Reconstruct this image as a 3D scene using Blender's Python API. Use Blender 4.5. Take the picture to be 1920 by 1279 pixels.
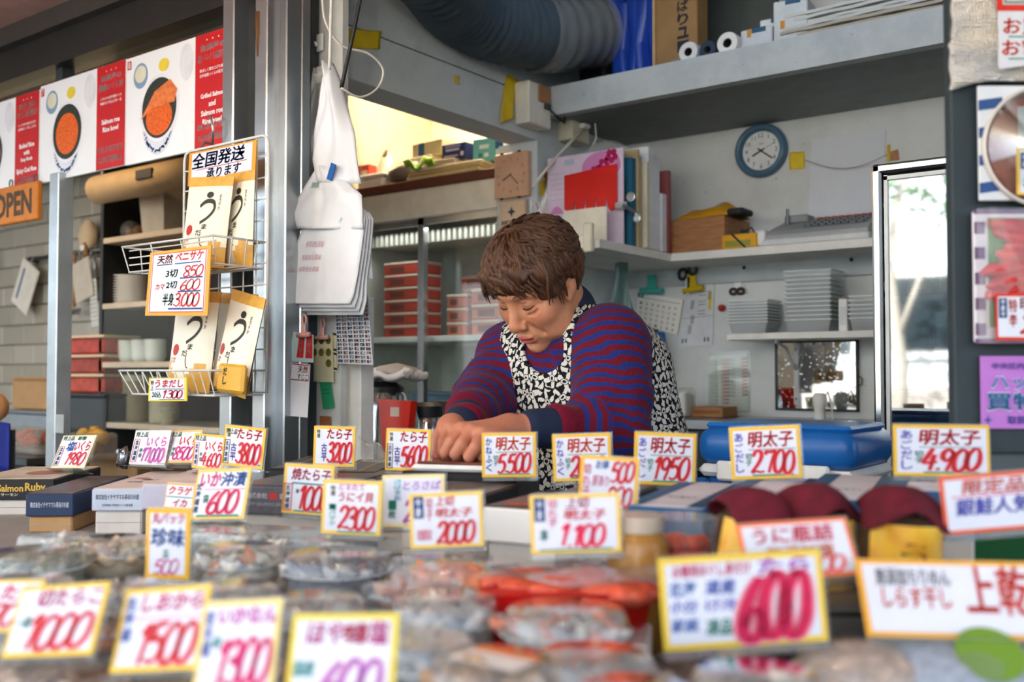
import bpy, bmesh, math, random
import numpy as np
from mathutils import Vector, Matrix, Euler

for _o in list(bpy.data.objects): bpy.data.objects.remove(_o)
random.seed(7)
S = bpy.context.scene
COL = S.collection
PI = math.pi

# ------------------------------------------------------------------ camera
FPX = 35.0 / 36.0 * 1920.0
YAW = math.radians(36.5)
PITCH = math.atan(60.5 / FPX)
CAM = Vector((0.0, 0.0, 1.15))
FW0 = Vector((-math.sin(YAW), math.cos(YAW), 0))
RT = Vector((math.cos(YAW), math.sin(YAW), 0))
UPZ = Vector((0, 0, 1))
FW = FW0 * math.cos(PITCH) + UPZ * math.sin(PITCH)
UP = UPZ * math.cos(PITCH) - FW0 * math.sin(PITCH)
cam_data = bpy.data.cameras.new('camera')
cam_data.lens = 35.0; cam_data.sensor_width = 36.0
cam_data.clip_start = 0.02
cam_data.dof.use_dof = True
cam_data.dof.focus_distance = 2.05
cam_data.dof.aperture_fstop = 3.3
cam = bpy.data.objects.new('camera', cam_data); COL.objects.link(cam)
cam.matrix_world = Matrix((( RT.x, UP.x, -FW.x, CAM.x), (RT.y, UP.y, -FW.y, CAM.y), (RT.z, UP.z, -FW.z, CAM.z), (0, 0, 0, 1)))
S.camera = cam

# ------------------------------------------------------------------ world, exposure, daylight
W = bpy.data.worlds.new('world'); S.world = W; W.use_nodes = True
nt = W.node_tree; nt.nodes.clear()
wo = nt.nodes.new('ShaderNodeOutputWorld'); wb = nt.nodes.new('ShaderNodeBackground')
sky = nt.nodes.new('ShaderNodeTexSky'); sky.sky_type = 'NISHITA'
sky.sun_disc = False; sky.sun_elevation = math.radians(42); sky.sun_rotation = math.radians(0)
sky.air_density = 1.0; sky.dust_density = 3.0; sky.ozone_density = 1.0
hs = nt.nodes.new('ShaderNodeHueSaturation'); hs.inputs['Saturation'].default_value = 0.75
nt.links.new(sky.outputs[0], hs.inputs['Color']); nt.links.new(hs.outputs[0], wb.inputs['Color'])
wb.inputs['Strength'].default_value = 0.52
nt.links.new(wb.outputs[0], wo.inputs['Surface'])
S.view_settings.view_transform = 'Standard'
S.view_settings.look = 'None'
S.view_settings.exposure = 0.62
S.view_settings.gamma = 1.0
S.view_settings.use_curve_mapping = False

# sun from behind the stall: it lights the far side of the street, the stall itself stands in shade
sun_d = bpy.data.lights.new('sun', 'SUN'); sun_d.energy = 10.0; sun_d.angle = math.radians(0.6); sun_d.color = (1.0, 0.99, 0.97)
sun = bpy.data.objects.new('sun', sun_d); COL.objects.link(sun)
sun.rotation_euler = Vector((0.18, -0.72, -0.66)).to_track_quat('-Z', 'Y').to_euler()

def P(px, py, d=None, X=None, Y=None, Z=None):
    """world point seen at a photograph pixel, on a plane of the place"""
    r = FW + RT * ((px - 960.0) / FPX) + UP * ((639.5 - py) / FPX)
    if d is not None: t = d
    elif X is not None: t = (X - CAM.x) / r.x
    elif Y is not None: t = (Y - CAM.y) / r.y
    else: t = (Z - CAM.z) / r.z
    return CAM + r * t

def depth(p): return (Vector(p) - CAM).dot(FW)

# ------------------------------------------------------------------ materials
def lin(h):
    if not isinstance(h, str): return (h[0], h[1], h[2], 1)
    h = h.lstrip('#'); o = []
    for i in (0, 2, 4):
        c = int(h[i:i+2], 16) / 255.0
        o.append(c / 12.92 if c <= 0.04045 else ((c + 0.055) / 1.055) ** 2.4)
    return (*o, 1)

class NT:
    def __init__(s, name):
        s.m = bpy.data.materials.new(name); s.m.use_nodes = True
        s.t = s.m.node_tree; s.t.nodes.clear()
        s.out = s.n('ShaderNodeOutputMaterial')
    def n(s, typ, **kw):
        nd = s.t.nodes.new(typ)
        for k, v in kw.items():
            if hasattr(nd, k): setattr(nd, k, v)
        return nd
    def l(s, a, b): s.t.links.new(a, b)
    def coord(s, kind='Object'):
        return s.n('ShaderNodeTexCoord').outputs[kind]
    def noise(s, scale, vec=None, detail=3, rough=0.5, dist=0.0):
        nd = s.n('ShaderNodeTexNoise'); nd.inputs['Scale'].default_value = scale; nd.inputs['Detail'].default_value = detail
        nd.inputs['Roughness'].default_value = rough; nd.inputs['Distortion'].default_value = dist
        if vec is not None: s.l(vec, nd.inputs['Vector'])
        return nd
    def ramp(s, fac, stops, interp='LINEAR'):
        nd = s.n('ShaderNodeValToRGB'); e = nd.color_ramp.elements; nd.color_ramp.interpolation = interp
        while len(e) < len(stops): e.new(0.5)
        for el, (p, c) in zip(e, stops): el.position = p; el.color = lin(c)
        s.l(fac, nd.inputs['Fac']); return nd.outputs['Color']
    def mix(s, fac, a, b, mode='MIX'):
        nd = s.n('ShaderNodeMix', data_type='RGBA', blend_type=mode)
        for v, i in ((fac, 0), (a, 6), (b, 7)):
            if hasattr(v, 'is_linked') or hasattr(v, 'links'): s.l(v, nd.inputs[i])
            elif i == 0: nd.inputs[0].default_value = v
            else: nd.inputs[i].default_value = lin(v)
        return nd.outputs[2]
    def math(s, op, a, b=0.0, c=0.0):
        nd = s.n('ShaderNodeMath', operation=op)
        for i, v in enumerate((a, b, c)):
            if hasattr(v, 'links'): s.l(v, nd.inputs[i])
            else: nd.inputs[i].default_value = v
        return nd.outputs[0]
    def bsdf(s, color, rough=0.5, metal=0.0, spec=0.5, bump=None, bump_s=0.2, bump_d=0.002, trans=0.0, sub=0.0, sheen=0.0, emit=None, emit_s=0.0, ior=1.45, alpha=1.0, coat=0.0):
        b = s.n('ShaderNodeBsdfPrincipled')
        def put(k, v):
            if hasattr(v, 'links'): s.l(v, b.inputs[k])
            else: b.inputs[k].default_value = v
        put('Base Color', color if hasattr(color, 'links') else lin(color))
        put('Roughness', rough); put('Metallic', metal); put('Specular IOR Level', spec); put('Transmission Weight', trans); put('IOR', ior)
        put('Alpha', alpha); put('Coat Weight', coat)
        if sub: put('Subsurface Weight', sub); b.inputs['Subsurface Radius'].default_value = (0.006, 0.003, 0.0015)
        if sheen: put('Sheen Weight', sheen)
        if emit is not None: put('Emission Color', lin(emit)); put('Emission Strength', emit_s)
        if bump is not None:
            bn = s.n('ShaderNodeBump'); bn.inputs['Strength'].default_value = bump_s; bn.inputs['Distance'].default_value = bump_d
            s.l(bump, bn.inputs['Height']); s.l(bn.outputs[0], b.inputs['Normal'])
        s.l(b.outputs[0], s.out.inputs['Surface'])
        return s.m

MATS = {}
def mat(color, rough=0.55, metal=0.0, vary=0.10, scale=14, bump=0.0, bscale=120, spec=0.4, **kw):
    """a plain surface with a little uneven tone and fine relief"""
    key = (color, rough, metal, vary, scale, bump, bscale, spec, tuple(sorted(kw.items())))
    if key in MATS: return MATS[key]
    t = NT('surface_' + str(color).strip('#'))
    co = t.coord()
    c = lin(color)
    dark = tuple(max(0, x * (1 - vary)) for x in c[:3]); lite = tuple(min(1, x * (1 + vary)) for x in c[:3])
    n = t.noise(scale, co, 4, 0.6)
    colr = t.ramp(n.outputs['Fac'], [(0.3, dark), (0.7, lite)])
    bm = t.noise(bscale, co, 3).outputs['Fac'] if bump else None
    m = t.bsdf(colr, rough, metal, spec, bump=bm, bump_s=bump, **kw)
    MATS[key] = m
    return m

def clear_mat(name, tint='#ffffff', rough=0.06, haze=0.06, film='#ffffff', ior=1.45, wrinkle=0.0, ws=60, fstr=1.0):
    """thin clear plastic or glass: see-through, with real surface reflection and a little haze"""
    t = NT(name)
    tr = t.n('ShaderNodeBsdfTransparent'); tr.inputs[0].default_value = lin(tint)
    gl = t.n('ShaderNodeBsdfGlossy'); gl.inputs['Roughness'].default_value = rough
    df = t.n('ShaderNodeBsdfDiffuse'); df.inputs[0].default_value = lin(film)
    fr = t.n('ShaderNodeLayerWeight'); fr.inputs['Blend'].default_value = 0.5
    f0 = ((ior - 1) / (ior + 1)) ** 2
    sch = t.math('ADD', f0, t.math('MULTIPLY', t.math('POWER', fr.outputs['Facing'], 5.0), 1 - f0))
    m1 = t.n('ShaderNodeMixShader'); m1.inputs[0].default_value = haze
    m2 = t.n('ShaderNodeMixShader')
    t.l(tr.outputs[0], m1.inputs[1]); t.l(df.outputs[0], m1.inputs[2])
    t.l(t.math('MULTIPLY', sch, fstr), m2.inputs[0]); t.l(m1.outputs[0], m2.inputs[1]); t.l(gl.outputs[0], m2.inputs[2])
    if wrinkle:
        nz = t.noise(ws, t.coord(), 4, 0.6, 0.6)
        bn = t.n('ShaderNodeBump'); bn.inputs['Strength'].default_value = wrinkle; bn.inputs['Distance'].default_value = 0.004
        t.l(nz.outputs['Fac'], bn.inputs['Height'])
        for q in (gl, df, fr): t.l(bn.outputs[0], q.inputs['Normal'])
    t.l(m2.outputs[0], t.out.inputs['Surface'])
    return t.m

# ------------------------------------------------------------------ mesh builder
def rotz(a): return Matrix.Rotation(a, 4, 'Z')

class MB:
    def __init__(s): s.v = []; s.f = []; s.mi = []; s.cur = 0
    def add(s, vs, fs, M=None):
        o = len(s.v)
        if M is not None: vs = [M @ Vector(v) for v in vs]
        s.v.extend([tuple(v) for v in vs]); s.f.extend([tuple(i + o for i in q) for q in fs]); s.mi.extend([s.cur] * len(fs)); return s
    def box(s, a, b, M=None):
        x0, y0, z0 = a; x1, y1, z1 = b
        return s.add([(x0,y0,z0),(x1,y0,z0),(x1,y1,z0),(x0,y1,z0),(x0,y0,z1),(x1,y0,z1),(x1,y1,z1),(x0,y1,z1)],
            [(0,3,2,1),(4,5,6,7),(0,1,5,4),(1,2,6,5),(2,3,7,6),(3,0,4,7)], M)
    def rbox(s, a, b, r=0.004, M=None, seg=1, zonly=False):
        bm = bmesh.new(); bmesh.ops.create_cube(bm, size=1)
        c = [(a[i] + b[i]) / 2 for i in range(3)]; d = [b[i] - a[i] for i in range(3)]
        for v in bm.verts: v.co = Vector((v.co.x * d[0] + c[0], v.co.y * d[1] + c[1], v.co.z * d[2] + c[2]))
        es = [e for e in bm.edges if (not zonly) or abs((e.verts[0].co - e.verts[1].co).normalized().z) > 0.9]
        bmesh.ops.bevel(bm, geom=es, offset=min(r, min(d) * 0.49), segments=seg, profile=0.5, affect='EDGES')
        s.bm(bm, M); return s
    def bm(s, bm, M=None):
        bm.verts.index_update()
        s.add([v.co.copy() for v in bm.verts], [tuple(v.index for v in f.verts) for f in bm.faces], M); bm.free(); return s
    def tube(s, path, r, n=8, M=None, cap=True, closed=False, squash=1.0):
        pts = [Vector(p) for p in path]; k = len(pts)
        rs = r if isinstance(r, (list, tuple)) else [r] * k
        vs = []; fs = []; prev = None
        for i, p in enumerate(pts):
            if closed: t = pts[(i + 1) % k] - pts[i - 1]
            else: t = pts[min(i + 1, k - 1)] - pts[max(i - 1, 0)]
            if t.length < 1e-9: t = Vector((0, 0, 1))
            t.normalize()
            if prev is None:
                prev = t.orthogonal().normalized()
            a = prev - t * prev.dot(t)
            if a.length < 1e-6: a = t.orthogonal()
            a.normalize(); prev = a; b = t.cross(a)
            for j in range(n):
                q = 2 * PI * j / n
                vs.append(p + (a * math.cos(q) + b * math.sin(q) * squash) * rs[i])
        m = k if closed else k - 1
        for i in range(m):
            for j in range(n):
                a0 = i * n + j; a1 = i * n + (j + 1) % n; i2 = (i + 1) % k
                fs.append((a0, a1, i2 * n + (j + 1) % n, i2 * n + j))
        if cap and not closed:
            fs.append(tuple(reversed(range(n)))); fs.append(tuple(range((k - 1) * n, k * n)))
        return s.add(vs, fs, M)
    def lathe(s, prof, n=24, M=None, cap=True, sx=1.0, sy=1.0):
        vs = []; fs = []; k = len(prof)
        for r, z in prof:
            for j in range(n):
                q = 2 * PI * j / n; vs.append((r * math.cos(q) * sx, r * math.sin(q) * sy, z))
        for i in range(k - 1):
            for j in range(n):
                fs.append((i*n+j, i*n+(j+1)%n, (i+1)*n+(j+1)%n, (i+1)*n+j))
        if cap:
            if prof[0][0] > 1e-5: fs.append(tuple(reversed(range(n))))
            if prof[-1][0] > 1e-5: fs.append(tuple(range((k-1)*n, k*n)))
        return s.add(vs, fs, M)
    def prism(s, poly, z0, z1, M=None):
        n = len(poly)
        vs = [(x, y, z0) for x, y in poly] + [(x, y, z1) for x, y in poly]
        fs = [tuple(reversed(range(n))), tuple(range(n, 2*n))] + [(i, (i+1)%n, n+(i+1)%n, n+i) for i in range(n)]
        return s.add(vs, fs, M)
    def sheet(s, fn, nu, nv, thick=0.0, M=None):
        """surface fn(u,v); with thickness it becomes a closed slab"""
        vs = [Vector(fn(i / nu, j / nv)) for j in range(nv + 1) for i in range(nu + 1)]
        w = nu + 1
        fs = [(j*w+i, j*w+i+1, (j+1)*w+i+1, (j+1)*w+i) for j in range(nv) for i in range(nu)]
        if thick:
            nrm = [Vector((0, 0, 0)) for _ in vs]
            for q in fs:
                nn = (vs[q[1]] - vs[q[0]]).cross(vs[q[3]] - vs[q[0]])
                for i in q: nrm[i] += nn
            N = len(vs)
            vs2 = [v - (n.normalized() if n.length > 0 else Vector((0, 0, 1))) * thick for v, n in zip(vs, nrm)]
            f2 = [tuple(i + N for i in reversed(q)) for q in fs]
            rim = []
            edge = [i for i in range(w)] + [j*w+nu for j in range(1, nv+1)] + [nv*w+i for i in range(nu-1, -1, -1)] + [j*w for j in range(nv-1, 0, -1)]
            for a, b in zip(edge, edge[1:] + edge[:1]): rim.append((b, a, a + N, b + N))
            return s.add(vs + vs2, fs + f2 + rim, M)
        return s.add(vs, fs, M)
    def blob(s, c, r, n=8, m=6, jit=0.0, M=None, rng=random):
        vs = [(0, 0, -1)]; fs = []
        for i in range(1, m):
            for j in range(n):
                a = -PI/2 + PI*i/m; q = 2*PI*j/n; k = 1 + rng.uniform(-jit, jit)
                vs.append((math.cos(a)*math.cos(q)*k, math.cos(a)*math.sin(q)*k, math.sin(a)*k))
        vs.append((0, 0, 1)); L = len(vs) - 1
        for j in range(n):
            fs.append((0, 1+(j+1)%n, 1+j)); fs.append((L, 1+(m-2)*n+j, 1+(m-2)*n+(j+1)%n))
        for i in range(m - 2):
            for j in range(n):
                a = 1+i*n; fs.append((a+j, a+(j+1)%n, a+n+(j+1)%n, a+n+j))
        rr = r if isinstance(r, (tuple, list)) else (r, r, r)
        T = Matrix.Translation(Vector(c)) @ (M if M is not None else Matrix.Identity(4))
        return s.add([(x*rr[0], y*rr[1], z*rr[2]) for x, y, z in vs], fs, T)
    def build(s, name, material, parent=None, smooth=False, loc=None, rot=None, auto=None):
        me = bpy.data.meshes.new(name); me.from_pydata(s.v, [], s.f)
        for m in (material if isinstance(material, (list, tuple)) else [material]): me.materials.append(m)
        if any(s.mi): me.polygons.foreach_set('material_index', s.mi)
        if smooth: me.polygons.foreach_set('use_smooth', [True] * len(s.f))
        if auto is not None:
            me.polygons.foreach_set('use_smooth', [True] * len(s.f)); me.set_sharp_from_angle(angle=math.radians(auto))
        me.update()
        o = bpy.data.objects.new(name, me); COL.objects.link(o)
        if parent is not None: o.parent = parent
        if loc is not None: o.location = loc
        if rot is not None: o.rotation_euler = rot
        return o

def tagp(o, label, cat, group=None, kind=None):
    if label: o['label'] = label
    if cat: o['category'] = cat
    if group: o['group'] = group
    if kind: o['kind'] = kind
    return o
def thing(name, label, cat, loc=(0, 0, 0), rot=0.0, group=None):
    o = bpy.data.objects.new(name, None); COL.objects.link(o); o.empty_display_size = 0.05
    o.location = loc
    o.rotation_euler = (0, 0, rot) if isinstance(rot, (int, float)) else rot
    return tagp(o, label, cat, group)
def struct(o): o['kind'] = 'structure'; return o
def copy_tree(o, parent=None):
    c = o.copy(); COL.objects.link(c); c.parent = parent
    for ch in [q for q in bpy.data.objects if q.parent is o]: copy_tree(ch, c)
    return c

# ------------------------------------------------------------------ lettering
_tc = {}
def glyphs(body, bold=0.0, shear=0.0):
    if any('\u4e00' <= ch <= '\u9fff' for ch in body): bold = min(bold, 0.010)   # dense characters close up when thickened
    elif any('\u3040' <= ch <= '\u30ff' for ch in body): bold = min(bold, 0.030)
    k = (body, bold, shear)
    if k in _tc: return _tc[k]
    c = bpy.data.curves.new('lettering', 'FONT'); c.body = body; c.resolution_u = 2; c.offset = bold; c.shear = shear
    o = bpy.data.objects.new('lettering', c)
    m = bpy.data.meshes.new_from_object(o)
    vs = [tuple(v.co) for v in m.vertices]; fs = [tuple(p.vertices) for p in m.polygons]
    bpy.data.objects.remove(o); bpy.data.curves.remove(c); bpy.data.meshes.remove(m)
    if vs:
        xs = [v[0] for v in vs]; ys = [v[1] for v in vs]
        bb = (min(xs), max(xs), min(ys), max(ys))
    else: bb = (0, 1, 0, 1)
    _tc[k] = (vs, fs, bb); return _tc[k]

def put_text(mb, body, x0, y0, x1, y1, z=0.0, bold=0.02, shear=0.0, M=None, fill=True, align='c'):
    """fit a line of writing in the box x0..x1, y0..y1 of the plane z"""
    vs, fs, (a, b, c, d) = glyphs(body, bold, shear)
    if not vs: return mb
    sx = (x1 - x0) / max(b - a, 1e-6); sy = (y1 - y0) / max(d - c, 1e-6)
    if not fill: sx = sy = min(sx, sy)
    ox = x0 + ((x1 - x0) - (b - a) * sx) * (0 if align == 'l' else 0.5)
    oy = y0 + ((y1 - y0) - (d - c) * sy) * 0.5
    thick = bold >= 0.02 and any('\u4e00' <= ch <= '\u9fff' for ch in body)
    for dx, dy in (((-0.016, 0.008), (0.016, -0.008), (0.0, 0.016)) if thick else ((0, 0),)):
        mb.add([((v[0] - a + dx) * sx + ox, (v[1] - c + dy) * sy + oy, z) for v in vs], fs, M)
    return mb
def put_vtext(mb, body, x0, y0, x1, y1, z=0.0, bold=0.02, M=None):
    n = len(body); h = (y1 - y0) / n
    for i, ch in enumerate(body):
        if ch.strip(): put_text(mb, ch, x0, y1 - (i + 0.94) * h, x1, y1 - (i + 0.06) * h, z, bold, 0, M, fill=True)
    return mb

STROKES = {
 '0': [[(.35,1),(.1,.75),(.02,.4),(.12,.05),(.38,0),(.6,.25),(.64,.6),(.55,.92),(.35,1),(.25,.93)]],
 '1': [[(.15,.75),(.42,1),(.36,.6),(.28,0)]],
 '2': [[(.06,.74),(.2,.97),(.48,.98),(.6,.75),(.42,.42),(.05,.03),(.3,.08),(.66,.02)]],
 '3': [[(.08,.85),(.32,1),(.56,.86),(.48,.62),(.24,.54),(.54,.46),(.62,.22),(.4,0),(.08,.08),(.02,.16)]],
 '4': [[(.4,1),(.2,.65),(.02,.35),(.35,.34),(.68,.38)], [(.5,.72),(.44,.4),(.38,-.02)]],
 '5': [[(.2,.98),(.14,.75),(.1,.55),(.38,.6),(.58,.4),(.5,.12),(.25,0),(.02,.08)], [(.2,.97),(.4,.95),(.66,1)]],
 '6': [[(.55,1),(.3,.78),(.1,.45),(.08,.15),(.3,0),(.55,.1),(.6,.34),(.42,.5),(.2,.4),(.1,.22)]],
 '7': [[(.05,.8),(.08,.96),(.35,.93),(.64,.98),(.48,.55),(.32,0)]],
 '8': [[(.56,.88),(.32,1),(.1,.85),(.2,.62),(.5,.4),(.58,.16),(.34,0),(.08,.12),(.14,.36),(.45,.58),(.6,.8),(.5,.95)]],
 '9': [[(.56,.8),(.36,1),(.1,.84),(.12,.56),(.36,.48),(.56,.7),(.58,.9),(.52,.5),(.34,0)]],
 '.': [[(.1,.1),(.16,.0)]], ',': [[(.14,.1),(.06,-.08)]],
}
def catmull(pts, k=4):
    if len(pts) < 3: return pts
    out = []
    for i in range(len(pts) - 1):
        p0 = pts[max(i-1, 0)]; p1 = pts[i]; p2 = pts[i+1]; p3 = pts[min(i+2, len(pts)-1)]
        for j in range(k):
            t = j / k
            out.append(tuple(0.5 * ((2*b) + (-a+c)*t + (2*a-5*b+4*c-d)*t*t + (-a+3*b-3*c+d)*t**3) for a, b, c, d in zip(p0, p1, p2, p3)))
    out.append(tuple(pts[-1])); return out
def ribbon(mb, pts, w, z=0.0, M=None):
    pts = [Vector((p[0], p[1])) for p in pts]; n = len(pts); vs = []
    for i, p in enumerate(pts):
        t = pts[min(i+1, n-1)] - pts[max(i-1, 0)]
        if t.length < 1e-9: t = Vector((1, 0))
        t.normalize(); q = Vector((-t.y, t.x)); f = i / max(n - 1, 1)
        ww = w * (0.75 + 0.35 * math.sin(PI * min(1, f * 1.1 + 0.12)))
        vs += [(p.x + q.x*ww/2, p.y + q.y*ww/2, z), (p.x - q.x*ww/2, p.y - q.y*ww/2, z)]
    return mb.add(vs, [(2*i, 2*i+1, 2*i+3, 2*i+2) for i in range(n - 1)], M)
def put_price(mb, txt, x0, y0, x1, y1, z=0.0, w=0.13, shear=0.18, M=None, dx=0.0, dy=0.0):
    wid = 0.0; pos = []
    for ch in txt:
        pos.append(wid); wid += 0.2 if ch in '.,' else (0.5 if ch == '1' else 0.62)
    sx = (x1 - x0) / (wid + 0.08 + shear); sy = (y1 - y0)
    rng = random.Random(txt)
    for ch, ox in zip(txt, pos):
        oy = rng.uniform(-0.04, 0.04)
        for st in STROKES.get(ch, []):
            pts = [((ox + x + shear * y) * sx + x0 + dx, (y + oy) * sy + y0 + dy) for x, y in catmull(st)]
            ribbon(mb, pts, w * sy, z, M)
    return mb
def rect(mb, x0, y0, x1, y1, z=0.0, M=None): return mb.add([(x0,y0,z),(x1,y0,z),(x1,y1,z),(x0,y1,z)], [(0,1,2,3)], M)
def frame(mb, x0, y0, x1, y1, t, z=0.0, M=None):
    rect(mb, x0, y0, x1, y0+t, z, M); rect(mb, x0, y1-t, x1, y1, z, M); rect(mb, x0, y0+t, x0+t, y1-t, z, M); rect(mb, x1-t, y0+t, x1, y1-t, z, M); return mb
def disc(mb, cx, cy, rx, ry, z=0.0, n=20, M=None):
    return mb.add([(cx + rx*math.cos(2*PI*i/n), cy + ry*math.sin(2*PI*i/n), z) for i in range(n)], [tuple(range(n))], M)
UPRIGHT = Matrix.Rotation(PI/2, 4, 'X')   # local (x, y, z) print plane -> stands up facing -Y

# ================================================================== the setting
YB = 3.34      # back wall of the stall
XL = -1.935    # partition and beam on the left of the stall
YP = 1.60      # frontage of the neighbouring kitchen

def painted(name, base, grime, amt=0.5, scale=3.0):
    t = NT(name); co = t.coord()
    n1 = t.noise(scale, co, 5, 0.65); n2 = t.noise(scale * 9, co, 4, 0.7, 0.4)
    c = t.mix(t.ramp(n1.outputs['Fac'], [(0.45, '#000000'), (0.75, (amt, amt, amt))]), base, grime)
    spots = t.ramp(n2.outputs['Fac'], [(0.66, '#000000'), (0.74, (0.8, 0.8, 0.8))])
    c = t.mix(spots, c, '#6f6f68')
    return t.bsdf(c, 0.6, bump=n2.outputs['Fac'], bump_s=0.08)
M_WALL = painted('painted_wall', '#d3d8d8', '#b3b7b2', 0.6)
M_BEAM = painted('painted_beam', '#c6d0d2', '#98a4a8', 0.55, 5)
M_SHELF = mat('#dcdcd6', 0.5)
M_CEIL = painted('grey_ceiling', '#8d9290', '#6f7472', 0.6)
M_PLASTER = painted('kitchen_wall', '#b9a88c', '#94866e', 0.5)
M_STEEL = mat('#aab0b4', 0.28, 0.9, vary=0.12, scale=5)
M_STEEL_D = mat('#5d6468', 0.35, 0.85, vary=0.15, scale=5)
M_BRONZE = mat('#7d6a50', 0.3, 0.85, vary=0.15, scale=5)
M_ALU = mat('#c6cacd', 0.25, 0.9, vary=0.08)
M_BLACK = mat('#1b1e20', 0.45)
M_DKGREY = mat('#363d40', 0.5)
M_WHITE = mat('#e6e6e2', 0.45)
M_PAPER = mat('#eceae4', 0.8, vary=0.03)
M_CREAM = mat('#e2d6ba', 0.6)
M_CARD = mat('#b28a5c', 0.8, bump=0.1)
M_GLASS = clear_mat('window_glass', '#f2f6f5', 0.02, 0.008, fstr=0.6)
M_CLEAR = clear_mat('clear_plastic', '#f4f6f6', 0.12, 0.07)
M_WRAP = clear_mat('clear_wrap', '#f2f4f2', 0.16, 0.12, wrinkle=0.6)
M_GROUT = mat('#625d53', 0.9)

struct(MB().box((-7, -7, -0.1), (4, 6, 0)).build('floor', mat('#4c4d4e', 0.9, bump=0.2)))
struct(MB().box((XL - 0.12, YB, 0), (2.4, YB + 0.1, 2.7)).build('wall_back', M_WALL))
struct(MB().box((-0.02, 1.9, 0), (0.10, YB, 2.7)).build('wall_right', M_WALL))
struct(MB().box((-7, YP + 0.35, 2.6), (2.4, 6, 2.7)).build('ceiling', M_CEIL))
struct(MB().box((-7, -0.60, 2.26), (2.4, YP + 0.45, 2.32)).build('ceiling_awning', mat('#b9978c', 0.7)))
# left partition: beam, wall above it, pillar at the rear
w = MB(); w.box((XL - 0.12, 1.74, 1.945), (XL, YB, 2.088)); struct(w.build('trim_1', M_BEAM))
w = MB(); w.box((XL - 0.12, 1.74, 2.094), (XL - 0.004, YB, 2.6)); struct(w.build('wall_left', M_BEAM))
w = MB(); w.box((-2.10, 2.76, 0), (XL, YB, 1.945)); struct(w.build('wall_pillar', M_BEAM))
# nook wall behind the fridge and kitchen side walls
struct(MB().box((-3.05, YB + 0.12, 0), (XL - 0.12, YB + 0.2, 2.6)).build('wall_nook', mat('#efe6d2', 0.7)))
struct(MB().box((-3.10, 2.75, 0), (-3.02, YB + 0.2, 2.6)).build('wall_divider', mat('#cfc3a6', 0.7)))
# upper shelf of the stall: thick board with worn white front
w = MB(); w.box((XL, 2.76, 2.02), (-0.02, 2.80, 2.118)); struct(w.build('trim_2', painted('worn_shelf_front', '#b4bcbc', '#8f999b', 0.6, 7)))
w = MB(); w.box((XL, 2.80, 2.03), (-0.02, YB, 2.116)); struct(w.build('trim_3', mat('#7c8482', 0.6)))
# batten under the lower shelf
struct(MB().box((XL, YB - 0.018, 1.475), (-0.02, YB, 1.545)).build('trim_4', mat('#a9b3b6', 0.5)))

# ---- kitchen tile wall, every tile its own piece
YT = 2.55
struct(MB().box((-5.7, YP + 0.1, 0), (-5.6, YT + 0.1, 2.6)).build('wall_kitchen_side', M_PLASTER))
wall_t = struct(MB().box((-5.6, YT, 0), (-3.1, YT + 0.1, 2.6)).build('wall_kitchen', M_GROUT))
tm = NT('glazed_tile'); oi = tm.n('ShaderNodeObjectInfo')
M_TILE = tm.bsdf(tm.ramp(oi.outputs['Random'], [(0, '#979488'), (1, '#aba89d')]), 0.2, spec=0.6)
tile0 = None
for r in range(13):
    for c in range(7):
        x = -5.22 + c * 0.203 + (0.1015 if r % 2 else 0); z = 0.90 + r * 0.0985
        if tile0 is None:
            tile0 = MB().rbox((-0.0985, -0.008, 0), (0.0985, 0.004, 0.0945), 0.004).build('tile', M_TILE, wall_t); o = tile0
        else:
            o = tile0.copy(); COL.objects.link(o); o.parent = wall_t
        o.location = (x, YT - 0.002 + random.uniform(-0.001, 0.001), z)

# ---- frontage posts between the two shops
def post(name, px0, px1, yf, dep, m, z0=0.0, z1=2.26):
    a = P(px0, 500, Y=yf).x; b = P(px1, 500, Y=yf).x
    return struct(MB().rbox((a, yf, z0), (b, yf + dep, z1), 0.003).build(name, m))
post('trim_5', 413, 434, 1.535, 0.075, M_ALU)
post('trim_6', 456, 474, 1.60, 0.06, mat('#7f8f9c', 0.4, 0.6))
post('trim_7', 474, 497, 1.56, 0.06, M_ALU)
post('trim_8', 503, 520, 1.64, 0.06, M_BLACK)
post('trim_9', 517, 534, 1.60, 0.05, M_STEEL)
post('trim_10', 541, 552, 1.64, 0.03, M_BRONZE)
post('trim_11', 553, 563, 1.65, 0.03, M_ALU)
post('trim_12', 566, 580, 1.72, 0.03, M_DKGREY)
post('trim_13', 90, 107, YP - 0.035, 0.050, mat('#b4bcc2', 0.35, 0.7), 0, 1.75)
# white end panel of the partition, from the beam down
w = MB(); w.box((P(578, 500, Y=1.75).x, 1.75, 0.0), (P(640, 500, Y=1.75).x, 1.77, 2.6)); struct(w.build('wall_partition', mat('#cdd0cc', 0.55)))
struct(MB().rbox((P(648, 700, Y=1.80).x, 1.80, 0), (P(676, 700, Y=1.80).x, 1.85, 1.345), 0.003).build('trim_14', M_WHITE))
# dark header over the menu boards, with transom glass and pale soffit behind
struct(MB().box((-6, YP + 0.0, 2.10), (-1.9, YP + 0.09, 2.235)).build('trim_15', mat('#3b3a38', 0.4, 0.5)))
struct(MB().box((-6, YP - 0.03, 2.20), (-1.9, YP + 0.0, 2.26)).build('trim_16', mat('#56524e', 0.4, 0.5)))
struct(MB().box((-6, YP + 0.6, 2.05), (-2.2, YP + 0.66, 2.6)).build('trim_17', mat('#9c8466', 0.6)))
struct(MB().box((-2.98, YP + 0.03, 1.73), (-2.94, YP + 0.07, 2.12)).build('trim_18', M_STEEL_D))
struct(MB().box((-6, YP + 0.05, 2.0), (-2.0, YP + 0.055, 2.12)).build('window_1', M_GLASS))

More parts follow.
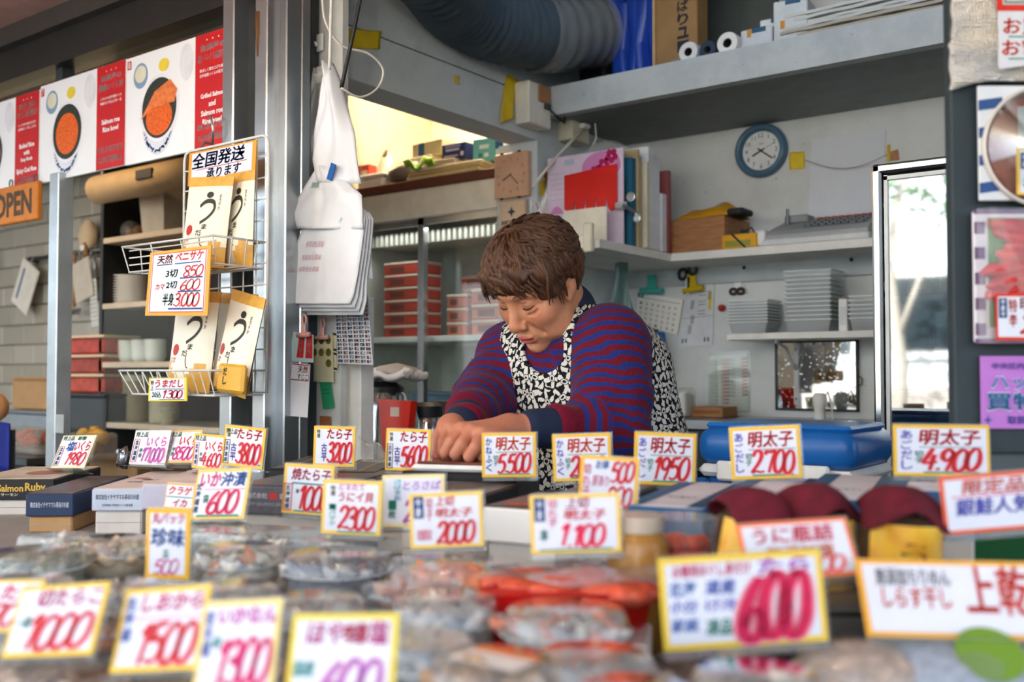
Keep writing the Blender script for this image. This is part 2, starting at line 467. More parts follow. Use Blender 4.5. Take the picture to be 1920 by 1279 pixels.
# ---- display table that carries the goods
tb = thing('display_table', 'long market display table carrying all the packed roe and price cards', 'table', (0, 0, 0))
TZ = 0.87
w = MB(); w.box((-3.0, 0.05, TZ - 0.03), (0.75, 1.30, TZ)); w.build('table_top', mat('#8f8a84', 0.6), tb)
w = MB(); w.box((-3.0, 0.05, 0.0), (0.75, 0.08, TZ - 0.03)); w.build('front_panel', mat('#b9b3aa', 0.7), tb)
for x in (-2.95, -1.1, 0.7):
    for y in (0.1, 1.25):
        MB().box((x - 0.02, y - 0.02, 0), (x + 0.02, y + 0.02, TZ - 0.03)).build('leg', M_STEEL, tb)

# ---- lamps that light the nook and the kitchen
def lamp(name, label, loc, L, power, color, rot=0.0):
    t = thing(name, label, 'lamp', loc, rot)
    MB().rbox((-L/2 - 0.02, -0.03, 0.0), (L/2 + 0.02, 0.03, 0.03), 0.004).build('housing', M_WHITE, t)
    e = NT('tube_glow'); em = e.n('ShaderNodeEmission'); em.inputs[0].default_value = lin(color); em.inputs[1].default_value = 6; e.l(em.outputs[0], e.out.inputs['Surface'])
    MB().tube([(-L/2, 0, -0.015), (L/2, 0, -0.015)], 0.012, 10).build('tube', e.m, t)
    for x in (-L/2 + 0.05, L/2 - 0.05): MB().tube([(x, 0, 0.03), (x, 0, (2.26 if loc[1] < 1.5 else 2.6) - loc[2])], 0.004, 6).build('rod', M_WHITE, t)
    ld = bpy.data.lights.new(name + '_light', 'AREA'); ld.shape = 'RECTANGLE'; ld.size = L; ld.size_y = 0.05; ld.energy = power; ld.color = lin(color)[:3]
    lo = bpy.data.objects.new(name + '_light', ld); COL.objects.link(lo); lo.parent = t; lo.location = (0, 0, -0.03)
    return t
lamp('nook_lamp', 'warm tube lamp on the ceiling above the fridge nook', (-2.45, 3.05, 2.56), 0.6, 13, '#ffe6c4')
lamp('kitchen_lamp', 'warm tube lamp on the ceiling of the tiled kitchen', (-3.65, 1.86, 2.07), 1.2, 2.8, '#ffd6a0')

for k, (x, y, z) in enumerate(((-0.45, 0.30, 1.98), (-1.15, 0.42, 2.0), (-1.95, 0.62, 2.0))):
    t = thing('bulb_lamp', ['bare bulb under the awning nearest the viewer', 'bare bulb under the middle of the awning', 'bare bulb under the awning by the menu boards'][k], 'lamp', (x, y, z), 0, 'bulbs under the awning')
    MB().tube([(0, 0, 0.06), (0, 0, 2.26 - z)], 0.003, 6).build('cord', M_BLACK, t); MB().lathe([(0.016, 0.03), (0.018, 0.035), (0.018, 0.065), (0, 0.066)], 14).build('socket', M_BLACK, t, True)
    e = NT('bulb_glow'); em = e.n('ShaderNodeEmission'); em.inputs[0].default_value = lin('#ffe8c8'); em.inputs[1].default_value = 160; e.l(em.outputs[0], e.out.inputs['Surface'])
    MB().lathe([(0.0, -0.03), (0.018, -0.025), (0.028, -0.004), (0.022, 0.016), (0.014, 0.032)], 16).build('bulb', e.m, t, True)
    ld = bpy.data.lights.new('bulb_light', 'POINT'); ld.energy = 1.1; ld.shadow_soft_size = 0.035; ld.color = lin('#ffe8c8')[:3]; lo = bpy.data.objects.new('bulb_light', ld); COL.objects.link(lo); lo.parent = t; lo.location = (0, 0, -0.07)

# ================================================================== the woman at work
class SDF:
    """signed-distance sculpting on a grid, meshed with surface nets"""
    def __init__(s, lo, hi, h):
        s.lo = np.array(lo, float); s.h = h
        s.n = np.ceil((np.array(hi) - s.lo) / h).astype(int) + 1
        s.v = np.full(s.n, 0.2, np.float32)
    def sub(s, lo, hi):
        a = np.clip(np.floor((np.array(lo) - s.lo) / s.h).astype(int), 0, s.n - 1)
        b = np.clip(np.ceil((np.array(hi) - s.lo) / s.h).astype(int) + 1, 1, s.n)
        if np.any(b <= a): return None
        sl = tuple(slice(a[i], b[i]) for i in range(3))
        g = np.stack(np.meshgrid(*[s.lo[i] + s.h * np.arange(a[i], b[i]) for i in range(3)], indexing='ij'), -1)
        return sl, g
    def op(s, f, lo, hi, k=0.01, mode='u', pad=0.03):
        r = s.sub(np.array(lo) - pad - k, np.array(hi) + pad + k)
        if r is None: return s
        sl, g = r; d = f(g).astype(np.float32); a = s.v[sl]
        if mode == 'u':
            h = np.clip(0.5 + 0.5 * (a - d) / k, 0, 1); s.v[sl] = a * (1 - h) + d * h - k * h * (1 - h)
        elif mode == 's':
            h = np.clip(0.5 - 0.5 * (a + d) / k, 0, 1); s.v[sl] = a * (1 - h) - d * h + k * h * (1 - h)
        elif mode == 'i':
            s.v[sl] = np.maximum(a, d)
        return s
    def ell(s, c, r, k=0.01, mode='u', R=None):
        c = np.array(c, float); r = np.array(r, float); R = np.eye(3) if R is None else np.array(R)
        def f(g):
            q = (g - c) @ R / r; l = np.linalg.norm(q, axis=-1); l2 = np.linalg.norm(q / r, axis=-1)
            return l * (l - 1) / np.maximum(l2, 1e-6)
        m = r.max(); return s.op(f, c - m, c + m, k, mode)
    def cap(s, a, b, ra, rb, k=0.01, mode='u', sq=None):
        a = np.array(a, float); b = np.array(b, float); ab = b - a; L = ab @ ab + 1e-12
        def f(g):
            t = np.clip(((g - a) @ ab) / L, 0, 1)
            return np.linalg.norm(g - a - t[..., None] * ab, axis=-1) - (ra + (rb - ra) * t)
        m = max(ra, rb); return s.op(f, np.minimum(a, b) - m, np.maximum(a, b) + m, k, mode)
    def mesh(s):
        v = s.v; n = s.n; ins = v < 0
        cs = np.zeros(n - 1, np.int8)
        offs = [(i, j, k) for i in (0, 1) for j in (0, 1) for k in (0, 1)]
        for o in offs: cs += ins[tuple(slice(o[i], n[i] - 1 + o[i]) for i in range(3))]
        act = (cs > 0) & (cs < 8); cell = np.argwhere(act)
        idx = np.full(n - 1, -1, np.int32); idx[act] = np.arange(len(cell))
        val = {o: v[tuple((cell + np.array(o)).T)] for o in offs}
        acc = np.zeros((len(cell), 3)); cnt = np.zeros(len(cell))
        for o in offs:
            for ax in range(3):
                if o[ax]: continue
                p = list(o); p[ax] = 1; A = val[o]; B = val[tuple(p)]; m = (A < 0) != (B < 0)
                t = np.where(m, A / np.where(m, A - B, 1), 0)
                for q in range(3): acc[:, q] += np.where(m, o[q] + (t if q == ax else 0), 0)
                cnt += m
        V = s.lo + (cell + acc / cnt[:, None]) * s.h; Fs = []
        for ax in range(3):
            u, w = (ax + 1) % 3, (ax + 2) % 3
            sl0 = [slice(1, n[i] - 1) for i in range(3)]; sl0[ax] = slice(0, n[ax] - 1)
            sl1 = list(sl0); sl1[ax] = slice(1, n[ax])
            A = ins[tuple(sl0)]; B = ins[tuple(sl1)]; e = np.argwhere(A != B)
            if not len(e): continue
            base = e.copy(); base[:, u] += 1; base[:, w] += 1
            fl = A[tuple(e.T)]
            def g(du, dw):
                q = base.copy(); q[:, u] += du; q[:, w] += dw; return idx[tuple(q.T)]
            q = np.stack([g(-1, -1), g(0, -1), g(0, 0), g(-1, 0)], 1)
            q[~fl] = q[~fl][:, ::-1]; Fs.append(q)
        return V, np.concatenate(Fs)
def sm_mesh(name, V, Fq, material, parent=None, origin=(0, 0, 0), relax=2, attrs=None):
    V = np.array(V)
    for _ in range(relax):
        s_ = np.zeros_like(V); c_ = np.zeros(len(V))
        for i in range(4):
            a, b = Fq[:, i], Fq[:, (i + 1) % 4]
            np.add.at(s_, a, V[b]); np.add.at(c_, a, 1); np.add.at(s_, b, V[a]); np.add.at(c_, b, 1)
        V = V * 0.5 + 0.5 * s_ / np.maximum(c_, 1)[:, None]
    me = bpy.data.meshes.new(name); me.from_pydata((V - np.array(origin)).tolist(), [], Fq.tolist())
    me.polygons.foreach_set('use_smooth', [True] * len(Fq)); me.materials.append(material)
    for k, val in (attrs(V) if attrs else {}).items():
        if val.ndim == 1:
            at = me.attributes.new(k, 'FLOAT', 'POINT'); at.data.foreach_set('value', val.astype(np.float32))
        else:
            at = me.attributes.new(k, 'FLOAT_COLOR', 'POINT'); at.data.foreach_set('color', np.c_[val, np.ones(len(val))].astype(np.float32).ravel())
    me.update()
    o = bpy.data.objects.new(name, me); COL.objects.link(o)
    if parent is not None: o.parent = parent
    else: o.location = origin
    return o

def np3(v): return np.array((v[0], v[1], v[2]))
# ---- frames. head: x her left, y facing, z crown
HS = 0.93      # head size
HC = np3(P(1006, 527, d=1.86))
_y = math.radians(47); _p = math.radians(41); _r = math.radians(-4)
_T = -FW0; _h = _T * math.cos(_y) - RT * math.sin(_y); _l = RT * math.cos(_y) + _T * math.sin(_y)
_f = _h * math.cos(_p) - UPZ * math.sin(_p); _u = UPZ * math.cos(_p) + _h * math.sin(_p)
_l, _u = _l * math.cos(_r) + _u * math.sin(_r), _u * math.cos(_r) - _l * math.sin(_r)
HR = np.array([np3(_l), np3(_f), np3(_u)]).T          # columns: axes in the world
def hw(x, y, z): return HC + HR @ np.array((x, y, z)) * HS   # head -> world
def hl(V): return (V - HC) @ HR / HS                         # world -> head

VX = 0.0021
NECK = np3(P(1068, 628, d=1.95)); LSH = np3(P(1146, 640, d=1.83)); RSH = np3(P(958, 662, d=2.03))
# arms: shoulder, elbow, wrist
LEL = np3(P(1150, 806, d=1.77)); LWR = np3(P(1000, 803, d=1.68)); LWR2 = np3(P(955, 806, d=1.655))
REL = np3(P(908, 752, d=1.93)); RWR = np3(P(862, 800, d=1.745)); RWR2 = np3(P(846, 803, d=1.715))

bd = SDF(np.array([-1.62, 1.15, 0.93]), np.array([-0.78, 1.85, 1.46]), 0.0025)
def H_ell(c, r, k=0.008, mode='u', rot=None, g=None):
    R = HR if rot is None else HR @ rot
    (g or bd).ell(hw(*c), np.array(r) * HS, k, mode, R)
def H_cap(a, b, ra, rb, k=0.006, mode='u', g=None): (g or bd).cap(hw(*a), hw(*b), ra * HS, rb * HS, k, mode)
def rx(a): c, s = math.cos(a), math.sin(a); return np.array([[1,0,0],[0,c,-s],[0,s,c]])
def ry(a): c, s = math.cos(a), math.sin(a); return np.array([[c,0,s],[0,1,0],[-s,0,c]])
def rzm(a): c, s = math.cos(a), math.sin(a); return np.array([[c,-s,0],[s,c,0],[0,0,1]])

def sculpt_head(g):
    H_ell((0, -0.008, 0.030), (0.074, 0.088, 0.072), g=g)
    H_ell((0, 0.030, -0.020), (0.064, 0.060, 0.080), 0.02, g=g)
    H_ell((0, 0.034, -0.070), (0.060, 0.052, 0.048), 0.02, g=g)
    for s in (-1, 1):
        H_ell((s*0.041, 0.053, -0.032), (0.031, 0.029, 0.029), 0.018, g=g)      # cheek
        H_ell((s*0.048, 0.034, -0.076), (0.027, 0.032, 0.028), 0.018, g=g)      # jowl
        H_cap((s*0.012, 0.080, 0.026), (s*0.050, 0.066, 0.022), 0.011, 0.009, 0.014, g=g)   # brow
    H_ell((0, 0.078, -0.070), (0.031, 0.018, 0.025), 0.014, g=g)                 # muzzle
    H_ell((0, 0.074, -0.104), (0.024, 0.019, 0.017), 0.014, g=g)                 # chin
    for s in (-1, 1):
        H_ell((s*0.031, 0.094, 0.003), (0.018, 0.017, 0.013), 0.012, 's', g=g)   # socket
        H_ell((s*0.031, 0.0715, 0.001), (0.0165, 0.0125, 0.0115), 0.004, g=g)    # lowered lid over the eye
        H_ell((s*0.033, 0.0735, -0.012), (0.016, 0.0085, 0.006), 0.005, g=g)     # pouch under the eye
    H_cap((0, 0.080, 0.010), (0, 0.103, -0.030), 0.0085, 0.0115, 0.009, g=g)     # nose
    H_ell((0, 0.1045, -0.036), (0.0135, 0.0125, 0.0115), 0.006, g=g)
    for s in (-1, 1):
        H_ell((s*0.0145, 0.0945, -0.040), (0.0085, 0.011, 0.0085), 0.004, g=g)
        H_ell((s*0.0075, 0.1035, -0.0475), (0.0035, 0.004, 0.004), 0.002, 's', g=g)
        H_cap((s*0.021, 0.090, -0.040), (s*0.036, 0.076, -0.070), 0.0042, 0.0042, 0.006, 's', g=g)   # fold from nose to mouth
    H_ell((0, 0.0955, -0.0665), (0.021, 0.0085, 0.0052), 0.004, g=g)             # lips
    H_ell((0, 0.0935, -0.0775), (0.019, 0.0085, 0.0060), 0.004, g=g)
    H_ell((0, 0.1020, -0.0722), (0.022, 0.0060, 0.0013), 0.002, 's', g=g)
    H_ell((0, 0.0920, -0.0885), (0.018, 0.0050, 0.0035), 0.006, 's', g=g)
    for s in (-1, 1):                                                            # wrinkles
        for wr in ([(0.030, 0.0815, -0.0200), (0.041, 0.0805, -0.0200), (0.050, 0.0735, -0.014)], [(0.052, 0.0715, -0.003), (0.060, 0.0630, -0.008)],
                   [(0.027, 0.0900, -0.080), (0.036, 0.0785, -0.091), (0.041, 0.0680, -0.101)]):
            for a_, b_ in zip(wr, wr[1:]): H_cap(a_, b_, 0.0008, 0.0008, 0.005, 's', g=g)
    for s in (-1, 1):                                                            # ears
        rot = rzm(s * 0.35)
        H_ell((s*0.0735, -0.004, -0.006), (0.0085, 0.020, 0.034), 0.004, rot=rot, g=g)
        H_ell((s*0.0820, 0.000, -0.002), (0.0055, 0.011, 0.020), 0.004, 's', rot=rot, g=g)
        H_ell((s*0.0775, 0.004, -0.010), (0.0050, 0.006, 0.006), 0.003, rot=rot, g=g)
        H_ell((s*0.0725, 0.006, -0.036), (0.0070, 0.009, 0.010), 0.004, rot=rot, g=g)
sculpt_head(bd)
bd.cap(hw(0, -0.024, -0.055), NECK, 0.055, 0.060, 0.02)
bd.cap(NECK, (LSH + RSH) / 2 + np.array((0, 0.02, -0.06)), 0.062, 0.075, 0.03)
bd.cap(LSH, RSH, 0.042, 0.042, 0.03)
bd.cap(LSH, LEL, 0.042, 0.036, 0.02); bd.cap(LEL, LWR, 0.038, 0.027, 0.015)
bd.cap(RSH, REL, 0.042, 0.036, 0.02); bd.cap(REL, RWR, 0.036, 0.026, 0.015)
# hands
def finger(pts, r0, r1, k=0.0022):
    r0 *= 0.94; r1 *= 0.98; rs = np.linspace(r0, r1, len(pts))
    for i in range(len(pts) - 1): bd.cap(pts[i], pts[i + 1], rs[i], rs[i + 1], k)
def pp(*a): return [np3(P(x, y, d=d)) for x, y, d in a]
# her left hand (nearer): closed over the work, knuckles up
kn = pp((866, 806, 1.625), (884, 809, 1.600), (905, 815, 1.588), (926, 822, 1.590))
bd.cap(LWR, LWR2, 0.026, 0.024, 0.012)
bd.cap(LWR2, kn[0], 0.021, 0.0130, 0.012); bd.cap(LWR2, kn[1], 0.021, 0.0130, 0.012); bd.cap(LWR2, kn[2], 0.021, 0.0130, 0.012); bd.cap(LWR2, kn[3], 0.020, 0.0120, 0.012)
for q in kn: bd.ell(q, (0.0125, 0.0125, 0.0125), 0.006)
finger([kn[0]] + pp((846, 829, 1.604), (834, 848, 1.607), (836, 858, 1.620)), 0.0125, 0.0085)
finger([kn[1]] + pp((866, 833, 1.576), (854, 851, 1.580), (858, 860, 1.596)), 0.0125, 0.0088)
finger([kn[2]] + pp((892, 839, 1.563), (880, 856, 1.570), (884, 864, 1.588)), 0.0125, 0.0088)
finger([kn[3]] + pp((916, 843, 1.566), (906, 857, 1.574), (909, 864, 1.590)), 0.0112, 0.0078)
finger([LWR2] + pp((925, 828, 1.660), (884, 845, 1.668), (858, 856, 1.660)), 0.0150, 0.0090)
# her right hand (farther): index finger pressing straight down
kr = pp((833, 803, 1.700), (842, 806, 1.686), (856, 810, 1.676), (868, 815, 1.672))
bd.cap(RWR, RWR2, 0.0245, 0.022, 0.012)
for q in kr: bd.cap(RWR2, q, 0.019, 0.0122, 0.012)
for q in kr: bd.ell(q, (0.012, 0.012, 0.012), 0.006)
finger([kr[0]] + pp((819, 816, 1.690), (816, 838, 1.680), (818, 858, 1.672)), 0.0120, 0.0080)
finger([kr[1]] + pp((832, 828, 1.664), (830, 846, 1.658), (834, 860, 1.664)), 0.0120, 0.0082)
finger([kr[2]] + pp((848, 834, 1.655), (846, 850, 1.652), (850, 861, 1.662)), 0.0118, 0.0080)
finger([kr[3]] + pp((862, 837, 1.655), (860, 850, 1.655), (863, 861, 1.664)), 0.0105, 0.0076)
finger([RWR2] + pp((866, 822, 1.735), (856, 842, 1.725), (846, 858, 1.705)), 0.0140, 0.0088)

skin = NT('skin'); at = skin.n('ShaderNodeAttribute'); at.attribute_name = 'tint'
nz = skin.noise(38, skin.coord(), 4, 0.6); nf = skin.noise(260, skin.coord(), 3, 0.6)
colr = skin.mix(skin.ramp(nz.outputs['Fac'], [(0.42, (0, 0, 0)), (0.72, (0.35, 0.35, 0.35))]), at.outputs['Color'], '#a5604a')
M_SKIN = skin.bsdf(colr, 0.48, spec=0.35, sub=0.12, bump=nf.outputs['Fac'], bump_s=0.22, bump_d=0.0012)
def skin_attr(V):
    L = hl(V); c = np.tile(np.array(lin('#c58a68')[:3]), (len(V), 1))
    def blend(w, col):
        w = np.clip(w, 0, 1)[:, None]; c[:] = c * (1 - w) + np.array(lin(col)[:3]) * w
    far = np.linalg.norm(V - HC, axis=1) > 0.3
    blend(np.where(far, 0.75, 0), '#bf7a62')
    for s in (-1, 1):
        blend(np.exp(-(((L[:,0]-s*0.043)/0.022)**2 + ((L[:,1]-0.07)/0.03)**2 + ((L[:,2]+0.035)/0.022)**2)) * 0.55, '#b96a4c')
        e = ((L[:,0]-s*0.031)/0.020)**2 + ((L[:,2]-0.004)/0.014)**2
        blend(np.where(L[:,1] > 0.05, np.exp(-e) * 0.45, 0), '#9c6048')
    blend(np.exp(-((L[:,0]/0.016)**2 + ((L[:,1]-0.104)/0.014)**2 + ((L[:,2]+0.036)/0.016)**2)) * 0.4, '#bd6c50')
    lip = (L[:,0]/0.0215)**2 + ((L[:,2]+0.0722)/0.0105)**2
    blend(np.where(L[:,1] > 0.080, np.clip((1.1 - lip) * 4, 0, 0.85), 0), '#b4474a')
    slit = (np.abs(L[:,2] + 0.0722) < 0.0016) & (np.abs(L[:,0]) < 0.02) & (L[:,1] > 0.07)
    blend(np.where(slit, 0.8, 0), '#5a1f20')
    blend(np.where((L[:,2] > -0.03) & (L[:,1] < 0.035), 0.0, 0), '#3a2418')
    for x, y, z, r in ((0.052, 0.055, -0.004, 0.006), (0.058, 0.046, -0.030, 0.008), (0.030, 0.080, -0.020, 0.003), (0.062, 0.03, -0.05, 0.006)):
        blend(np.exp(-np.sum((L - np.array((x, y, z)))**2, 1) / r**2) * 0.5, '#7d4a34')
    return {'tint': c}
V, Q = bd.mesh()
person = sm_mesh('person', V, Q, M_SKIN, None, tuple(HC), 2, skin_attr)
tagp(person, 'stooping person in striped sweater and floral apron working with both hands behind the counter', 'person')
OC = tuple(HC)
def wpath(pts): return [Vector(hw(*p)) - Vector(OC) for p in pts]
# lash lines and eyebrows
for s in (-1, 1):
    MB().tube(wpath([(s*0.0165, 0.0775, -0.0040), (s*0.024, 0.0835, -0.0062), (s*0.032, 0.0842, -0.0068), (s*0.040, 0.0815, -0.0060), (s*0.0475, 0.0745, -0.0030)]), [0.0006, 0.0013, 0.0015, 0.0013, 0.0007], 6).build('eyelash', mat('#2a1a14', 0.6), person, True)
    MB().tube(wpath([(s*0.0170, 0.0800, 0.0062), (s*0.025, 0.0830, 0.0088), (s*0.034, 0.0815, 0.0086), (s*0.045, 0.0745, 0.0050)]), [0.0004, 0.0008, 0.0008, 0.0004], 5).build('eyelid_crease', mat('#7a4a38', 0.6), person, True)
    MB().tube(wpath([(s*0.012, 0.0905, 0.022), (s*0.026, 0.0880, 0.029), (s*0.040, 0.0800, 0.029), (s*0.052, 0.068, 0.022)]), [0.0012, 0.0024, 0.0022, 0.0008], 6, squash=0.6).build('eyebrow', mat('#5b4636', 0.8), person, True)

# ---- hair: a cropped wavy cap with combed locks
hg = SDF(HC - 0.16, HC + 0.17, 0.0035)
H_ell((0, -0.012, 0.038), (0.088, 0.102, 0.082), g=hg)
H_ell((0, -0.048, -0.004), (0.074, 0.056, 0.066), 0.03, g=hg)
for s in (-1, 1):
    H_ell((s*0.066, 0.008, 0.030), (0.026, 0.052, 0.042), 0.02, g=hg)
    H_ell((s*0.069, 0.030, 0.010), (0.014, 0.020, 0.022), 0.012, g=hg)     # lock in front of the ear
H_ell((0, 0.056, 0.056), (0.070, 0.036, 0.030), 0.025, g=hg)                 # fringe
def facecut(g):
    L = (g - HC) @ HR / HS
    # open the face below the fringe, and leave the ears free
    return np.maximum(np.maximum(0.060 - L[..., 1], L[..., 2] - (0.052 + 0.010 * np.sin(L[..., 0] * 95 + 1.0))), -1)
hg.op(facecut, HC - 0.16, HC + 0.17, 0.006, 's')
def underface(g):
    L = (g - HC) @ HR / HS
    return np.maximum(np.maximum(0.004 - L[..., 1], L[..., 2] + 0.004), -1)
hg.op(underface, HC - 0.16, HC + 0.17, 0.006, 's')
def napecut(g):
    L = (g - HC) @ HR / HS
    return L[..., 2] + 0.066
hg.op(napecut, HC - 0.16, HC + 0.17, 0.006, 's')
for s in (-1, 1):
    H_ell((s*0.090, -0.002, -0.022), (0.020, 0.019, 0.032), 0.006, 's', g=hg)
def waves(g):
    L = (g - HC) @ HR / HS
    ph = L[..., 0] * 60 + 20 * np.sin(L[..., 1] * 25) + L[..., 2] * 35
    return 0.0032 * np.sin(ph) + 0.0026 * np.sin(L[..., 1] * 110 + L[..., 0] * 70) + 0.0016 * np.sin(L[..., 2] * 160 + L[..., 0] * 120)
r_ = hg.sub(HC - 0.2, HC + 0.2); hg.v[r_[0]] += waves(r_[1]).astype(np.float32)
hairm = NT('brown_hair'); at = hairm.n('ShaderNodeAttribute'); at.attribute_name = 'strand'
n1 = hairm.noise(26, at.outputs['Vector'], 5, 0.7, 0.6)
hcol = hairm.ramp(n1.outputs['Fac'], [(0.30, '#150c07'), (0.48, '#41271a'), (0.70, '#8a5c38')])
M_HAIR = hairm.bsdf(hcol, 0.38, spec=0.5, bump=n1.outputs['Fac'], bump_s=0.7, bump_d=0.003)
def hair_attr(V):
    L = hl(V); q = L - np.array((0.0, -0.03, 0.13)); az = np.arctan2(q[:,0], q[:,1]); d = np.linalg.norm(q, axis=1)
    return {'strand': np.c_[az * 3.0, d * 1.1, d * 0.6]}
V, Q = hg.mesh(); hair = sm_mesh('hair', V, Q, M_HAIR, person, OC, 1, hair_attr)
rng = random.Random(3)
lk = MB(); la = []
def hair_dist(L):   # outer radius of the cap in a direction (rough ellipsoid)
    return L
for i in range(460):
    az = rng.uniform(-PI, PI); e0 = rng.uniform(0.15, 1.35)
    pts = []; n = 7; ln = rng.uniform(0.5, 1.0); tw = rng.uniform(-0.2, 0.2) + 0.35
    lift = rng.uniform(0.99, 1.05)
    for k in range(n):
        t = k / (n - 1); pol = e0 + ln * t; a2 = az + tw * t * t + 0.11 * math.sin(t * 5.5 + i * 1.7)
        if pol > 1.95: break
        x = 0.089 * math.sin(pol) * math.sin(a2); y = -0.012 + 0.103 * math.sin(pol) * math.cos(a2); z = 0.038 + 0.084 * math.cos(pol)
        l2 = lift + 0.03 * math.sin(t * 6 + i * 2.3) - 0.05 * max(0, t - 0.8)
        pts.append((x * l2, -0.012 + (y + 0.012) * l2, 0.038 + (z - 0.038) * l2))
    pts = [p for p in pts if not (p[1] > 0.058 and p[2] < 0.034) and not (p[1] > -0.03 and p[2] < -0.002)]
    if len(pts) < 4: continue
    m = len(pts); rad = [0.0050 * math.sin(PI * min(0.97, (k + 0.6) / (m + 0.2))) + 0.0004 for k in range(m)]
    lk.tube(wpath(pts), rad, 6, squash=0.4)
# fringe and temple locks that fall over the forehead
for i in range(120):
    x0 = rng.uniform(-0.068, 0.068); s_ = 0.018 * math.sin(i * 1.7)
    edge = 0.032 - 0.20 * abs(x0) + rng.uniform(-0.014, 0.012)
    yb = 0.087 - 6.5 * x0 * x0
    pts = [(x0 * 0.7, 0.045, 0.100), (x0 * 0.88, yb - 0.012, 0.082), (x0, yb + 0.006, 0.058), (x0 + s_ * 0.6, yb + 0.006, 0.040), (x0 + s_, yb - 0.001, edge)]
    lk.tube(wpath(catmull(pts, 2)), [0.0026, 0.0034, 0.0038, 0.0038, 0.0036, 0.0032, 0.0026, 0.0016, 0.0005], 5, squash=0.5)
for s in (-1, 1):
    for i in range(22):
        y0 = rng.uniform(0.0, 0.058); z1 = rng.uniform(-0.022, 0.010) - (0.010 if y0 < 0.03 else -0.012)
        pts = [(s*0.074, y0 - 0.03, 0.085), (s*0.090, y0 - 0.012, 0.050), (s*0.089, y0 + 0.004, 0.024), (s*0.083, y0 + 0.014, z1)]
        lk.tube(wpath(catmull(pts, 2)), [0.002, 0.003, 0.0036, 0.0036, 0.003, 0.002, 0.0005], 5, squash=0.5)
lo_ = lk.build('hair_lock', M_HAIR, person, True); lo_['kind'] = 'stuff'
Vl = np.array(lk.v) + HC
at_ = lo_.data.attributes.new('strand', 'FLOAT_COLOR', 'POINT'); at_.data.foreach_set('color', np.c_[hair_attr(Vl)['strand'], np.ones(len(Vl))].astype(np.float32).ravel())
lo_.name = 'hair_locks'

# ---- sweater with stripes that run round the body and the sleeves
SC = np.array((-1.045, 1.66, 1.0))
sw = SDF(np.array([-1.62, 1.25, 0.72]), np.array([-0.74, 1.98, 1.36]), 0.0052)
def torso(g, off=0.0):
    g.ell(np.array((-1.060, 1.665, 1.120)), (0.172+off, 0.128+off, 0.150+off), 0.05)
    g.ell(np.array((-1.045, 1.700, 1.165)), (0.135+off, 0.098+off, 0.085+off), 0.05)
    g.ell(np.array((-1.040, 1.690, 0.960)), (0.188+off, 0.150+off, 0.200+off), 0.06)
    g.ell(np.array((-1.030, 1.700, 0.820)), (0.200+off, 0.160+off, 0.160+off), 0.06)
torso(sw)
sw.cap(LSH, RSH, 0.062, 0.058, 0.05)
sw.cap(LSH, LSH*0.45+LEL*0.55, 0.068, 0.067, 0.03); sw.cap(LSH*0.45+LEL*0.55, LEL, 0.067, 0.060, 0.03)
LCU = np3(P(1040, 803, d=1.705)); RCU = np3(P(868, 792, d=1.765))
sw.cap(LEL, LCU, 0.060, 0.0405, 0.03)
sw.cap(RSH, REL, 0.062, 0.060, 0.03); sw.cap(REL, RCU, 0.058, 0.038, 0.03)
sw.cap(NECK, NECK + np.array((0.005, 0.0, -0.06)), 0.070, 0.085, 0.04)
def tpar(g, a, b):
    ab = b - a; t = np.clip(((g - a) @ ab) / (ab @ ab), 0, 1); return t, np.linalg.norm(g - a - t[..., None] * ab, axis=-1)
def folds(g):
    out = np.zeros(g.shape[:-1])
    for a, b, s0 in ((LSH, LEL, 0.0), (LEL, LCU, 1.3), (RSH, REL, 0.4), (REL, RCU, 2.2)):
        t, d = tpar(g, a, b); L = np.linalg.norm(b - a)
        tw = np.arctan2(g[..., 2] - a[2] - t * (b - a)[2], g[..., 0] - a[0] - t * (b - a)[0])
        w = np.exp(-(d / 0.09) ** 2) * (0.35 + 0.65 * t)
        out += w * 0.0062 * np.sin(t * L * 95 + 2.0 * np.sin(tw + s0) + s0 * 3)
    out += 0.002 * np.sin(g[..., 2] * 60 + g[..., 0] * 40) * np.cos(g[..., 0] * 35)
    return out
r_ = sw.sub(sw.lo, sw.lo + sw.n * sw.h); sw.v[r_[0]] += folds(r_[1]).astype(np.float32)
for a, b in ((LCU, LWR), (RCU, RWR)):     # sleeves end at the cuff
    ax = (b - a) / np.linalg.norm(b - a); e = a + ax * 0.010
    sw.op(lambda g: np.maximum(-((g - e) @ ax), np.linalg.norm(g - e, axis=-1) - 0.075), e - 0.075, e + 0.075, 0.003, 's', 0.0)
swm = NT('striped_knit'); at = swm.n('ShaderNodeAttribute'); at.attribute_name = 'stripe'; ac = swm.n('ShaderNodeAttribute'); ac.attribute_name = 'cuff'
wn = swm.noise(9, swm.coord(), 3, 0.5, 0.8); ph = swm.math('ADD', at.outputs['Fac'], swm.math('MULTIPLY', wn.outputs['Fac'], 1.9))
fr_ = swm.math('FRACT', ph); st = swm.ramp(fr_, [(0.0, '#661427'), (0.50, '#661427'), (0.56, '#1f2f72'), (0.94, '#1f2f72'), (1.0, '#661427')])
st = swm.mix(ac.outputs['Fac'], st, '#6d1029')
kn_ = swm.n('ShaderNodeTexWave'); kn_.inputs['Scale'].default_value = 110; kn_.inputs['Distortion'].default_value = 1.0; swm.l(swm.coord(), kn_.inputs['Vector'])
fz = swm.noise(420, swm.coord(), 2)
st = swm.mix(swm.math('MULTIPLY', fz.outputs['Fac'], 0.25), st, '#0c0c20')
M_KNIT = swm.bsdf(st, 0.9, spec=0.15, sheen=0.05, bump=kn_.outputs['Fac'], bump_s=0.25, bump_d=0.0015)
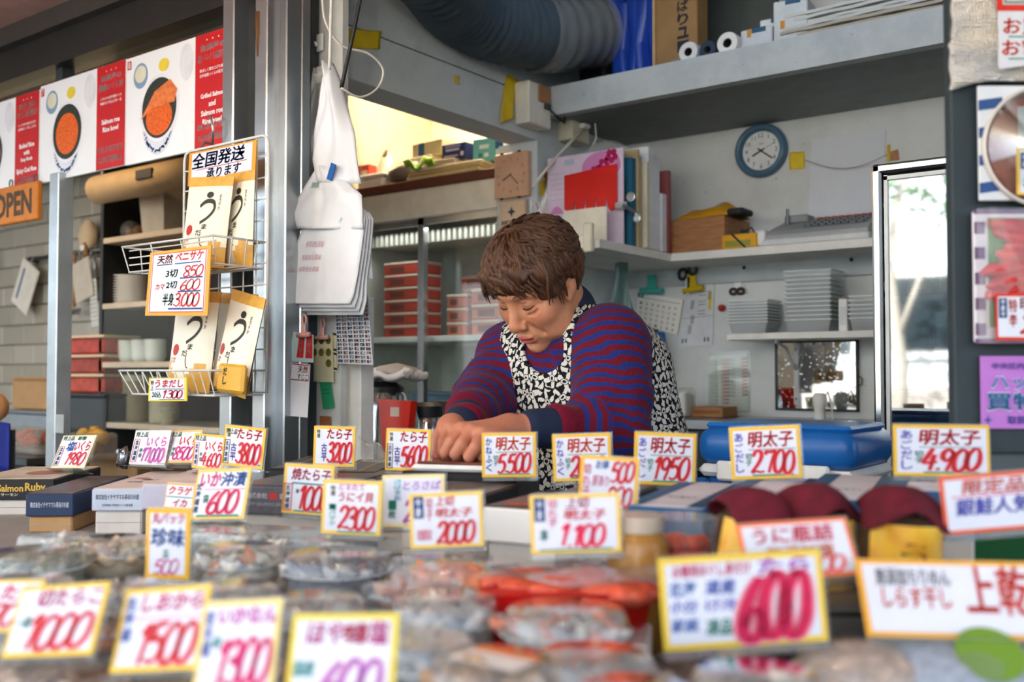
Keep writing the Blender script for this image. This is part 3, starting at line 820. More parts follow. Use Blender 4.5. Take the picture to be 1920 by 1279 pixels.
def sw_attr(V):
    best = np.full(len(V), 9.0); val = np.zeros(len(V)); cuff = np.zeros(len(V))
    Lu = np.linalg.norm(LEL - LSH); Ru = np.linalg.norm(REL - RSH)
    for a, b, r, s0, cf in ((LSH, LEL, 0.066, 0.0, 0), (LEL, LCU, 0.05, Lu, 1), (RSH, REL, 0.06, 0.0, 0), (REL, RCU, 0.048, Ru, 1)):
        t, d = tpar(V, a, b); L = np.linalg.norm(b - a); e = d - r; m = e < best; tu = ((V - a) @ (b - a)) / L**2; tc = t; t = tu if not cf else np.maximum(tu, 0) 
        best = np.where(m, e, best); val = np.where(m, (s0 + t * L) / 0.0185, val)
        cuff = np.where(m, np.clip((tc - 0.74) * 30, 0, 1) * cf, cuff)
    et = np.linalg.norm((V - np.array((-1.05, 1.68, 1.05))) / np.array((1, 0.8, 1.6)), axis=1) - 0.155
    m = et < best + 0.005
    val = np.where(m, (1.3 - V[:, 2]) / 0.019 + 0.25, val); cuff = np.where(m, 0, cuff)
    return {'stripe': val, 'cuff': cuff}
V, Q = sw.mesh(); sm_mesh('sweater', V, Q, M_KNIT, person, OC, 1, sw_attr)['label'] = 'knit sweater striped in maroon and blue'

# ---- navy undershirt: turtleneck and cuffs
M_NAVY = mat('#1c2740', 0.85, vary=0.15, bump=0.2, bscale=300)
cg = SDF(np.array([-1.62, 1.25, 0.92]), np.array([-0.80, 1.90, 1.42]), 0.0036)
nd = (hw(0, -0.03, -0.06) - NECK); nd = nd / np.linalg.norm(nd)
cg.cap(NECK - nd * 0.02, NECK + nd * 0.050, 0.074, 0.067, 0.01)
for a, b, r0, r1 in ((LCU, LWR, 0.038, 0.033), (RCU, RWR, 0.0355, 0.032)):
    ax = (b - a) / np.linalg.norm(b - a)
    cg.cap(a - ax * 0.02, a + ax * (0.046 if r0 > 0.037 else 0.030), r0, r1, 0.006)
V, Q = cg.mesh(); 
fc = V[Q].mean(1)
isn = np.linalg.norm(fc - NECK, axis=1) < 0.2; isl = np.linalg.norm(fc - LCU, axis=1) < 0.12
for nm, msk in (('collar', isn), ('cuff', isl & ~isn), ('cuff', ~isl & ~isn)):
    q = Q[msk]; u, inv = np.unique(q, return_inverse=True)
    sm_mesh(nm, V[u], inv.reshape(q.shape), M_NAVY, person, OC, 1)

# ---- apron: bib with scooped neck and broad straps, printed with pale flowers
ag = SDF(np.array([-1.36, 1.42, 0.72]), np.array([-0.74, 1.98, 1.36]), 0.0045)
torso(ag, 0.010)
ag.cap(LSH, RSH, 0.070, 0.066, 0.05); ag.cap(NECK, NECK + np.array((0.005, 0.0, -0.06)), 0.076, 0.092, 0.04)
inner = SDF(ag.lo, ag.lo + (ag.n - 1) * ag.h, ag.h)
ag.v = np.maximum(ag.v, -(ag.v + 0.012))
ag.cap(NECK + np.array((0, 0.03, 0.1)), NECK + np.array((0, 0.0, 0.0)), 0.085, 0.080, 0.004, 's')   # neck opening
ag.cap(NECK, np3(P(985, 672, d=1.79)), 0.072, 0.030, 0.004, 's')
for A, B, r in ((LSH, LEL, 0.074), (RSH, REL, 0.068)):
    ag.cap(A, B, r, 0.058, 0.004, 's')
apm = NT('floral_apron'); ap = apm.n('ShaderNodeAttribute'); ap.attribute_name = 'cloth'
warp = apm.noise(55, ap.outputs['Vector'], 2, 0.5)
vm = apm.n('ShaderNodeVectorMath', operation='SCALE'); apm.l(warp.outputs['Color'], vm.inputs[0]); vm.inputs['Scale'].default_value = 0.014
va = apm.n('ShaderNodeVectorMath', operation='ADD'); apm.l(ap.outputs['Vector'], va.inputs[0]); apm.l(vm.outputs[0], va.inputs[1])
v1 = apm.n('ShaderNodeTexVoronoi', voronoi_dimensions='2D', feature='F1'); v1.inputs['Scale'].default_value = 31; v1.inputs['Randomness'].default_value = 0.8; apm.l(va.outputs[0], v1.inputs['Vector'])
sc_ = apm.n('ShaderNodeVectorMath', operation='SCALE'); apm.l(va.outputs[0], sc_.inputs[0]); sc_.inputs['Scale'].default_value = 1.0
df_ = apm.n('ShaderNodeVectorMath', operation='SUBTRACT'); apm.l(va.outputs[0], df_.inputs[0]); apm.l(v1.outputs['Position'], df_.inputs[1])
sx_ = apm.n('ShaderNodeSeparateXYZ'); apm.l(df_.outputs[0], sx_.inputs[0])
ang = apm.math('ARCTAN2', sx_.outputs[1], sx_.outputs[0])
sepc = apm.n('ShaderNodeSeparateColor'); apm.l(v1.outputs['Color'], sepc.inputs[0])
ang = apm.math('ADD', ang, apm.math('MULTIPLY', sepc.outputs[0], 6.28))
pet = apm.math('ADD', 0.40, apm.math('MULTIPLY', apm.math('COSINE', apm.math('MULTIPLY', ang, 5.0)), 0.24))
inpet = apm.math('LESS_THAN', v1.outputs['Distance'], pet)
heart = apm.math('GREATER_THAN', v1.outputs['Distance'], 0.09)
vein = apm.math('GREATER_THAN', apm.math('ABSOLUTE', apm.math('SUBTRACT', v1.outputs['Distance'], 0.20)), 0.022)
flower = apm.math('MULTIPLY', apm.math('MULTIPLY', inpet, heart), vein)
v2 = apm.n('ShaderNodeTexVoronoi', voronoi_dimensions='2D', feature='DISTANCE_TO_EDGE'); v2.inputs['Scale'].default_value = 70; apm.l(va.outputs[0], v2.inputs['Vector'])
leaf = apm.math('MULTIPLY', apm.math('GREATER_THAN', v2.outputs['Distance'], 0.16), apm.math('GREATER_THAN', v1.outputs['Distance'], 0.56))
pat = apm.math('MINIMUM', apm.math('ADD', flower, leaf), 1.0)
M_APRON = apm.bsdf(apm.mix(pat, '#10131c', '#cfccc2'), 0.85, spec=0.2)
def ap_attr(V):
    q = V - np.array((-1.05, 1.69, 1.0)); a = np.arctan2(q[:, 0], -q[:, 1])
    return {'cloth': np.c_[a * 0.17, V[:, 2], np.zeros(len(V))]}
V, Q = ag.mesh(); sm_mesh('apron', V, Q, M_APRON, person, OC, 1, ap_attr)['label'] = 'black apron printed with white flowers'

# ---- trousers and shoes, hidden by the table from the front
tr = MB()
for sx in (-1, 1): tr.tube([Vector((-1.03 + sx*0.08, 1.70, z)) - Vector(OC) for z in (0.86, 0.62, 0.45, 0.25, 0.06)], [0.105, 0.10, 0.075, 0.07, 0.06], 16)
tr.build('trousers', mat('#2a2e38', 0.85), person, True)['kind'] = 'stuff'
for sx in (-1, 1):
    MB().rbox(tuple(Vector((-1.03 + sx*0.08 - 0.045, 1.55, 0.0)) - Vector(OC)), tuple(Vector((-1.03 + sx*0.08 + 0.045, 1.78, 0.085)) - Vector(OC)), 0.03, seg=3).build('shoe', M_BLACK, person, True)

# ================================================================== fridge nook on the left
FY = 2.80
fr = thing('glass_door_fridge', 'tall display fridge with two sliding glass doors, stacked red boxes inside', 'fridge', (-2.10, FY, 0))
FWD, FZ = 0.80, 1.845     # width to the left, height
M_FR = mat('#cfcabb', 0.4)
w = MB(); w.box((-FWD, 0.56, 0), (0, 0.60, FZ)); w.box((-FWD, 0.03, 0), (-FWD + 0.03, 0.56, FZ)); w.box((-0.03, 0.03, 0), (0, 0.56, FZ)); w.box((-FWD, 0.03, FZ - 0.02), (0, 0.56, FZ)); w.box((-FWD, 0.03, 0), (0, 0.56, 0.3)); w.build('cabinet', mat('#c9cbc4', 0.45), fr)
w = MB(); w.rbox((-FWD, -0.01, 1.735), (0, 0.03, FZ), 0.004)
for k in range(6): w.box((-FWD + 0.05, -0.013, 1.752 + k * 0.013), (-0.44, -0.01, 1.757 + k * 0.013))
w.build('top_fascia', M_FR, fr)
for z in (0.72, 0.985, 1.27): MB().rbox((-FWD + 0.03, 0.06, z), (-0.03, 0.54, z + 0.022), 0.003).build('shelf', M_WHITE, fr)
w = MB()
for k in range(26): w.box((-FWD + 0.06 + k * 0.027, 0.08, 1.655), (-FWD + 0.072 + k * 0.027, 0.34, 1.70))
w.build('evaporator_grille', mat('#b9b9b2', 0.4), fr)
MB().lathe([(0.0, 0), (0.09, 0), (0.09, 0.02), (0.07, 0.045), (0, 0.045)], 24, Matrix.Translation((-0.18, 0.25, 1.60))).build('fan_cover', mat('#8b8b84', 0.5), fr)
for i, (xa, xb, y) in enumerate(((-FWD, -0.385, 0.012), (-0.415, 0.0, 0.0))):
    d = MB(); d.box((xa, y, 0.32), (xa + 0.03, y + 0.012, 1.735)); d.box((xb - 0.03, y, 0.32), (xb, y + 0.012, 1.735)); d.box((xa, y, 0.32), (xb, y + 0.012, 0.35)); d.box((xa, y, 1.71), (xb, y + 0.012, 1.735))
    do = d.build('door', M_ALU, fr)
    MB().box((xa + 0.03, y + 0.004, 0.35), (xb - 0.03, y + 0.008, 1.71)).build('pane', M_GLASS, do)
fd = bpy.data.lights.new('fridge_light', 'AREA'); fd.shape = 'RECTANGLE'; fd.size = 0.6; fd.size_y = 0.04; fd.energy = 0.6; fd.color = (1, 0.97, 0.9)
fo = bpy.data.objects.new('fridge_light', fd); COL.objects.link(fo); fo.parent = fr; fo.location = (-0.4, 0.045, 1.70)
# red boxes in the fridge
M_REDBOX = mat('#b8402e', 0.4); M_REDBOX2 = mat('#c76a52', 0.4)
def roe_box(x, y, z, wd, hh, label, m=M_REDBOX):
    t = thing('roe_box', label, 'box', (-2.10 + x, FY + y, z), 0, 'red boxes stacked in the fridge')
    b = MB(); b.rbox((-wd/2, 0, 0), (wd/2, 0.12, hh * 0.80), 0.004); b.build('box_base', m, t)
    l = MB(); l.rbox((-wd/2 - 0.002, -0.002, hh * 0.80), (wd/2 + 0.002, 0.122, hh), 0.003); l.build('lid', mat('#d8c4b4', 0.3), t)
    p = MB(); rect(p, -wd*0.34, hh*0.2, wd*0.05, hh*0.65, 0.0012, UPRIGHT); p.build('label_print', mat('#6d3a30', 0.6), t)
z = 1.292
for i in range(6): roe_box(-0.585, 0.10, z + i * 0.050, 0.20, 0.048, ['lowest', 'second lowest', 'third', 'fourth', 'fifth', 'topmost'][i] + ' red roe box of the tall stack behind the left fridge door')
for i in range(5): roe_box(-0.36, 0.30, z + i * 0.050, 0.18, 0.048, ['lowest', 'second', 'third', 'fourth', 'topmost'][i] + ' red roe box of the stack at the back of the fridge shelf')
for i in range(3): roe_box(-0.305, 0.10, z + i * 0.053, 0.10, 0.051, ['bottom', 'middle', 'top'][i] + ' narrow pale red box beside the fridge door divider', M_REDBOX2)
for i in range(3): roe_box(-0.135, 0.10, z + i * 0.058, 0.20, 0.056, ['bottom', 'middle', 'top'][i] + ' wide pale red box at the right of the fridge shelf', M_REDBOX2)
t = thing('food_container', 'dark round-lidded container on the middle fridge shelf', 'container', (-2.10 - 0.20, FY + 0.2, 1.008))
MB().lathe([(0.075, 0), (0.085, 0.11), (0.088, 0.115), (0.088, 0.135), (0.06, 0.165), (0, 0.17)], 24).build('tub', M_DKGREY, t, True)
t = thing('food_container', 'blue plastic crate on the lower fridge shelf', 'container', (-2.10 - 0.45, FY + 0.2, 1.008))
MB().rbox((-0.12, -0.07, 0), (0.12, 0.07, 0.06), 0.006).build('tub', mat('#5f7f9c', 0.4), t); MB().rbox((-0.125, -0.075, 0.06), (0.125, 0.075, 0.07), 0.003).build('rim', mat('#7b95aa', 0.4), t)
for i, (x, c, nm) in enumerate(((-0.62, '#8d8266', 'olive'), (-0.30, '#6f6a60', 'grey'), (-0.10, '#a0603a', 'orange'))):
    t = thing('food_container', nm + ' lidded food tub on the lowest fridge shelf', 'container', (-2.10 + x, FY + 0.18, 0.742))
    MB().rbox((-0.07, -0.06, 0), (0.07, 0.06, 0.10), 0.01).build('tub', mat(c, 0.45), t); MB().rbox((-0.074, -0.064, 0.10), (0.074, 0.064, 0.115), 0.004).build('lid', M_WHITE, t)
# pale sack leaning in front of the fridge
t = thing('plastic_sack', 'knotted yellowish plastic sack slumped in front of the fridge', 'sack', (P(885, 760, Y=2.50).x, 2.50, 0.93))
def sackf(u, v):
    a = 2*PI*u; r = 0.10 * (1 - 0.75 * v**1.6) * (1 + 0.10*math.sin(5*a + 6*v) + 0.05*math.sin(11*a)); return (r*math.cos(a), r*math.sin(a)*0.8, -0.06 + 0.24*v)
MB().sheet(sackf, 40, 12).build('bag', mat('#cbbf94', 0.4, bump=0.3, bscale=40), t, True)
MB().tube([(0, 0, 0.17), (-0.01, 0, 0.21), (0.02, 0.0, 0.25)], [0.03, 0.012, 0.03], 8).build('knot', M_WRAP, t, True)
st = thing('stool_table', 'low side table behind the counter carrying kettles and flasks', 'table', (0, 0, 0))
w = MB(); w.box((-2.30, 1.90, 0.84), (-1.28, 2.70, 0.87)); w.build('table_top', M_STEEL_D, st)
for x in (-2.27, -1.31):
    for y in (1.93, 2.59): MB().box((x - 0.015, y - 0.015, 0), (x + 0.015, y + 0.015, 0.84)).build('leg', M_STEEL_D, st)


# board and clutter on top of the fridge
TOPZ = FZ
bo = MB(); bo.rbox((-0.80, -0.015, 0), (0.0, 0.5, 0.035), 0.003); o = bo.build('shelf_board', mat('#5b3224', 0.6), None, loc=(-2.10, FY, TOPZ)); tagp(o, 'dark brown board lying along the fridge top', 'board')
BZ = TOPZ + 0.036
def nk(px, y=FY + 0.06): return P(px, 300, Y=y).x
t = thing('food_tub', 'white lidded plastic tub at the left end of the fridge top', 'tub', (nk(700), FY + 0.10, BZ))
MB().rbox((-0.075, -0.06, 0), (0.075, 0.06, 0.05), 0.012).build('body', M_WHITE, t); MB().rbox((-0.08, -0.065, 0.05), (0.08, 0.065, 0.065), 0.006).build('lid', M_WHITE, t)
for k, (c, px) in enumerate((('#c8b487', 835), ('#b89b62', 845), ('#d2c29a', 850))):
    o = MB().rbox((-0.19 + 0.012*k, -0.05, 0), (0.17, 0.10, 0.0135), 0.003).build('paper_folder', mat(c, 0.6), None, loc=(nk(842, FY + 0.02), FY + 0.04, BZ + 0.014 * k), rot=(0, 0, 0.03 * k - 0.02))
    tagp(o, ['lowest', 'middle', 'topmost'][k] + ' tan paper folder in the flat pile on the fridge top', 'folder', 'folders on the fridge top')
FZ2 = BZ + 0.043
def carton(name, label, px, y, z, sx, sy, sz, m, rz=0.0, cat='box', prints=()):
    t = thing(name, label, cat, (nk(px, y), y, z), rz)
    MB().rbox((-sx/2, 0, 0), (sx/2, sy, sz), 0.003).build('carton', m, t)
    for (c, x0, z0, x1, z1) in prints:
        p = MB(); rect(p, -sx/2 + sx*x0, sz*z0, -sx/2 + sx*x1, sz*z1, 0.0008, UPRIGHT); p.build('printed_panel', mat(c, 0.5), t)
    return t
M_PALE = mat('#d8c9ae', 0.6)
carton('tissue_carton', 'cream carton with red and blue panels on the fridge top', 783, FY + 0.10, FZ2, 0.15, 0.14, 0.075, M_PALE, -0.12, prints=(('#c8301e', 0.02, 0.05, 0.32, 0.95), ('#e8e0d0', 0.08, 0.12, 0.24, 0.4)))
carton('tissue_carton', 'cream carton tipped on top of the other cartons with blue panel', 800, FY + 0.12, FZ2 + 0.076, 0.17, 0.14, 0.06, mat('#d2bf9c', 0.6), -0.1, prints=(('#1f5a94', 0.22, 0.1, 0.42, 0.95),))
carton('tissue_carton', 'plain beige carton behind the cream carton on the fridge', 858, FY + 0.16, FZ2, 0.12, 0.12, 0.10, mat('#c2ab86', 0.6), 0.1)
t = carton('glove_box', 'navy blue cardboard box with pale print on the fridge top', 850, FY + 0.03, FZ2 + 0.02, 0.115, 0.09, 0.062, mat('#27306e', 0.45), 0.0, prints=(('#c9c2da', 0.18, 0.55, 0.75, 0.68), ('#8f90c4', 0.15, 0.74, 0.8, 0.9), ('#b9b6d0', 0.1, 0.2, 0.7, 0.3), ('#e6e0ea', 0.8, 0.2, 0.93, 0.45)))
carton('small_carton', 'small pale carton under the navy box on the fridge', 832, FY + 0.0, FZ2, 0.10, 0.05, 0.022, mat('#c7b391', 0.6), 0.1)
carton('mask_box', 'turquoise box with white dots on the fridge top', 908, FY + 0.05, FZ2, 0.105, 0.09, 0.088, mat('#6db9b6', 0.5), 0.05, prints=(('#2f7f92', 0.25, 0.2, 0.42, 0.38), ('#e2eeea', 0.5, 0.2, 0.68, 0.36), ('#d5ebe6', 0.3, 0.55, 0.7, 0.72)))
carton('milk_box', 'slim blue and white box beside the turquoise box', 936, FY + 0.02, FZ2, 0.035, 0.05, 0.07, mat('#d8dcd8', 0.5), prints=(('#2a5f8f', 0.0, 0.45, 1.0, 0.85),))
t = thing('snack_packet', 'crumpled green snack packet lying on the folders', 'packet', (nk(792, FY), FY + 0.0, FZ2))
MB().sheet(lambda u, v: ((u - 0.5)*0.13, (v - 0.5)*0.07, 0.018 + 0.018*math.sin(9*u + 5*v) * (1 - abs(2*u-1)) + 0.012*math.cos(13*v + 4*u)), 20, 10, 0.004).build('wrapper', mat('#88b53c', 0.3), t, True)
t = thing('plastic_bag', 'puffed white plastic bag on the fridge top', 'bag', (nk(722, FY + 0.25), FY + 0.25, BZ + 0.05))
MB().sheet(lambda u, v: ((0.07*(1-0.8*v**2)*(1+0.12*math.sin(10*PI*u)*v))*math.cos(2*PI*u), 0.05*(1-0.8*v**2)*math.sin(2*PI*u), 0.20*v - 0.05 + 0.02*math.sin(6*u)), 32, 10).build('bag', mat('#e4d9c2', 0.4), t, True)
t = thing('clear_bag', 'clear plastic bag of dark goods beside the white tub', 'bag', (nk(735, FY), FY + 0.08, BZ + 0.030))
MB().blob((0, 0, 0.02), (0.09, 0.05, 0.035), 16, 8, 0.1).build('contents', mat('#3a2a20', 0.7, bump=0.5, bscale=60), t, True); MB().blob((0, 0, 0.026), (0.098, 0.058, 0.045), 16, 8, 0.08).build('film', M_WRAP, t, True)
carton('red_packet', 'small red packet behind the white bag on the fridge', 680, FY + 0.12, BZ + 0.08, 0.07, 0.05, 0.05, mat('#c23524', 0.45), prints=(('#e3cdb9', 0.4, 0.1, 0.9, 0.5),))
# hanging bundle and sign on the nook wall
t = thing('hanging_cloth', 'brown patterned cloth bundle hanging on the nook wall', 'cloth', (P(690, 230, Y=YB + 0.10).x, YB + 0.146, 1.95))
MB().sheet(lambda u, v: ((u - 0.5)*0.11 + 0.01*math.sin(7*v), -0.03 - 0.012*math.sin(9*u + 3*v), 0.34*v - 0.1 - 0.03*abs(u - 0.5)), 12, 16, 0.006).build('cloth', mat('#8f7346', 0.9, vary=0.5, scale=30), t, True)
MB().tube([(0, -0.035, 0.235), (0, -0.026, 0.235)], 0.006, 8).build('nail', M_STEEL_D, t)
t = thing('warning_sign', 'small white prohibition sign with red ring on the nook wall', 'sign', (P(772, 222, Y=YB + 0.115).x, YB + 0.115, P(772, 222, Y=YB + 0.115).z))
MB().box((-0.05, 0, -0.05), (0.05, 0.004, 0.05)).build('plate', M_PAPER, t)
p = MB()
p.tube([(0.034*math.cos(2*PI*i/24), -0.001, 0.034*math.sin(2*PI*i/24)) for i in range(24)], 0.005, 4, closed=True); p.tube([(-0.024, -0.001, 0.024), (0.024, -0.001, -0.024)], 0.004, 4); p.build('ring_print', mat('#cf4a22', 0.6), t)

# ================================================================== pillar and beam fittings
t = thing('square_clock', 'square pinkish wall clock with slim hands on the pillar', 'clock', (P(964, 330, Y=2.755).x, 2.757, P(964, 330, Y=2.755).z))
MB().rbox((-0.072, -0.022, -0.078), (0.072, 0, 0.078), 0.003).build('body', mat('#c79f82', 0.35), t)
p = MB()
for s_, x, z in (('12', 0, 0.056), ('1', 0.03, 0.05), ('2', 0.05, 0.03), ('3', 0.056, 0), ('4', 0.05, -0.028), ('5', 0.03, -0.05), ('6', 0, -0.056), ('7', -0.03, -0.05), ('8', -0.05, -0.028), ('9', -0.056, 0), ('10', -0.05, 0.03), ('11', -0.03, 0.05)):
    put_text(p, s_, x - 0.005, z - 0.006, x + 0.005, z + 0.006, 0.0228, 0.01, 0, UPRIGHT, fill=False)
p.build('numerals', mat('#8d6c58', 0.6), t)['kind'] = 'stuff'
MB().tube([(0.004, -0.025, 0.004), (-0.032, -0.025, -0.016)], 0.0022, 6).build('hour_hand', mat('#56716a', 0.5), t); MB().tube([(0, -0.027, 0.002), (0.034, -0.027, -0.034)], 0.0015, 6).build('minute_hand', mat('#56716a', 0.5), t)
for x in (-0.04, 0.035):
    for z in (-0.079, 0.079): MB().rbox((x - 0.006, -0.024, z - 0.003), (x + 0.006, -0.018, z + 0.003), 0.001).build('clip', M_BLACK, t)
t = thing('coffee_packet', 'beige packet with a dark star emblem hanging under the square clock', 'packet', (P(965, 405, Y=2.75).x, 2.752, P(965, 405, Y=2.75).z))
MB().rbox((-0.055, -0.02, -0.085), (0.055, 0, 0.055), 0.006).build('pouch', mat('#c6ae90', 0.6), t); MB().rbox((-0.075, -0.010, -0.095), (-0.050, 0, 0.06), 0.004).build('sleeve', M_WRAP, t)
p = MB(); sp = []
for i in range(8): a = PI*i/4; r = 0.020 if i % 2 == 0 else 0.008; sp.append((r*math.sin(a)*0.9, 0.012 + r*math.cos(a), 0.0206))
p.add(sp, [tuple(range(8))], UPRIGHT); put_text(p, 'BABY PANDA', -0.042, -0.03, 0.042, -0.016, 0.0206, 0.03, 0, UPRIGHT); p.build('print', mat('#2a3648', 0.6), t)
t = thing('power_strip', 'white power strip hanging at a slant on the pillar', 'power strip', P(1018, 385, X=XL).xyz)
MB().rbox((0, -0.02, -0.11), (0.02, 0.02, 0.08), 0.005, Matrix.Rotation(-0.55, 4, 'X')).build('strip', M_WHITE, t)
w = MB()
for k in range(3): w.tube([(0.012, -0.06 + 0.03*math.cos(a*0.9 + k), -0.05 + 0.055*math.sin(a)) for a in [2*PI*i/20 for i in range(21)]], 0.0028, 6)
w.build('cord_loop', M_WHITE, t, True)
def wall_x(name, label, cat, px, py, sy, sz, dep, m, x=XL):
    c = P(px, py, X=x); o = thing(name, label, cat, (x, c.y, c.z)); MB().rbox((0, -sy/2, -sz/2), (dep, sy/2, sz/2), 0.004).build('body', m, o); return o
# switch boxes at the end of the beam
t = thing('switch_box', 'white electrical switch box at the end of the beam', 'switch box', (XL + 0.001, 2.69, P(1020, 212, X=XL).z))
MB().rbox((0, -0.065, -0.075), (0.06, 0.065, 0.065), 0.004).build('body', mat('#dcd9cc', 0.45), t); MB().rbox((0.060, -0.015, 0.005), (0.066, 0.055, 0.062), 0.002).build('brown_panel', mat('#a3754c', 0.5), t); MB().rbox((0.060, 0.02, -0.015), (0.075, 0.045, 0.004), 0.002).build('switch', M_DKGREY, t)
MB().tube([(0.07, 0.03, -0.01), (0.09, 0.06, -0.04), (0.09, 0.10, -0.05), (0.08, 0.12, -0.01), (0.06, 0.11, 0.03), (0.02, 0.09, 0.02)], 0.004, 6).build('cable', M_BLACK, t, True)
t = thing('socket_box', 'cream socket box with two plugs under the upper shelf', 'socket', (XL, 2.93, P(1072, 235, X=XL).z))
MB().rbox((0, -0.05, -0.075), (0.065, 0.06, 0.07), 0.004).build('body', mat('#cfcbb6', 0.5), t)
for k, z in enumerate((0.012, -0.03)): MB().rbox((0.065, -0.01, z), (0.09, 0.03, z + 0.016), 0.003).build('plug', M_WHITE, t)
MB().tube([(0.085, 0.01, -0.022), (0.07, -0.08, -0.10), (0.045, -0.18, -0.20), (0.03, -0.24, -0.27)], 0.0055, 8).build('cable', mat('#d8d4c4', 0.5), t, True)
MB().tube([(0.085, 0.01, 0.02), (0.10, 0.04, 0.0), (0.10, 0.05, -0.06), (0.08, 0.02, -0.13)], 0.003, 6).build('cable', M_WHITE, t, True)
# adhesive tape scraps
def tape(label, corners, c, face, cat='tape', curl=0.0):
    """corner pixels tl tr br bl on the plane face"""
    ps = [P(x, y, **face) for x, y in corners]; o0 = sum(ps, Vector()) / 4
    n = (ps[1] - ps[0]).cross(ps[3] - ps[0]).normalized()
    if n.dot(CAM - o0) < 0: n = -n
    def f(u, v):
        p = ps[3].lerp(ps[2], u).lerp(ps[0].lerp(ps[1], u), v) - o0
        return p + n * (0.0025 + curl * (1 - v)**2 + 0.0015*math.sin(8*u + 5*v))
    m = MB(); m.sheet(f, 8, 10, 0.0006)
    return tagp(m.build('tape_strip', mat(c, 0.5), None, True, loc=o0), label, cat)
BX = dict(X=XL)
tape('yellow tape scrap across the top of the beam', [(648, 55), (714, 58), (711, 93), (650, 90)], '#d8bd1e', BX)
tape('twisted yellow tape strip hanging near the beam end', [(950, 140), (972, 150), (952, 225), (928, 232)], '#d8ba1c', BX, curl=0.02)
tape('tiny yellow tape bit in the middle of the beam', [(851, 141), (861, 143), (860, 160), (850, 155)], '#cbb03a', BX)
tape('red tape flap on the back wall under the upper shelf', [(1219, 226), (1265, 222), (1263, 250), (1226, 253)], '#b3402a', dict(Y=YB), curl=0.0)
tape('red tape stuck on the underside of the upper shelf', [(1224, 200), (1265, 196), (1265, 222), (1219, 226)], '#9c4a34', dict(Y=YB), curl=0.0)
tape('dull orange tape scrap at the shelf corner', [(1112, 208), (1150, 203), (1154, 218), (1118, 214)], '#97492e', dict(Y=YB), curl=0.0)
tape('yellow tape square beside the round clock', [(1480, 286), (1509, 284), (1509, 317), (1481, 319)], '#d9bd22', dict(Y=YB))
tape('thin yellow tape beside the blank paper sheet', [(1663, 272), (1670, 271), (1670, 303), (1664, 304)], '#c9a92c', dict(Y=YB))
tape('brown tape tag at the paper edge', [(1671, 284), (1684, 280), (1687, 300), (1671, 302)], '#a8794e', dict(Y=YB))
t = P(1026, 330, X=XL)
tape('orange cardboard flap hanging on the pillar side', [(1016, 328), (1034, 310), (1047, 330), (1030, 348)], '#a8683a', BX)
tape('yellow tag under the orange cardboard flap', [(1012, 340), (1024, 336), (1020, 366), (1010, 368)], '#c7a326', BX)
tape('brown paper strip below the orange flap', [(1038, 338), (1047, 334), (1045, 366), (1035, 372)], '#8a4d2c', BX)
# wall hooks and hanging wires near the bags
for py, nm in ((80, 'upper'), (140, 'lower')):
    c = P(600, py, Y=1.745); t = thing('adhesive_hook', nm + ' white adhesive hook on the partition beside the hanging bags', 'hook', c.xyz)
    MB().rbox((-0.016, -0.006, -0.024), (0.016, 0, 0.022), 0.003).build('plate', M_WHITE, t); MB().tube([(0, -0.006, -0.005), (0.004, -0.018, -0.014), (0.006, -0.022, -0.004)], 0.003, 6).build('hook', M_WHITE, t, True)
def wire(label, pts, r, c, name='cable', cat='cable'):
    ps = catmull([tuple(P(*q[:2], d=q[2])) for q in pts], 6); o0 = Vector(ps[0])
    return tagp(MB().tube([Vector(p) - o0 for p in ps], r, 8).build(name, mat(c, 0.45), None, True, loc=o0), label, cat)
wire('white cable looping in front of the beam', [(604, -20, 2.28), (610, 40, 2.28), (640, 85, 2.30), (690, 100, 2.33), (718, 130, 2.36), (708, 165, 2.34), (675, 182, 2.30), (640, 165, 2.27)], 0.0026, '#e2dfd6')
wire('straight white cord running down to the hanging bags', [(622, -20, 2.22), (620, 50, 2.22), (618, 130, 2.22)], 0.0036, '#dedbd2')
wire('slim black rod hanging slantwise before the beam', [(679, -20, 2.25), (665, 50, 2.26), (640, 165, 2.28)], 0.0045, '#22262a', 'rod', 'rod')
wire('thin brown cord strung across the back wall to the paper', [(1509, 300, 3.40), (1560, 315, 3.35), (1610, 312, 3.29), (1664, 290, 3.23)], 0.0012, '#7d6a52')

# ---- ribbed flexible duct under the ceiling
dpts = catmull([tuple(P(*q[:2], d=q[2])) for q in ((760, -110, 2.6), (812, -50, 2.75), (862, 12, 2.95), (940, 50, 3.1), (1030, 62, 3.25), (1112, 58, 3.40))], 12)
rib = []
for i, p in enumerate(dpts): rib.append(0.108 + (0.007 if i % 2 else -0.006))
o0 = Vector(dpts[0]); o = thing('ventilation_duct', 'grey blue ribbed flexible duct curving under the ceiling', 'duct', o0)
MB().tube([Vector(p) - o0 for p in dpts], rib, 28).build('hose', mat('#4c5b66', 0.5), o, True)
MB().tube([Vector(p) - o0 for p in dpts[44:]], [0.122 + 0.008*math.sin(i*2.1) for i in range(len(dpts[44:]))], 24, cap=False).build('plastic_wrap', M_WRAP, o, True)

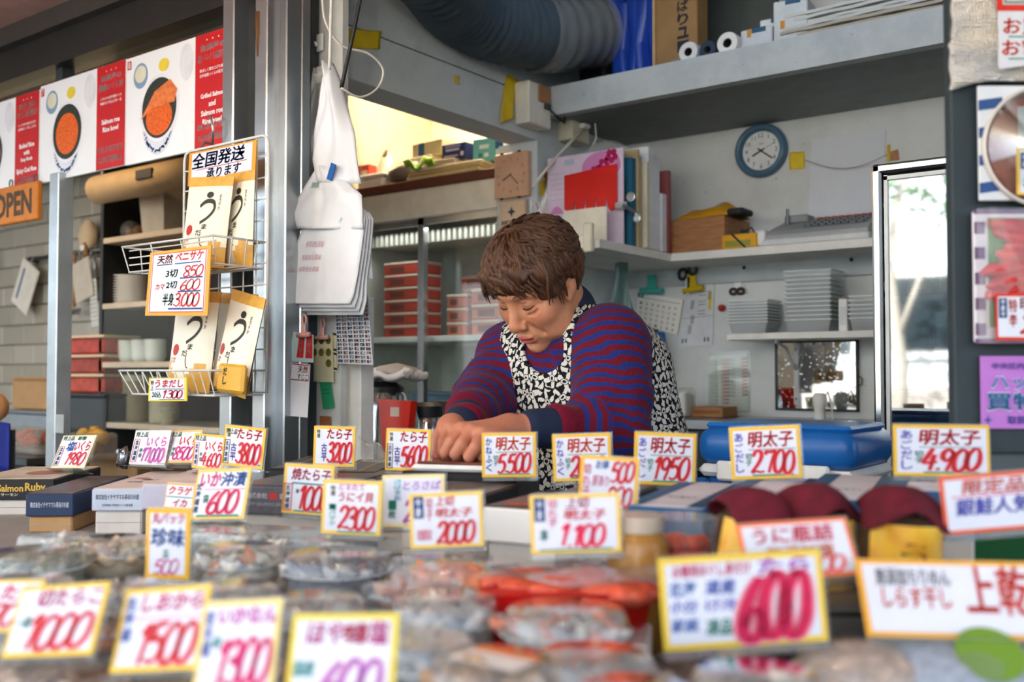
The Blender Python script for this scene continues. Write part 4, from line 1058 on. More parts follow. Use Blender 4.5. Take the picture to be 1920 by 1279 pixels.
# ================================================================== shelves and things on the back wall
SZ = 1.565
o = MB().rbox((XL + 0.001, 2.62, SZ - 0.028), (-1.604, YB - 0.001, SZ), 0.002).build('wall_shelf', M_SHELF); tagp(o, 'white shelf board on the side wall carrying upright files', 'shelf')
o = MB().rbox((-1.603, 3.09, SZ - 0.028), (-0.52, YB - 0.001, SZ), 0.002).build('wall_shelf', M_SHELF); tagp(o, 'long white shelf board on the back wall under the round clock', 'shelf')
LZ = 1.283
t = thing('wall_shelf', 'lower white shelf with bracket above the small mirror', 'shelf', (0, YB, LZ))
MB().rbox((-1.41, -0.22, -0.022), (-0.55, -0.001, 0), 0.002).build('board', M_SHELF, t)
for x in (-1.25, -0.62):
    b = MB(); b.box((x - 0.008, -0.012, -0.24), (x + 0.008, -0.001, -0.022)); b.tube([(x, -0.19, -0.028), (x, -0.10, -0.05), (x, -0.012, -0.12)], 0.006, 6); b.build('bracket', mat('#b9bcbc', 0.4), t)
    for z in (-0.22, -0.05): MB().lathe([(0.004, 0), (0.003, 0.003), (0, 0.004)], 8, Matrix.Translation((x, -0.012, z)) @ Matrix.Rotation(PI/2, 4, 'X')).build('screw', M_STEEL_D, t)
for px, py in ((1395, 502), (1596, 487)):
    c = P(px, py, Y=YB - 0.02); o = MB().lathe([(0.007, 0), (0.006, 0.004), (0, 0.006)], 10, Matrix.Rotation(PI/2, 4, 'X')).build('screw_head', M_BLACK, None, loc=(c.x, YB - 0.019, c.z)); tagp(o, ('left' if px < 1500 else 'right') + ' dark screw head in the grey batten', 'screw')

# ---- upright files, front to back
def fileb(name, label, y, th, h, x0, x1, m, cat='file', tilt=0.0):
    o = thing(name, label, cat, (XL, y, SZ)); o.rotation_euler = (0, tilt, 0)
    MB().rbox((x0, 0, 0.0005), (x1, th, h), 0.002).build('cover', m, o); return o
t = fileb('clear_folder', 'clear folder with magenta blossoms standing on the side shelf', 2.790, 0.008, 0.318, 0.02, 0.318, mat('#d3c3d6', 0.3))
gm = NT('blossom_fade'); sx_ = gm.n('ShaderNodeSeparateXYZ'); gm.l(gm.coord('Object'), sx_.inputs[0])
fl = MB()
def blossom(cx, cz, r, z):
    for k in range(5):
        a = 2*PI*k/5 + cx*40; disc(fl, cx + r*0.62*math.cos(a), cz + r*0.62*math.sin(a), r*0.45, r*0.45, z, 10, UPRIGHT)
for cx, cz, r in ((0.14, 0.20, 0.032), (0.185, 0.225, 0.026), (0.215, 0.25, 0.022), (0.245, 0.27, 0.022), (0.275, 0.295, 0.024), (0.09, 0.075, 0.018), (0.06, 0.085, 0.012), (0.035, 0.09, 0.010), (0.10, 0.045, 0.02), (0.05, 0.06, 0.008)): blossom(cx, cz, r, 0.0006)
fl.build('blossom_print', mat('#b3125c', 0.4), t)['kind'] = 'stuff'
p = MB(); disc(p, 0.235, 0.265, 0.075, 0.05, 0.0003, 24, UPRIGHT); disc(p, 0.06, 0.08, 0.035, 0.07, 0.0003, 24, UPRIGHT); p.build('pink_wash', mat('#c77fb4', 0.4), t)['kind'] = 'stuff'
p = MB()
for k in range(6): rect(p, 0.03, 0.17 + k*0.018, 0.12 + 0.02*math.sin(k), 0.1725 + k*0.018, 0.0004, UPRIGHT)
rect(p, 0.09, 0.285, 0.13, 0.305, 0.0004, UPRIGHT); p.build('printed_lines', mat('#a9b4c4', 0.5), t)['kind'] = 'stuff'
# red notched card clipped in front
poly = [(0.0, 0.135), (0.205, 0.15), (0.205, 0.01)]
for k in range(5):
    for q in range(7): a = PI * q / 6; poly.append((0.205 - 0.041*(k + 0.5) + 0.018*math.cos(a), 0.028 - 0.030*math.sin(a)))
    if k < 4: poly.append((0.205 - 0.041*(k+1), 0.052))
poly.append((0.0, 0.02))
o = MB().prism(poly, 0, 0.002, UPRIGHT).build('red_card', mat('#d01a10', 0.4), None, loc=(XL + 0.095, 2.784, SZ + 0.115)); tagp(o, 'bright red scalloped card clipped to the upright files', 'card')
t = thing('bulldog_clip', 'steel bulldog clip gripping the red card and files', 'clip', (XL + 0.325, 2.80, SZ + 0.125))
MB().box((-0.03, -0.022, -0.012), (0.012, -0.018, 0.012)).tube([(0.0, -0.02, 0.0), (0.05, -0.025, -0.030)], 0.007, 8).build('jaw', M_STEEL, t); MB().lathe([(0.014, -0.003), (0.016, 0.003), (0.012, 0.004)], 14, Matrix.Translation((0.028, -0.02, 0.026)) @ Matrix.Rotation(PI/2, 4, 'X')).build('loop', M_STEEL, t)
MB().lathe([(0.012, -0.003), (0.014, 0.003), (0.010, 0.004)], 14, Matrix.Translation((0.05, -0.02, -0.045)) @ Matrix.Rotation(PI/2, 4, 'X')).build('loop', M_STEEL, t)
t = fileb('delivery_form', 'pale blue printed delivery form standing at the shelf end', 2.735, 0.003, 0.112, -0.005 + 0.015, 0.235, mat('#d3dbe6', 0.7), 'form')
p = MB()
for x0, z0, x1, z1 in ((0.02, 0.012, 0.12, 0.06), (0.13, 0.03, 0.22, 0.075), (0.02, 0.068, 0.06, 0.085), (0.14, 0.085, 0.2, 0.1)): frame(p, x0, z0, x1, z1, 0.0015, 0.0004, UPRIGHT)
for k in range(18): rect(p, 0.035 + k*0.0045, 0.094, 0.037 + k*0.0045 + 0.001*(k % 3), 0.106, 0.0004, UPRIGHT)
p.build('form_print', mat('#7f95b5', 0.6), t)['kind'] = 'stuff'
fileb('cardboard_sheet', 'blank cream cardboard sheet propped before the files', 2.715, 0.004, 0.118, 0.135, 0.300, mat('#ded8c6', 0.8), 'sheet')
specs = [('blue_binder', 'thin dark blue binder among the upright files', 0.008, 0.20, 0.30, '#243a54'), ('navy_notebook', 'navy notebook behind the flowered folder', 0.010, 0.22, 0.31, '#1c2f40'),
 ('teal_binder', 'teal blue binder with tall plain spine on the side shelf', 0.034, 0.292, 0.325, '#1f6482'), ('tan_envelope', 'tan envelope standing taller than the teal binder', 0.012, 0.325, 0.33, '#b59f78'),
 ('beige_folder', 'beige folder behind the tan envelope', 0.022, 0.30, 0.325, '#b3a98c'), ('cream_folder', 'cream folder with a thick edge among the files', 0.016, 0.29, 0.34, '#cfc7ae'),
 ('white_binder', 'tall white binder near the back of the files', 0.036, 0.345, 0.335, '#dfe2e2'), ('paper_sheaf', 'loose sheaf of white papers leaning in the files', 0.05, 0.315, 0.33, '#dfe3ea'),
 ('letter_bundle', 'lower bundle of white letters before the red folder', 0.035, 0.20, 0.335, '#d5dae0'), ('red_folder', 'dusty red folder at the back of the upright files', 0.024, 0.285, 0.338, '#8f4b4e')]
y = 2.802
for nm, lb, th, h, x1, c in specs:
    fileb(nm, lb, y, th, h, 0.02, x1, mat(c, 0.55)); y += th + 0.004
t = thing('plastic_cover', 'arched clear plastic cover rising behind the files', 'cover', (XL, 2.90, SZ))
MB().sheet(lambda u, v: (0.03 + 0.30*u, 0.0, 0.30 + 0.08*math.sin(PI*u)*v), 16, 4, 0.002).build('sheet', M_WRAP, t, True)
t = thing('shelf_hook', 'cream plastic hook clamped on the side shelf end', 'hook', (-1.68, 2.617, SZ - 0.005))
MB().rbox((0.03, -0.02, -0.035), (0.062, 0.0, 0.055), 0.004).rbox((-0.03, -0.018, -0.025), (0.035, 0, 0.02), 0.004).build('clamp', mat('#d9d3bc', 0.4), t); MB().rbox((-0.06, -0.012, -0.018), (-0.032, 0, 0.018), 0.002).build('brown_tab', mat('#a8683f', 0.5), t)
t = thing('hanging_bag', 'teal tinted plastic bag hanging under the side shelf', 'bag', (-1.75, 3.0, SZ - 0.03))
MB().sheet(lambda u, v: (0.09*(u-0.5)*(0.5+v), 0.02*math.sin(9*u+4*v), -0.22*v), 12, 12, 0.001).build('bag', clear_mat('teal_film', '#a9c4c2', 0.2, 0.25, '#8fb0ae', wrinkle=0.5), t, True)

# ---- long shelf: box, yellow bag, tape, register
def bwx(px, Y=3.12): return P(px, 440, Y=Y).x
t = thing('wooden_box', 'plain brown wooden box with front board on the long shelf', 'box', (bwx(1258), 3.11, SZ))
WBX = bwx(1388) - bwx(1258)
wm = NT('pale_plank'); cw = wm.coord(); mp = wm.n('ShaderNodeMapping'); mp.inputs['Scale'].default_value = (3, 3, 40); wm.l(cw, mp.inputs[0]); wn_ = wm.noise(6, mp.outputs[0], 4, 0.6, 0.5)
M_WOOD = wm.bsdf(wm.ramp(wn_.outputs['Fac'], [(0.3, '#8a5a38'), (0.7, '#b3804f')]), 0.6)
w = MB(); w.rbox((0, 0, 0), (WBX*0.80, 0.012, 0.118), 0.002); w.build('front_board', M_WOOD, t)
w = MB(); w.rbox((WBX*0.80 - 0.012, 0.012, 0), (WBX*0.80, 0.2, 0.118), 0.002); w.build('side_board', M_WOOD, t); w = MB(); w.rbox((0, 0.012, 0), (0.012, 0.2, 0.118), 0.002); w.build('side_board', M_WOOD, t)
w = MB(); w.rbox((0, 0.2, 0), (WBX*0.80, 0.212, 0.118), 0.002); w.build('rear_board', M_WOOD, t); MB().box((0.012, 0.012, 0), (WBX*0.8 - 0.012, 0.2, 0.01)).build('bottom', M_WOOD, t)
t = thing('yellow_pouch', 'creased mustard yellow pouch lying on the wooden box', 'pouch', (bwx(1262), 3.12, SZ + 0.119))
def yp(u, v):
    e = (math.sin(PI*u)**0.5) * (math.sin(PI*min(1, v*1.0))**0.6)
    return (0.005 + 0.215*u, 0.01 + 0.15*v, 0.004 + e*(0.048 + 0.014*math.sin(7*u+2) + 0.006*math.sin(17*v+9*u)))
MB().sheet(yp, 26, 16, 0.003).build('pouch', mat('#c08a14', 0.4), t, True)
MB().rbox((0.20, 0.0, 0.0), (0.26, 0.09, 0.022), 0.006).build('dark_flap', mat('#2a2e2c', 0.7), t)
t = thing('tape_roll', 'brown parcel tape roll lying on the long shelf', 'tape roll', (bwx(1424), 3.16, SZ))
w = MB(); pr = [(0.030, 0), (0.052, 0), (0.052, 0.048), (0.030, 0.048), (0.030, 0)]; w.lathe(pr, 28, Matrix.Identity(4), cap=False); w.build('roll', mat('#8c6e50', 0.4), t, auto=40)
MB().lathe([(0.0285, 0.001), (0.030, 0.001), (0.030, 0.049), (0.0285, 0.049), (0.0285, 0.001)], 28, cap=False).build('core', M_CARD, t)
MB().rbox((-0.075, -0.03, 0), (-0.068, 0.03, 0.07), 0.002).tube([(-0.07, 0, 0.065), (-0.045, 0, 0.075), (-0.03, 0, 0.05)], 0.003, 6).build('cutter', M_DKGREY, t)
t = thing('yellow_box', 'small bright yellow box with black stripe on the long shelf', 'box', (bwx(1386, 3.095), 3.093, SZ))
MB().rbox((-0.062, 0, 0), (0.062, 0.035, 0.048), 0.003).build('carton', mat('#d99f10', 0.45), t); p = MB(); rect(p, -0.05, 0.006, 0.04, 0.026, 0.0006, UPRIGHT); p.build('olive_panel', mat('#8f8f2c', 0.5), t)
p = MB(); p.add([(-0.03, 0.048, 0.0010), (-0.02, 0.048, 0.0010), (0.028, 0, 0.0010), (0.018, 0, 0.0010)], [(0, 3, 2, 1)], UPRIGHT); p.build('black_stripe', M_BLACK, t)
rg = thing('desk_machine', 'light grey keyed desk machine with sloping top on the long shelf', 'machine', (bwx(1530, 3.11), 3.10, SZ))
pf = [(0, 0.008), (0, 0.034), (0.02, 0.05), (0.19, 0.105), (0.21, 0.10), (0.21, 0.008)]
w = MB(); Mx = Matrix(((0, 0, 1, 0), (1, 0, 0, 0), (0, 1, 0, 0), (0, 0, 0, 1))); w.prism(pf, -0.165, 0.165, Mx); w.build('body', mat('#9a9d9c', 0.45), rg)
w = MB(); w.rbox((-0.175, -0.004, 0.0), (0.17, 0.21, 0.022), 0.004); w.build('base', mat('#c9cccc', 0.4), rg)
w = MB(); w.rbox((-0.205, 0.0, 0.002), (-0.166, 0.20, 0.058), 0.012, seg=3); w.build('side_cheek', mat('#d9dbd8', 0.4), rg)
MB().tube([(-0.135, 0.12, 0.08), (-0.135, 0.12, 0.135)], 0.005, 8).build('lever', M_STEEL_D, rg)
for i in range(8):
    for j in range(4):
        yy = 0.045 + j*0.036; zz = 0.05 + (yy - 0.02)/0.17*0.055
        MB().rbox((-0.05 + i*0.024, yy, zz), (-0.03 + i*0.024, yy + 0.026, zz + 0.010), 0.002).build('key', mat('#5a6266' if j < 3 else '#8f3a2c', 0.5), rg)
w = MB(); w.rbox((-0.15, 0.13, 0.088), (-0.07, 0.2, 0.115), 0.004); w.build('paper_cover', mat('#7f8382', 0.4), rg)

# ---- round clock
ck = thing('round_clock', 'round wall clock with slate blue rim and white face on the back wall', 'clock', (P(1430, 284, Y=YB).x, YB, P(1430, 284, Y=YB).z))
MY = Matrix.Rotation(PI/2, 4, 'X')
MB().lathe([(0.068, 0.012), (0.070, 0.020), (0.076, 0.034), (0.086, 0.036), (0.094, 0.026), (0.096, 0.012), (0.094, 0.0)], 48, MY, cap=False).build('rim', mat('#4a6c84', 0.3), ck, True)
MB().lathe([(0.0, 0.014), (0.070, 0.014), (0.070, 0.0), (0, 0)], 40, MY).build('face', mat('#d8dcda', 0.5), ck)
for n_ in range(1, 13):
    a = math.radians(90 - 30*n_); x, z = 0.055*math.cos(a), 0.055*math.sin(a)
    p = MB(); put_text(p, str(n_), x - 0.010, z - 0.008, x + 0.010, z + 0.008, 0.0145, 0.0, 0, UPRIGHT, fill=False); p.build('numeral', mat('#39444c', 0.6), ck)
p = MB(); put_text(p, 'CASIO', -0.010, 0.022, 0.010, 0.028, 0.0145, 0.01, 0, UPRIGHT); p.build('maker_print', mat('#55606a', 0.6), ck)
def hand(name, ang, L, wd, c, y):
    a = math.radians(90 - ang); q = Matrix.Rotation(PI/2, 4, 'X') @ Matrix.Rotation(a, 4, 'Z')
    MB().prism([(-0.014, -wd/2), (L*0.9, -wd/2), (L, 0), (L*0.9, wd/2), (-0.014, wd/2)], y, y + 0.001, q).build(name, mat(c, 0.4), ck)
hand('hour_hand', 243, 0.038, 0.006, '#101418', 0.016); hand('minute_hand', 127, 0.056, 0.005, '#101418', 0.018); hand('second_hand', 68, 0.056, 0.0014, '#7f92a6', 0.020)
MB().lathe([(0.005, 0.015), (0.005, 0.022), (0, 0.022)], 14, MY).build('hub', mat('#1d3a58', 0.4), ck)

# ---- papers, clips and pen rack on the wall
def wsheet(name, label, cat, corners, m, Y=YB, th=0.002, off=0.002, prints=None, group=None):
    ps = [P(x, y, Y=Y) for x, y in corners]; c = sum(ps, Vector())/4
    t = thing(name, label, cat, (c.x, Y - off, c.z), 0, group)
    q = [(p.x - c.x, p.z - c.z) for p in ps]
    MB().prism([q[3], q[2], q[1], q[0]], 0, th, UPRIGHT).build('sheet', m, t)
    return t, q
def quadmap(q):
    tl, tr, br, bl = [Vector(x) for x in q]
    def f(u, v): p = bl.lerp(br, u).lerp(tl.lerp(tr, u), v); return (p.x, p.y)
    return f
def qrect(mb, f, u0, v0, u1, v1, z): mb.add([(*f(u0, v0), z), (*f(u1, v0), z), (*f(u1, v1), z), (*f(u0, v1), z)], [(0, 1, 2, 3)], UPRIGHT)
def qtext(mb, f, s, u0, v0, u1, v1, z, bold=0.02, shear=0.0, vert=False):
    tmp = MB(); (put_vtext if vert else put_text)(tmp, s, u0, v0, u1, v1, 0, bold) if vert else put_text(tmp, s, u0, v0, u1, v1, 0, bold, shear)
    mb.add([(*f(v[0], v[1]), z) for v in tmp.v], tmp.f, UPRIGHT)
wsheet('blank_paper', 'large blank white paper sheet taped to the back wall', 'paper', [(1523, 262), (1661, 243), (1658, 392), (1517, 408)], mat('#cfd4da', 0.8, vary=0.03), th=0.002)
t, q = wsheet('wall_calendar', 'monthly calendar sheet hanging from the teal clip', 'calendar', [(1199, 549), (1283, 562), (1272, 628), (1194, 608)], M_PAPER, th=0.006, off=0.004)
f = quadmap(q); p = MB()
for r in range(5):
    for c_ in range(7): qtext(p, f, str((r*7 + c_) % 31 + 1), 0.06 + c_*0.13, 0.66 - r*0.15, 0.12 + c_*0.13, 0.74 - r*0.15, 0.0065, 0.01)
qrect(p, f, 0.05, 0.86, 0.95, 0.875, 0.0065); p.build('date_print', mat('#6d7480', 0.7), t)['kind'] = 'stuff'
p = MB(); qrect(p, f, 0.0, 0.86, 0.13, 1.0, 0.0067); p.build('month_panel', mat('#2c4f86', 0.6), t); p = MB(); qtext(p, f, '3', 0.03, 0.89, 0.10, 0.98, 0.0069); p.build('month_number', M_PAPER, t)
def clip(label, px, py, c, sx, ang):
    cc = P(px, py, Y=YB - 0.02); t = thing('bulldog_clip', label, 'clip', (cc.x, YB - 0.030, cc.z), (0, ang, 0), 'plastic clips on the back wall')
    MB().tube([(-sx, 0, 0), (sx, 0, 0)], 0.011, 10).build('jaw', mat(c, 0.35), t, auto=40); MB().prism([(-0.022, 0.0), (0.022, 0.0), (0.016, 0.03), (0.016, 0.06), (-0.016, 0.06), (-0.016, 0.03)], -0.004, 0.006, UPRIGHT).build('handle', mat(c, 0.35), t)
clip('turquoise plastic clip holding the calendar', 1224, 546, '#3fa89c', 0.048, 0.03)
clip('yellow plastic clip holding the printed delivery slips', 1302, 543, '#c6a914', 0.040, -0.12)
t, q = wsheet('delivery_slip', 'printed delivery slips with barcodes hanging from the yellow clip', 'slip', [(1288, 536), (1341, 527), (1337, 647), (1272, 651)], mat('#d5d9de', 0.8), th=0.004, off=0.002)
f = quadmap(q); p = MB()
for (u, v) in ((0.3, 0.6), (0.85, 0.72), (0.3, 0.2), (0.35, 0.36)):
    for k in range(12): qrect(p, f, u - 0.06, v + k*0.012, u + 0.06, v + k*0.012 + 0.004 + 0.003*(k % 2), 0.0045)
for k in range(9): qrect(p, f, 0.5, 0.9 - 0.05*k, 0.5 + 0.28*abs(math.sin(k*2.1)), 0.91 - 0.05*k, 0.0045)
for u in (0.1, 0.2, 0.75, 0.85): qrect(p, f, u, 0.06, u + 0.05, 0.13, 0.0045)
qrect(p, f, 0.02, 0.46, 0.98, 0.466, 0.0045); p.build('slip_print', mat('#565d66', 0.7), t)['kind'] = 'stuff'
p = MB(); qrect(p, f, 0.84, 0.56, 0.93, 0.84, 0.0044); p.build('yellow_mark', mat('#d9c21e', 0.6), t)
c = P(1290, 510, Y=YB - 0.03); t = thing('scissors', 'black handled scissors hung above the yellow clip', 'scissors', (c.x, YB - 0.034, c.z))
for s_ in (-1, 1): MB().tube([(s_*0.020 + 0.019*math.cos(a)*0.8, 0, 0.008*s_ + 0.019*math.sin(a)) for a in [2*PI*i/16 for i in range(16)]], 0.006, 8, closed=True).build('handle', M_BLACK, t, True)
MB().prism([(-0.01, -0.02), (0.012, -0.02), (0.004, -0.085), (-0.002, -0.085)], -0.001, 0.002, UPRIGHT).build('blade', M_STEEL, t)
c = P(1384, 528, Y=YB); t = thing('adhesive_hook', 'white adhesive hook with a green mark holding black rings', 'hook', (c.x, YB, c.z))
MB().rbox((-0.013, -0.006, -0.025), (0.013, 0, 0.028), 0.002).build('plate', M_WHITE, t); p = MB(); disc(p, 0, 0.014, 0.006, 0.006, 0.0064, 12, UPRIGHT); p.build('green_mark', mat('#3f9a62', 0.6), t)
for s_ in (-1, 1): MB().tube([(s_*0.014 + 0.012*math.cos(a), -0.012, -0.036 + 0.010*math.sin(a)) for a in [2*PI*i/14 for i in range(14)]], 0.005, 8, closed=True).build('ring', mat('#33261f', 0.5), t, True)
c = P(1357, 578, Y=YB); o = MB().lathe([(0.006, 0), (0.012, 0.008), (0.013, 0.022), (0.008, 0.03), (0, 0.031)], 14, MY).build('red_magnet', mat('#a82a22', 0.4), None, True, loc=(c.x, YB - 0.001, c.z)); tagp(o, 'small red magnet on the wall left of the trays', 'magnet')
t, q = wsheet('price_list', 'handwritten price list in clear sleeve on the back wall', 'price list', [(1331, 668), (1402, 662), (1405, 770), (1333, 773)], M_PAPER, off=0.002)
f = quadmap(q); p = MB(); p2 = MB(); p3 = MB()
for r in range(14): qrect(p3, f, 0.02, 0.06 + r*0.063, 0.98, 0.063 + r*0.063, 0.0023)
for r in range(13):
    v = 0.885 - r*0.063
    for (u0, u1, tgt, s_) in ((0.03, 0.2, p, 'いくら'), (0.32, 0.5, p2, '1000'), (0.5, 0.68, p, 'たらこ'), (0.84, 0.99, p2, '2300')):
        if r > 10 and u0 > 0.45: continue
        qtext(tgt, f, s_, u0, v, u1, v + 0.045, 0.0026, 0.02)
p3.build('rules', mat('#aab0b0', 0.7), t)['kind'] = 'stuff'; p.build('item_writing', mat('#3c444c', 0.7), t)['kind'] = 'stuff'; p2.build('price_writing', mat('#bf3a34', 0.7), t)['kind'] = 'stuff'
MB().prism([(q[3][0] - 0.006, q[3][1] - 0.006), (q[2][0] + 0.006, q[2][1] - 0.006), (q[1][0] + 0.012, q[1][1] + 0.012), (q[0][0] - 0.004, q[0][1] + 0.012)], 0.003, 0.0035, UPRIGHT).build('sleeve', M_GLASS, t)
c = P(1242, 683, Y=YB); t = thing('pen_rack', 'small white wall rack under the calendar', 'rack', (c.x, YB, c.z)); MB().rbox((-0.055, -0.10, -0.012), (0.055, 0, 0.0), 0.002).build('tray', M_SHELF, t); MB().box((-0.055, -0.10, 0), (0.055, -0.096, 0.01)).build('lip', M_SHELF, t)
for x, h, m, lb, ang in ((-0.032, 0.135, M_BLACK, 'black box cutter standing in the wall rack', 0.02), (-0.008, 0.13, mat('#2d3030', 0.4), 'black marker with yellow label in the wall rack', 0.0), (0.036, 0.12, mat('#1f68b4', 0.35), 'bright blue stapler leaning in the wall rack', -0.16), (0.008, 0.06, mat('#3a1820', 0.5), 'short maroon holder in the wall rack', 0.0)):
    o = thing('desk_tool', lb, 'tool', (c.x + x, YB - 0.05, c.z + 0.001), (0, ang, 0)); MB().rbox((-0.011, -0.02, 0), (0.011, 0.02, h), 0.005).build('body', m, o)
    if 'yellow' in lb:
        p = MB(); rect(p, -0.008, 0.04, 0.008, 0.07, 0.0205, UPRIGHT); p.build('label_print', mat('#b9a21c', 0.5), o)
    else: MB().rbox((-0.009, -0.021, h*0.3), (0.009, -0.0195, h*0.75), 0.0005).build('grip', M_DKGREY if 'blue' not in lb else mat('#1a5590', 0.4), o)

# ---- clear food trays on the lower shelf
M_TRAY = clear_mat('frosted_tray', '#e9eeee', 0.25, 0.30, '#e6ebec')
def tray_stack(label, px, yo, n, sx, sy, dz, base_h, group='stacks of clear food trays', m=M_TRAY):
    xx = P(px, 600, Y=YB - yo).x
    for k in range(n):
        t = thing('food_tray', '%s tray of %s' % (['lowest', 'second', 'third', 'fourth', 'fifth', 'sixth', 'seventh', 'eighth', 'ninth', 'tenth', 'eleventh', 'topmost'][k] if k < n - 1 else 'topmost', label), 'tray', (xx, YB - yo, LZ + 0.001 + k*dz), 0, group)
        b = MB(); vs = []; 
        for (s, z) in ((0.82, 0.0), (0.94, base_h), (1.0, base_h), (1.0, base_h + 0.004)):
            vs += [(-sx/2*s, -sy/2*s, z), (sx/2*s, -sy/2*s, z), (sx/2*s, sy/2*s, z), (-sx/2*s, sy/2*s, z)]
        fs = [(3, 2, 1, 0)] + [(4*l + i, 4*l + (i+1) % 4, 4*l + 4 + (i+1) % 4, 4*l + 4 + i) for l in range(3) for i in range(4)]
        b.add(vs, fs); b.build('tray', m, t)
        MB().tube([(-sx/2, -sy/2, base_h + 0.004), (sx/2, -sy/2, base_h + 0.004), (sx/2, sy/2, base_h + 0.004), (-sx/2, sy/2, base_h + 0.004)], 0.0022, 4, closed=True).build('rim', mat('#cfd6d8', 0.3), t)
tray_stack('the low left pile of clear trays', 1414, 0.12, 8, 0.145, 0.12, 0.0105, 0.034)
tray_stack('the tall middle pile of clear trays', 1527, 0.12, 12, 0.155, 0.13, 0.0145, 0.036)
tray_stack('the pale right pile of clear trays', 1632, 0.12, 6, 0.10, 0.12, 0.014, 0.036)
t = thing('white_carton', 'slim white carton standing between the tray piles', 'carton', (P(1586, 600, Y=YB - 0.13).x, YB - 0.13, LZ)); MB().rbox((-0.014, -0.03, 0), (0.014, 0.03, 0.105), 0.002).build('carton', M_WHITE, t); MB().box((-0.010, -0.0305, 0.02), (0.010, -0.03, 0.08)).build('label_print', mat('#cfd3d6', 0.6), t)

# ---- mirror
ms = NT('mirror_silver'); nm = ms.noise(90, ms.coord(), 3, 0.6); M_MIRROR = ms.bsdf(ms.ramp(nm.outputs['Fac'], [(0.60, '#c8cccc'), (0.72, '#7d8488')]), ms.ramp(nm.outputs['Fac'], [(0.58, (0.03,)*3), (0.68, (0.35,)*3)]), 1.0)
a = P(1456, 640, Y=YB); b = P(1612, 772, Y=YB)
t = thing('wall_mirror', 'small spotted mirror in a thin black frame under the lower shelf', 'mirror', ((a.x + b.x)/2, YB - 0.001, (a.z + b.z)/2)); mw = (b.x - a.x)/2; mh = (a.z - b.z)/2
w = MB(); w.box((-mw, -0.016, -mh), (-mw + 0.007, 0, mh)); w.box((mw - 0.007, -0.016, -mh), (mw, 0, mh)); w.box((-mw, -0.016, mh - 0.007), (mw, 0, mh)); w.box((-mw, -0.016, -mh), (mw, 0, -mh + 0.007)); w.build('frame', M_BLACK, t)
MB().box((-mw + 0.007, -0.010, -mh + 0.007), (mw - 0.007, -0.004, mh - 0.007)).build('glass', M_MIRROR, t); MB().tube([(mw, -0.008, 0.0), (mw + 0.012, -0.008, -0.01), (mw + 0.010, -0.008, -0.03), (mw, -0.008, -0.032)], 0.002, 6).build('loop', M_BLACK, t)
c = P(1537, 765, Y=YB - 0.12); t = thing('tap', 'white capped tap standing before the mirror', 'tap', (c.x, YB - 0.12, 1.0)); MB().lathe([(0.018, 0), (0.018, 0.04), (0.022, 0.045), (0.022, 0.075), (0.015, 0.085), (0, 0.086)], 18).build('cap', M_WHITE, t, auto=40); MB().tube([(0.015, 0, 0.07), (0.03, -0.01, 0.09), (0.045, -0.02, 0.05), (0.05, -0.02, 0.0)], 0.003, 6).build('hose', M_WHITE, t, True)
# back counter with packs
t = thing('back_counter', 'steel work counter along the back wall', 'counter', (0, 0, 0)); MB().rbox((-1.60, YB - 0.35, 0.965), (-0.05, YB - 0.001, 0.999), 0.003).build('top', M_STEEL, t); MB().box((-1.58, YB - 0.33, 0), (-0.05, YB - 0.002, 0.965)).build('body', M_DKGREY, t)
c = P(1265, 800, Y=YB - 0.25); t = thing('cup_pack', 'white cups in clear film on the back counter', 'pack', (c.x, YB - 0.22, 1.0)); MB().rbox((-0.045, -0.04, 0), (0.045, 0.04, 0.085), 0.012, seg=2).build('cups', M_WHITE, t); MB().rbox((-0.05, -0.045, 0), (0.05, 0.045, 0.10), 0.014, seg=2).build('film', M_WRAP, t)
t = thing('wooden_crate', 'low tan wooden crate on the back counter', 'crate', (c.x + 0.10, YB - 0.15, 1.0)); MB().rbox((-0.06, -0.06, 0), (0.06, 0.06, 0.035), 0.002).build('body', M_WOOD, t); MB().box((-0.05, -0.0605, 0.012), (0.05, -0.06, 0.024)).build('groove', mat('#8a5a34', 0.6), t)
t = thing('tan_package', 'small pinkish tan package by the apron', 'package', (c.x - 0.015, YB - 0.305, 1.0)); MB().rbox((-0.035, -0.02, 0), (0.035, 0.02, 0.03), 0.005).build('package', mat('#b98a76', 0.6), t); MB().box((-0.03, -0.0205, 0.012), (0.03, -0.02, 0.018)).build('seam', mat('#9c705e', 0.6), t)

# ---- things on the thick upper shelf
UZ = 2.118
def ux(px, Y=2.86): return P(px, 60, Y=Y).x
t = thing('blue_umbrella_bundle', 'bundle of folded bright blue plastic on the upper shelf', 'bundle', (ux(1180, 2.9), 2.92, UZ))
for k, (x, tw, h) in enumerate(((-0.07, 0.05, 0.30), (-0.03, -0.02, 0.28), (0.01, 0.03, 0.33), (0.055, -0.05, 0.30), (0.085, 0.02, 0.32))):
    MB().sheet(lambda u, v: (x + (0.030 + 0.02*v)*math.cos(2*PI*u)*(1 + 0.2*math.sin(6*PI*u)) + tw*(1-v), 0.03*math.sin(2*PI*u), h*v), 20, 6).build('fold', mat('#1d3f9c', 0.25), t, True)
t = thing('black_tube', 'dark upright case behind the blue bundle on the upper shelf', 'case', (ux(1105, 2.95), 2.99, UZ)); MB().rbox((-0.05, -0.04, 0), (0.06, 0.04, 0.4), 0.01).build('case', M_BLACK, t); MB().box((-0.04, -0.0405, 0.0), (0.05, -0.04, 0.02)).build('base_band', M_DKGREY, t)
t = thing('cardboard_box', 'upright brown cardboard box lettered down its side on the upper shelf', 'box', (ux(1262, 2.86), 2.90, UZ)); MB().rbox((-0.075, -0.02, 0), (0.075, 0.06, 0.42), 0.003).build('carton', mat('#8f7048', 0.75), t)
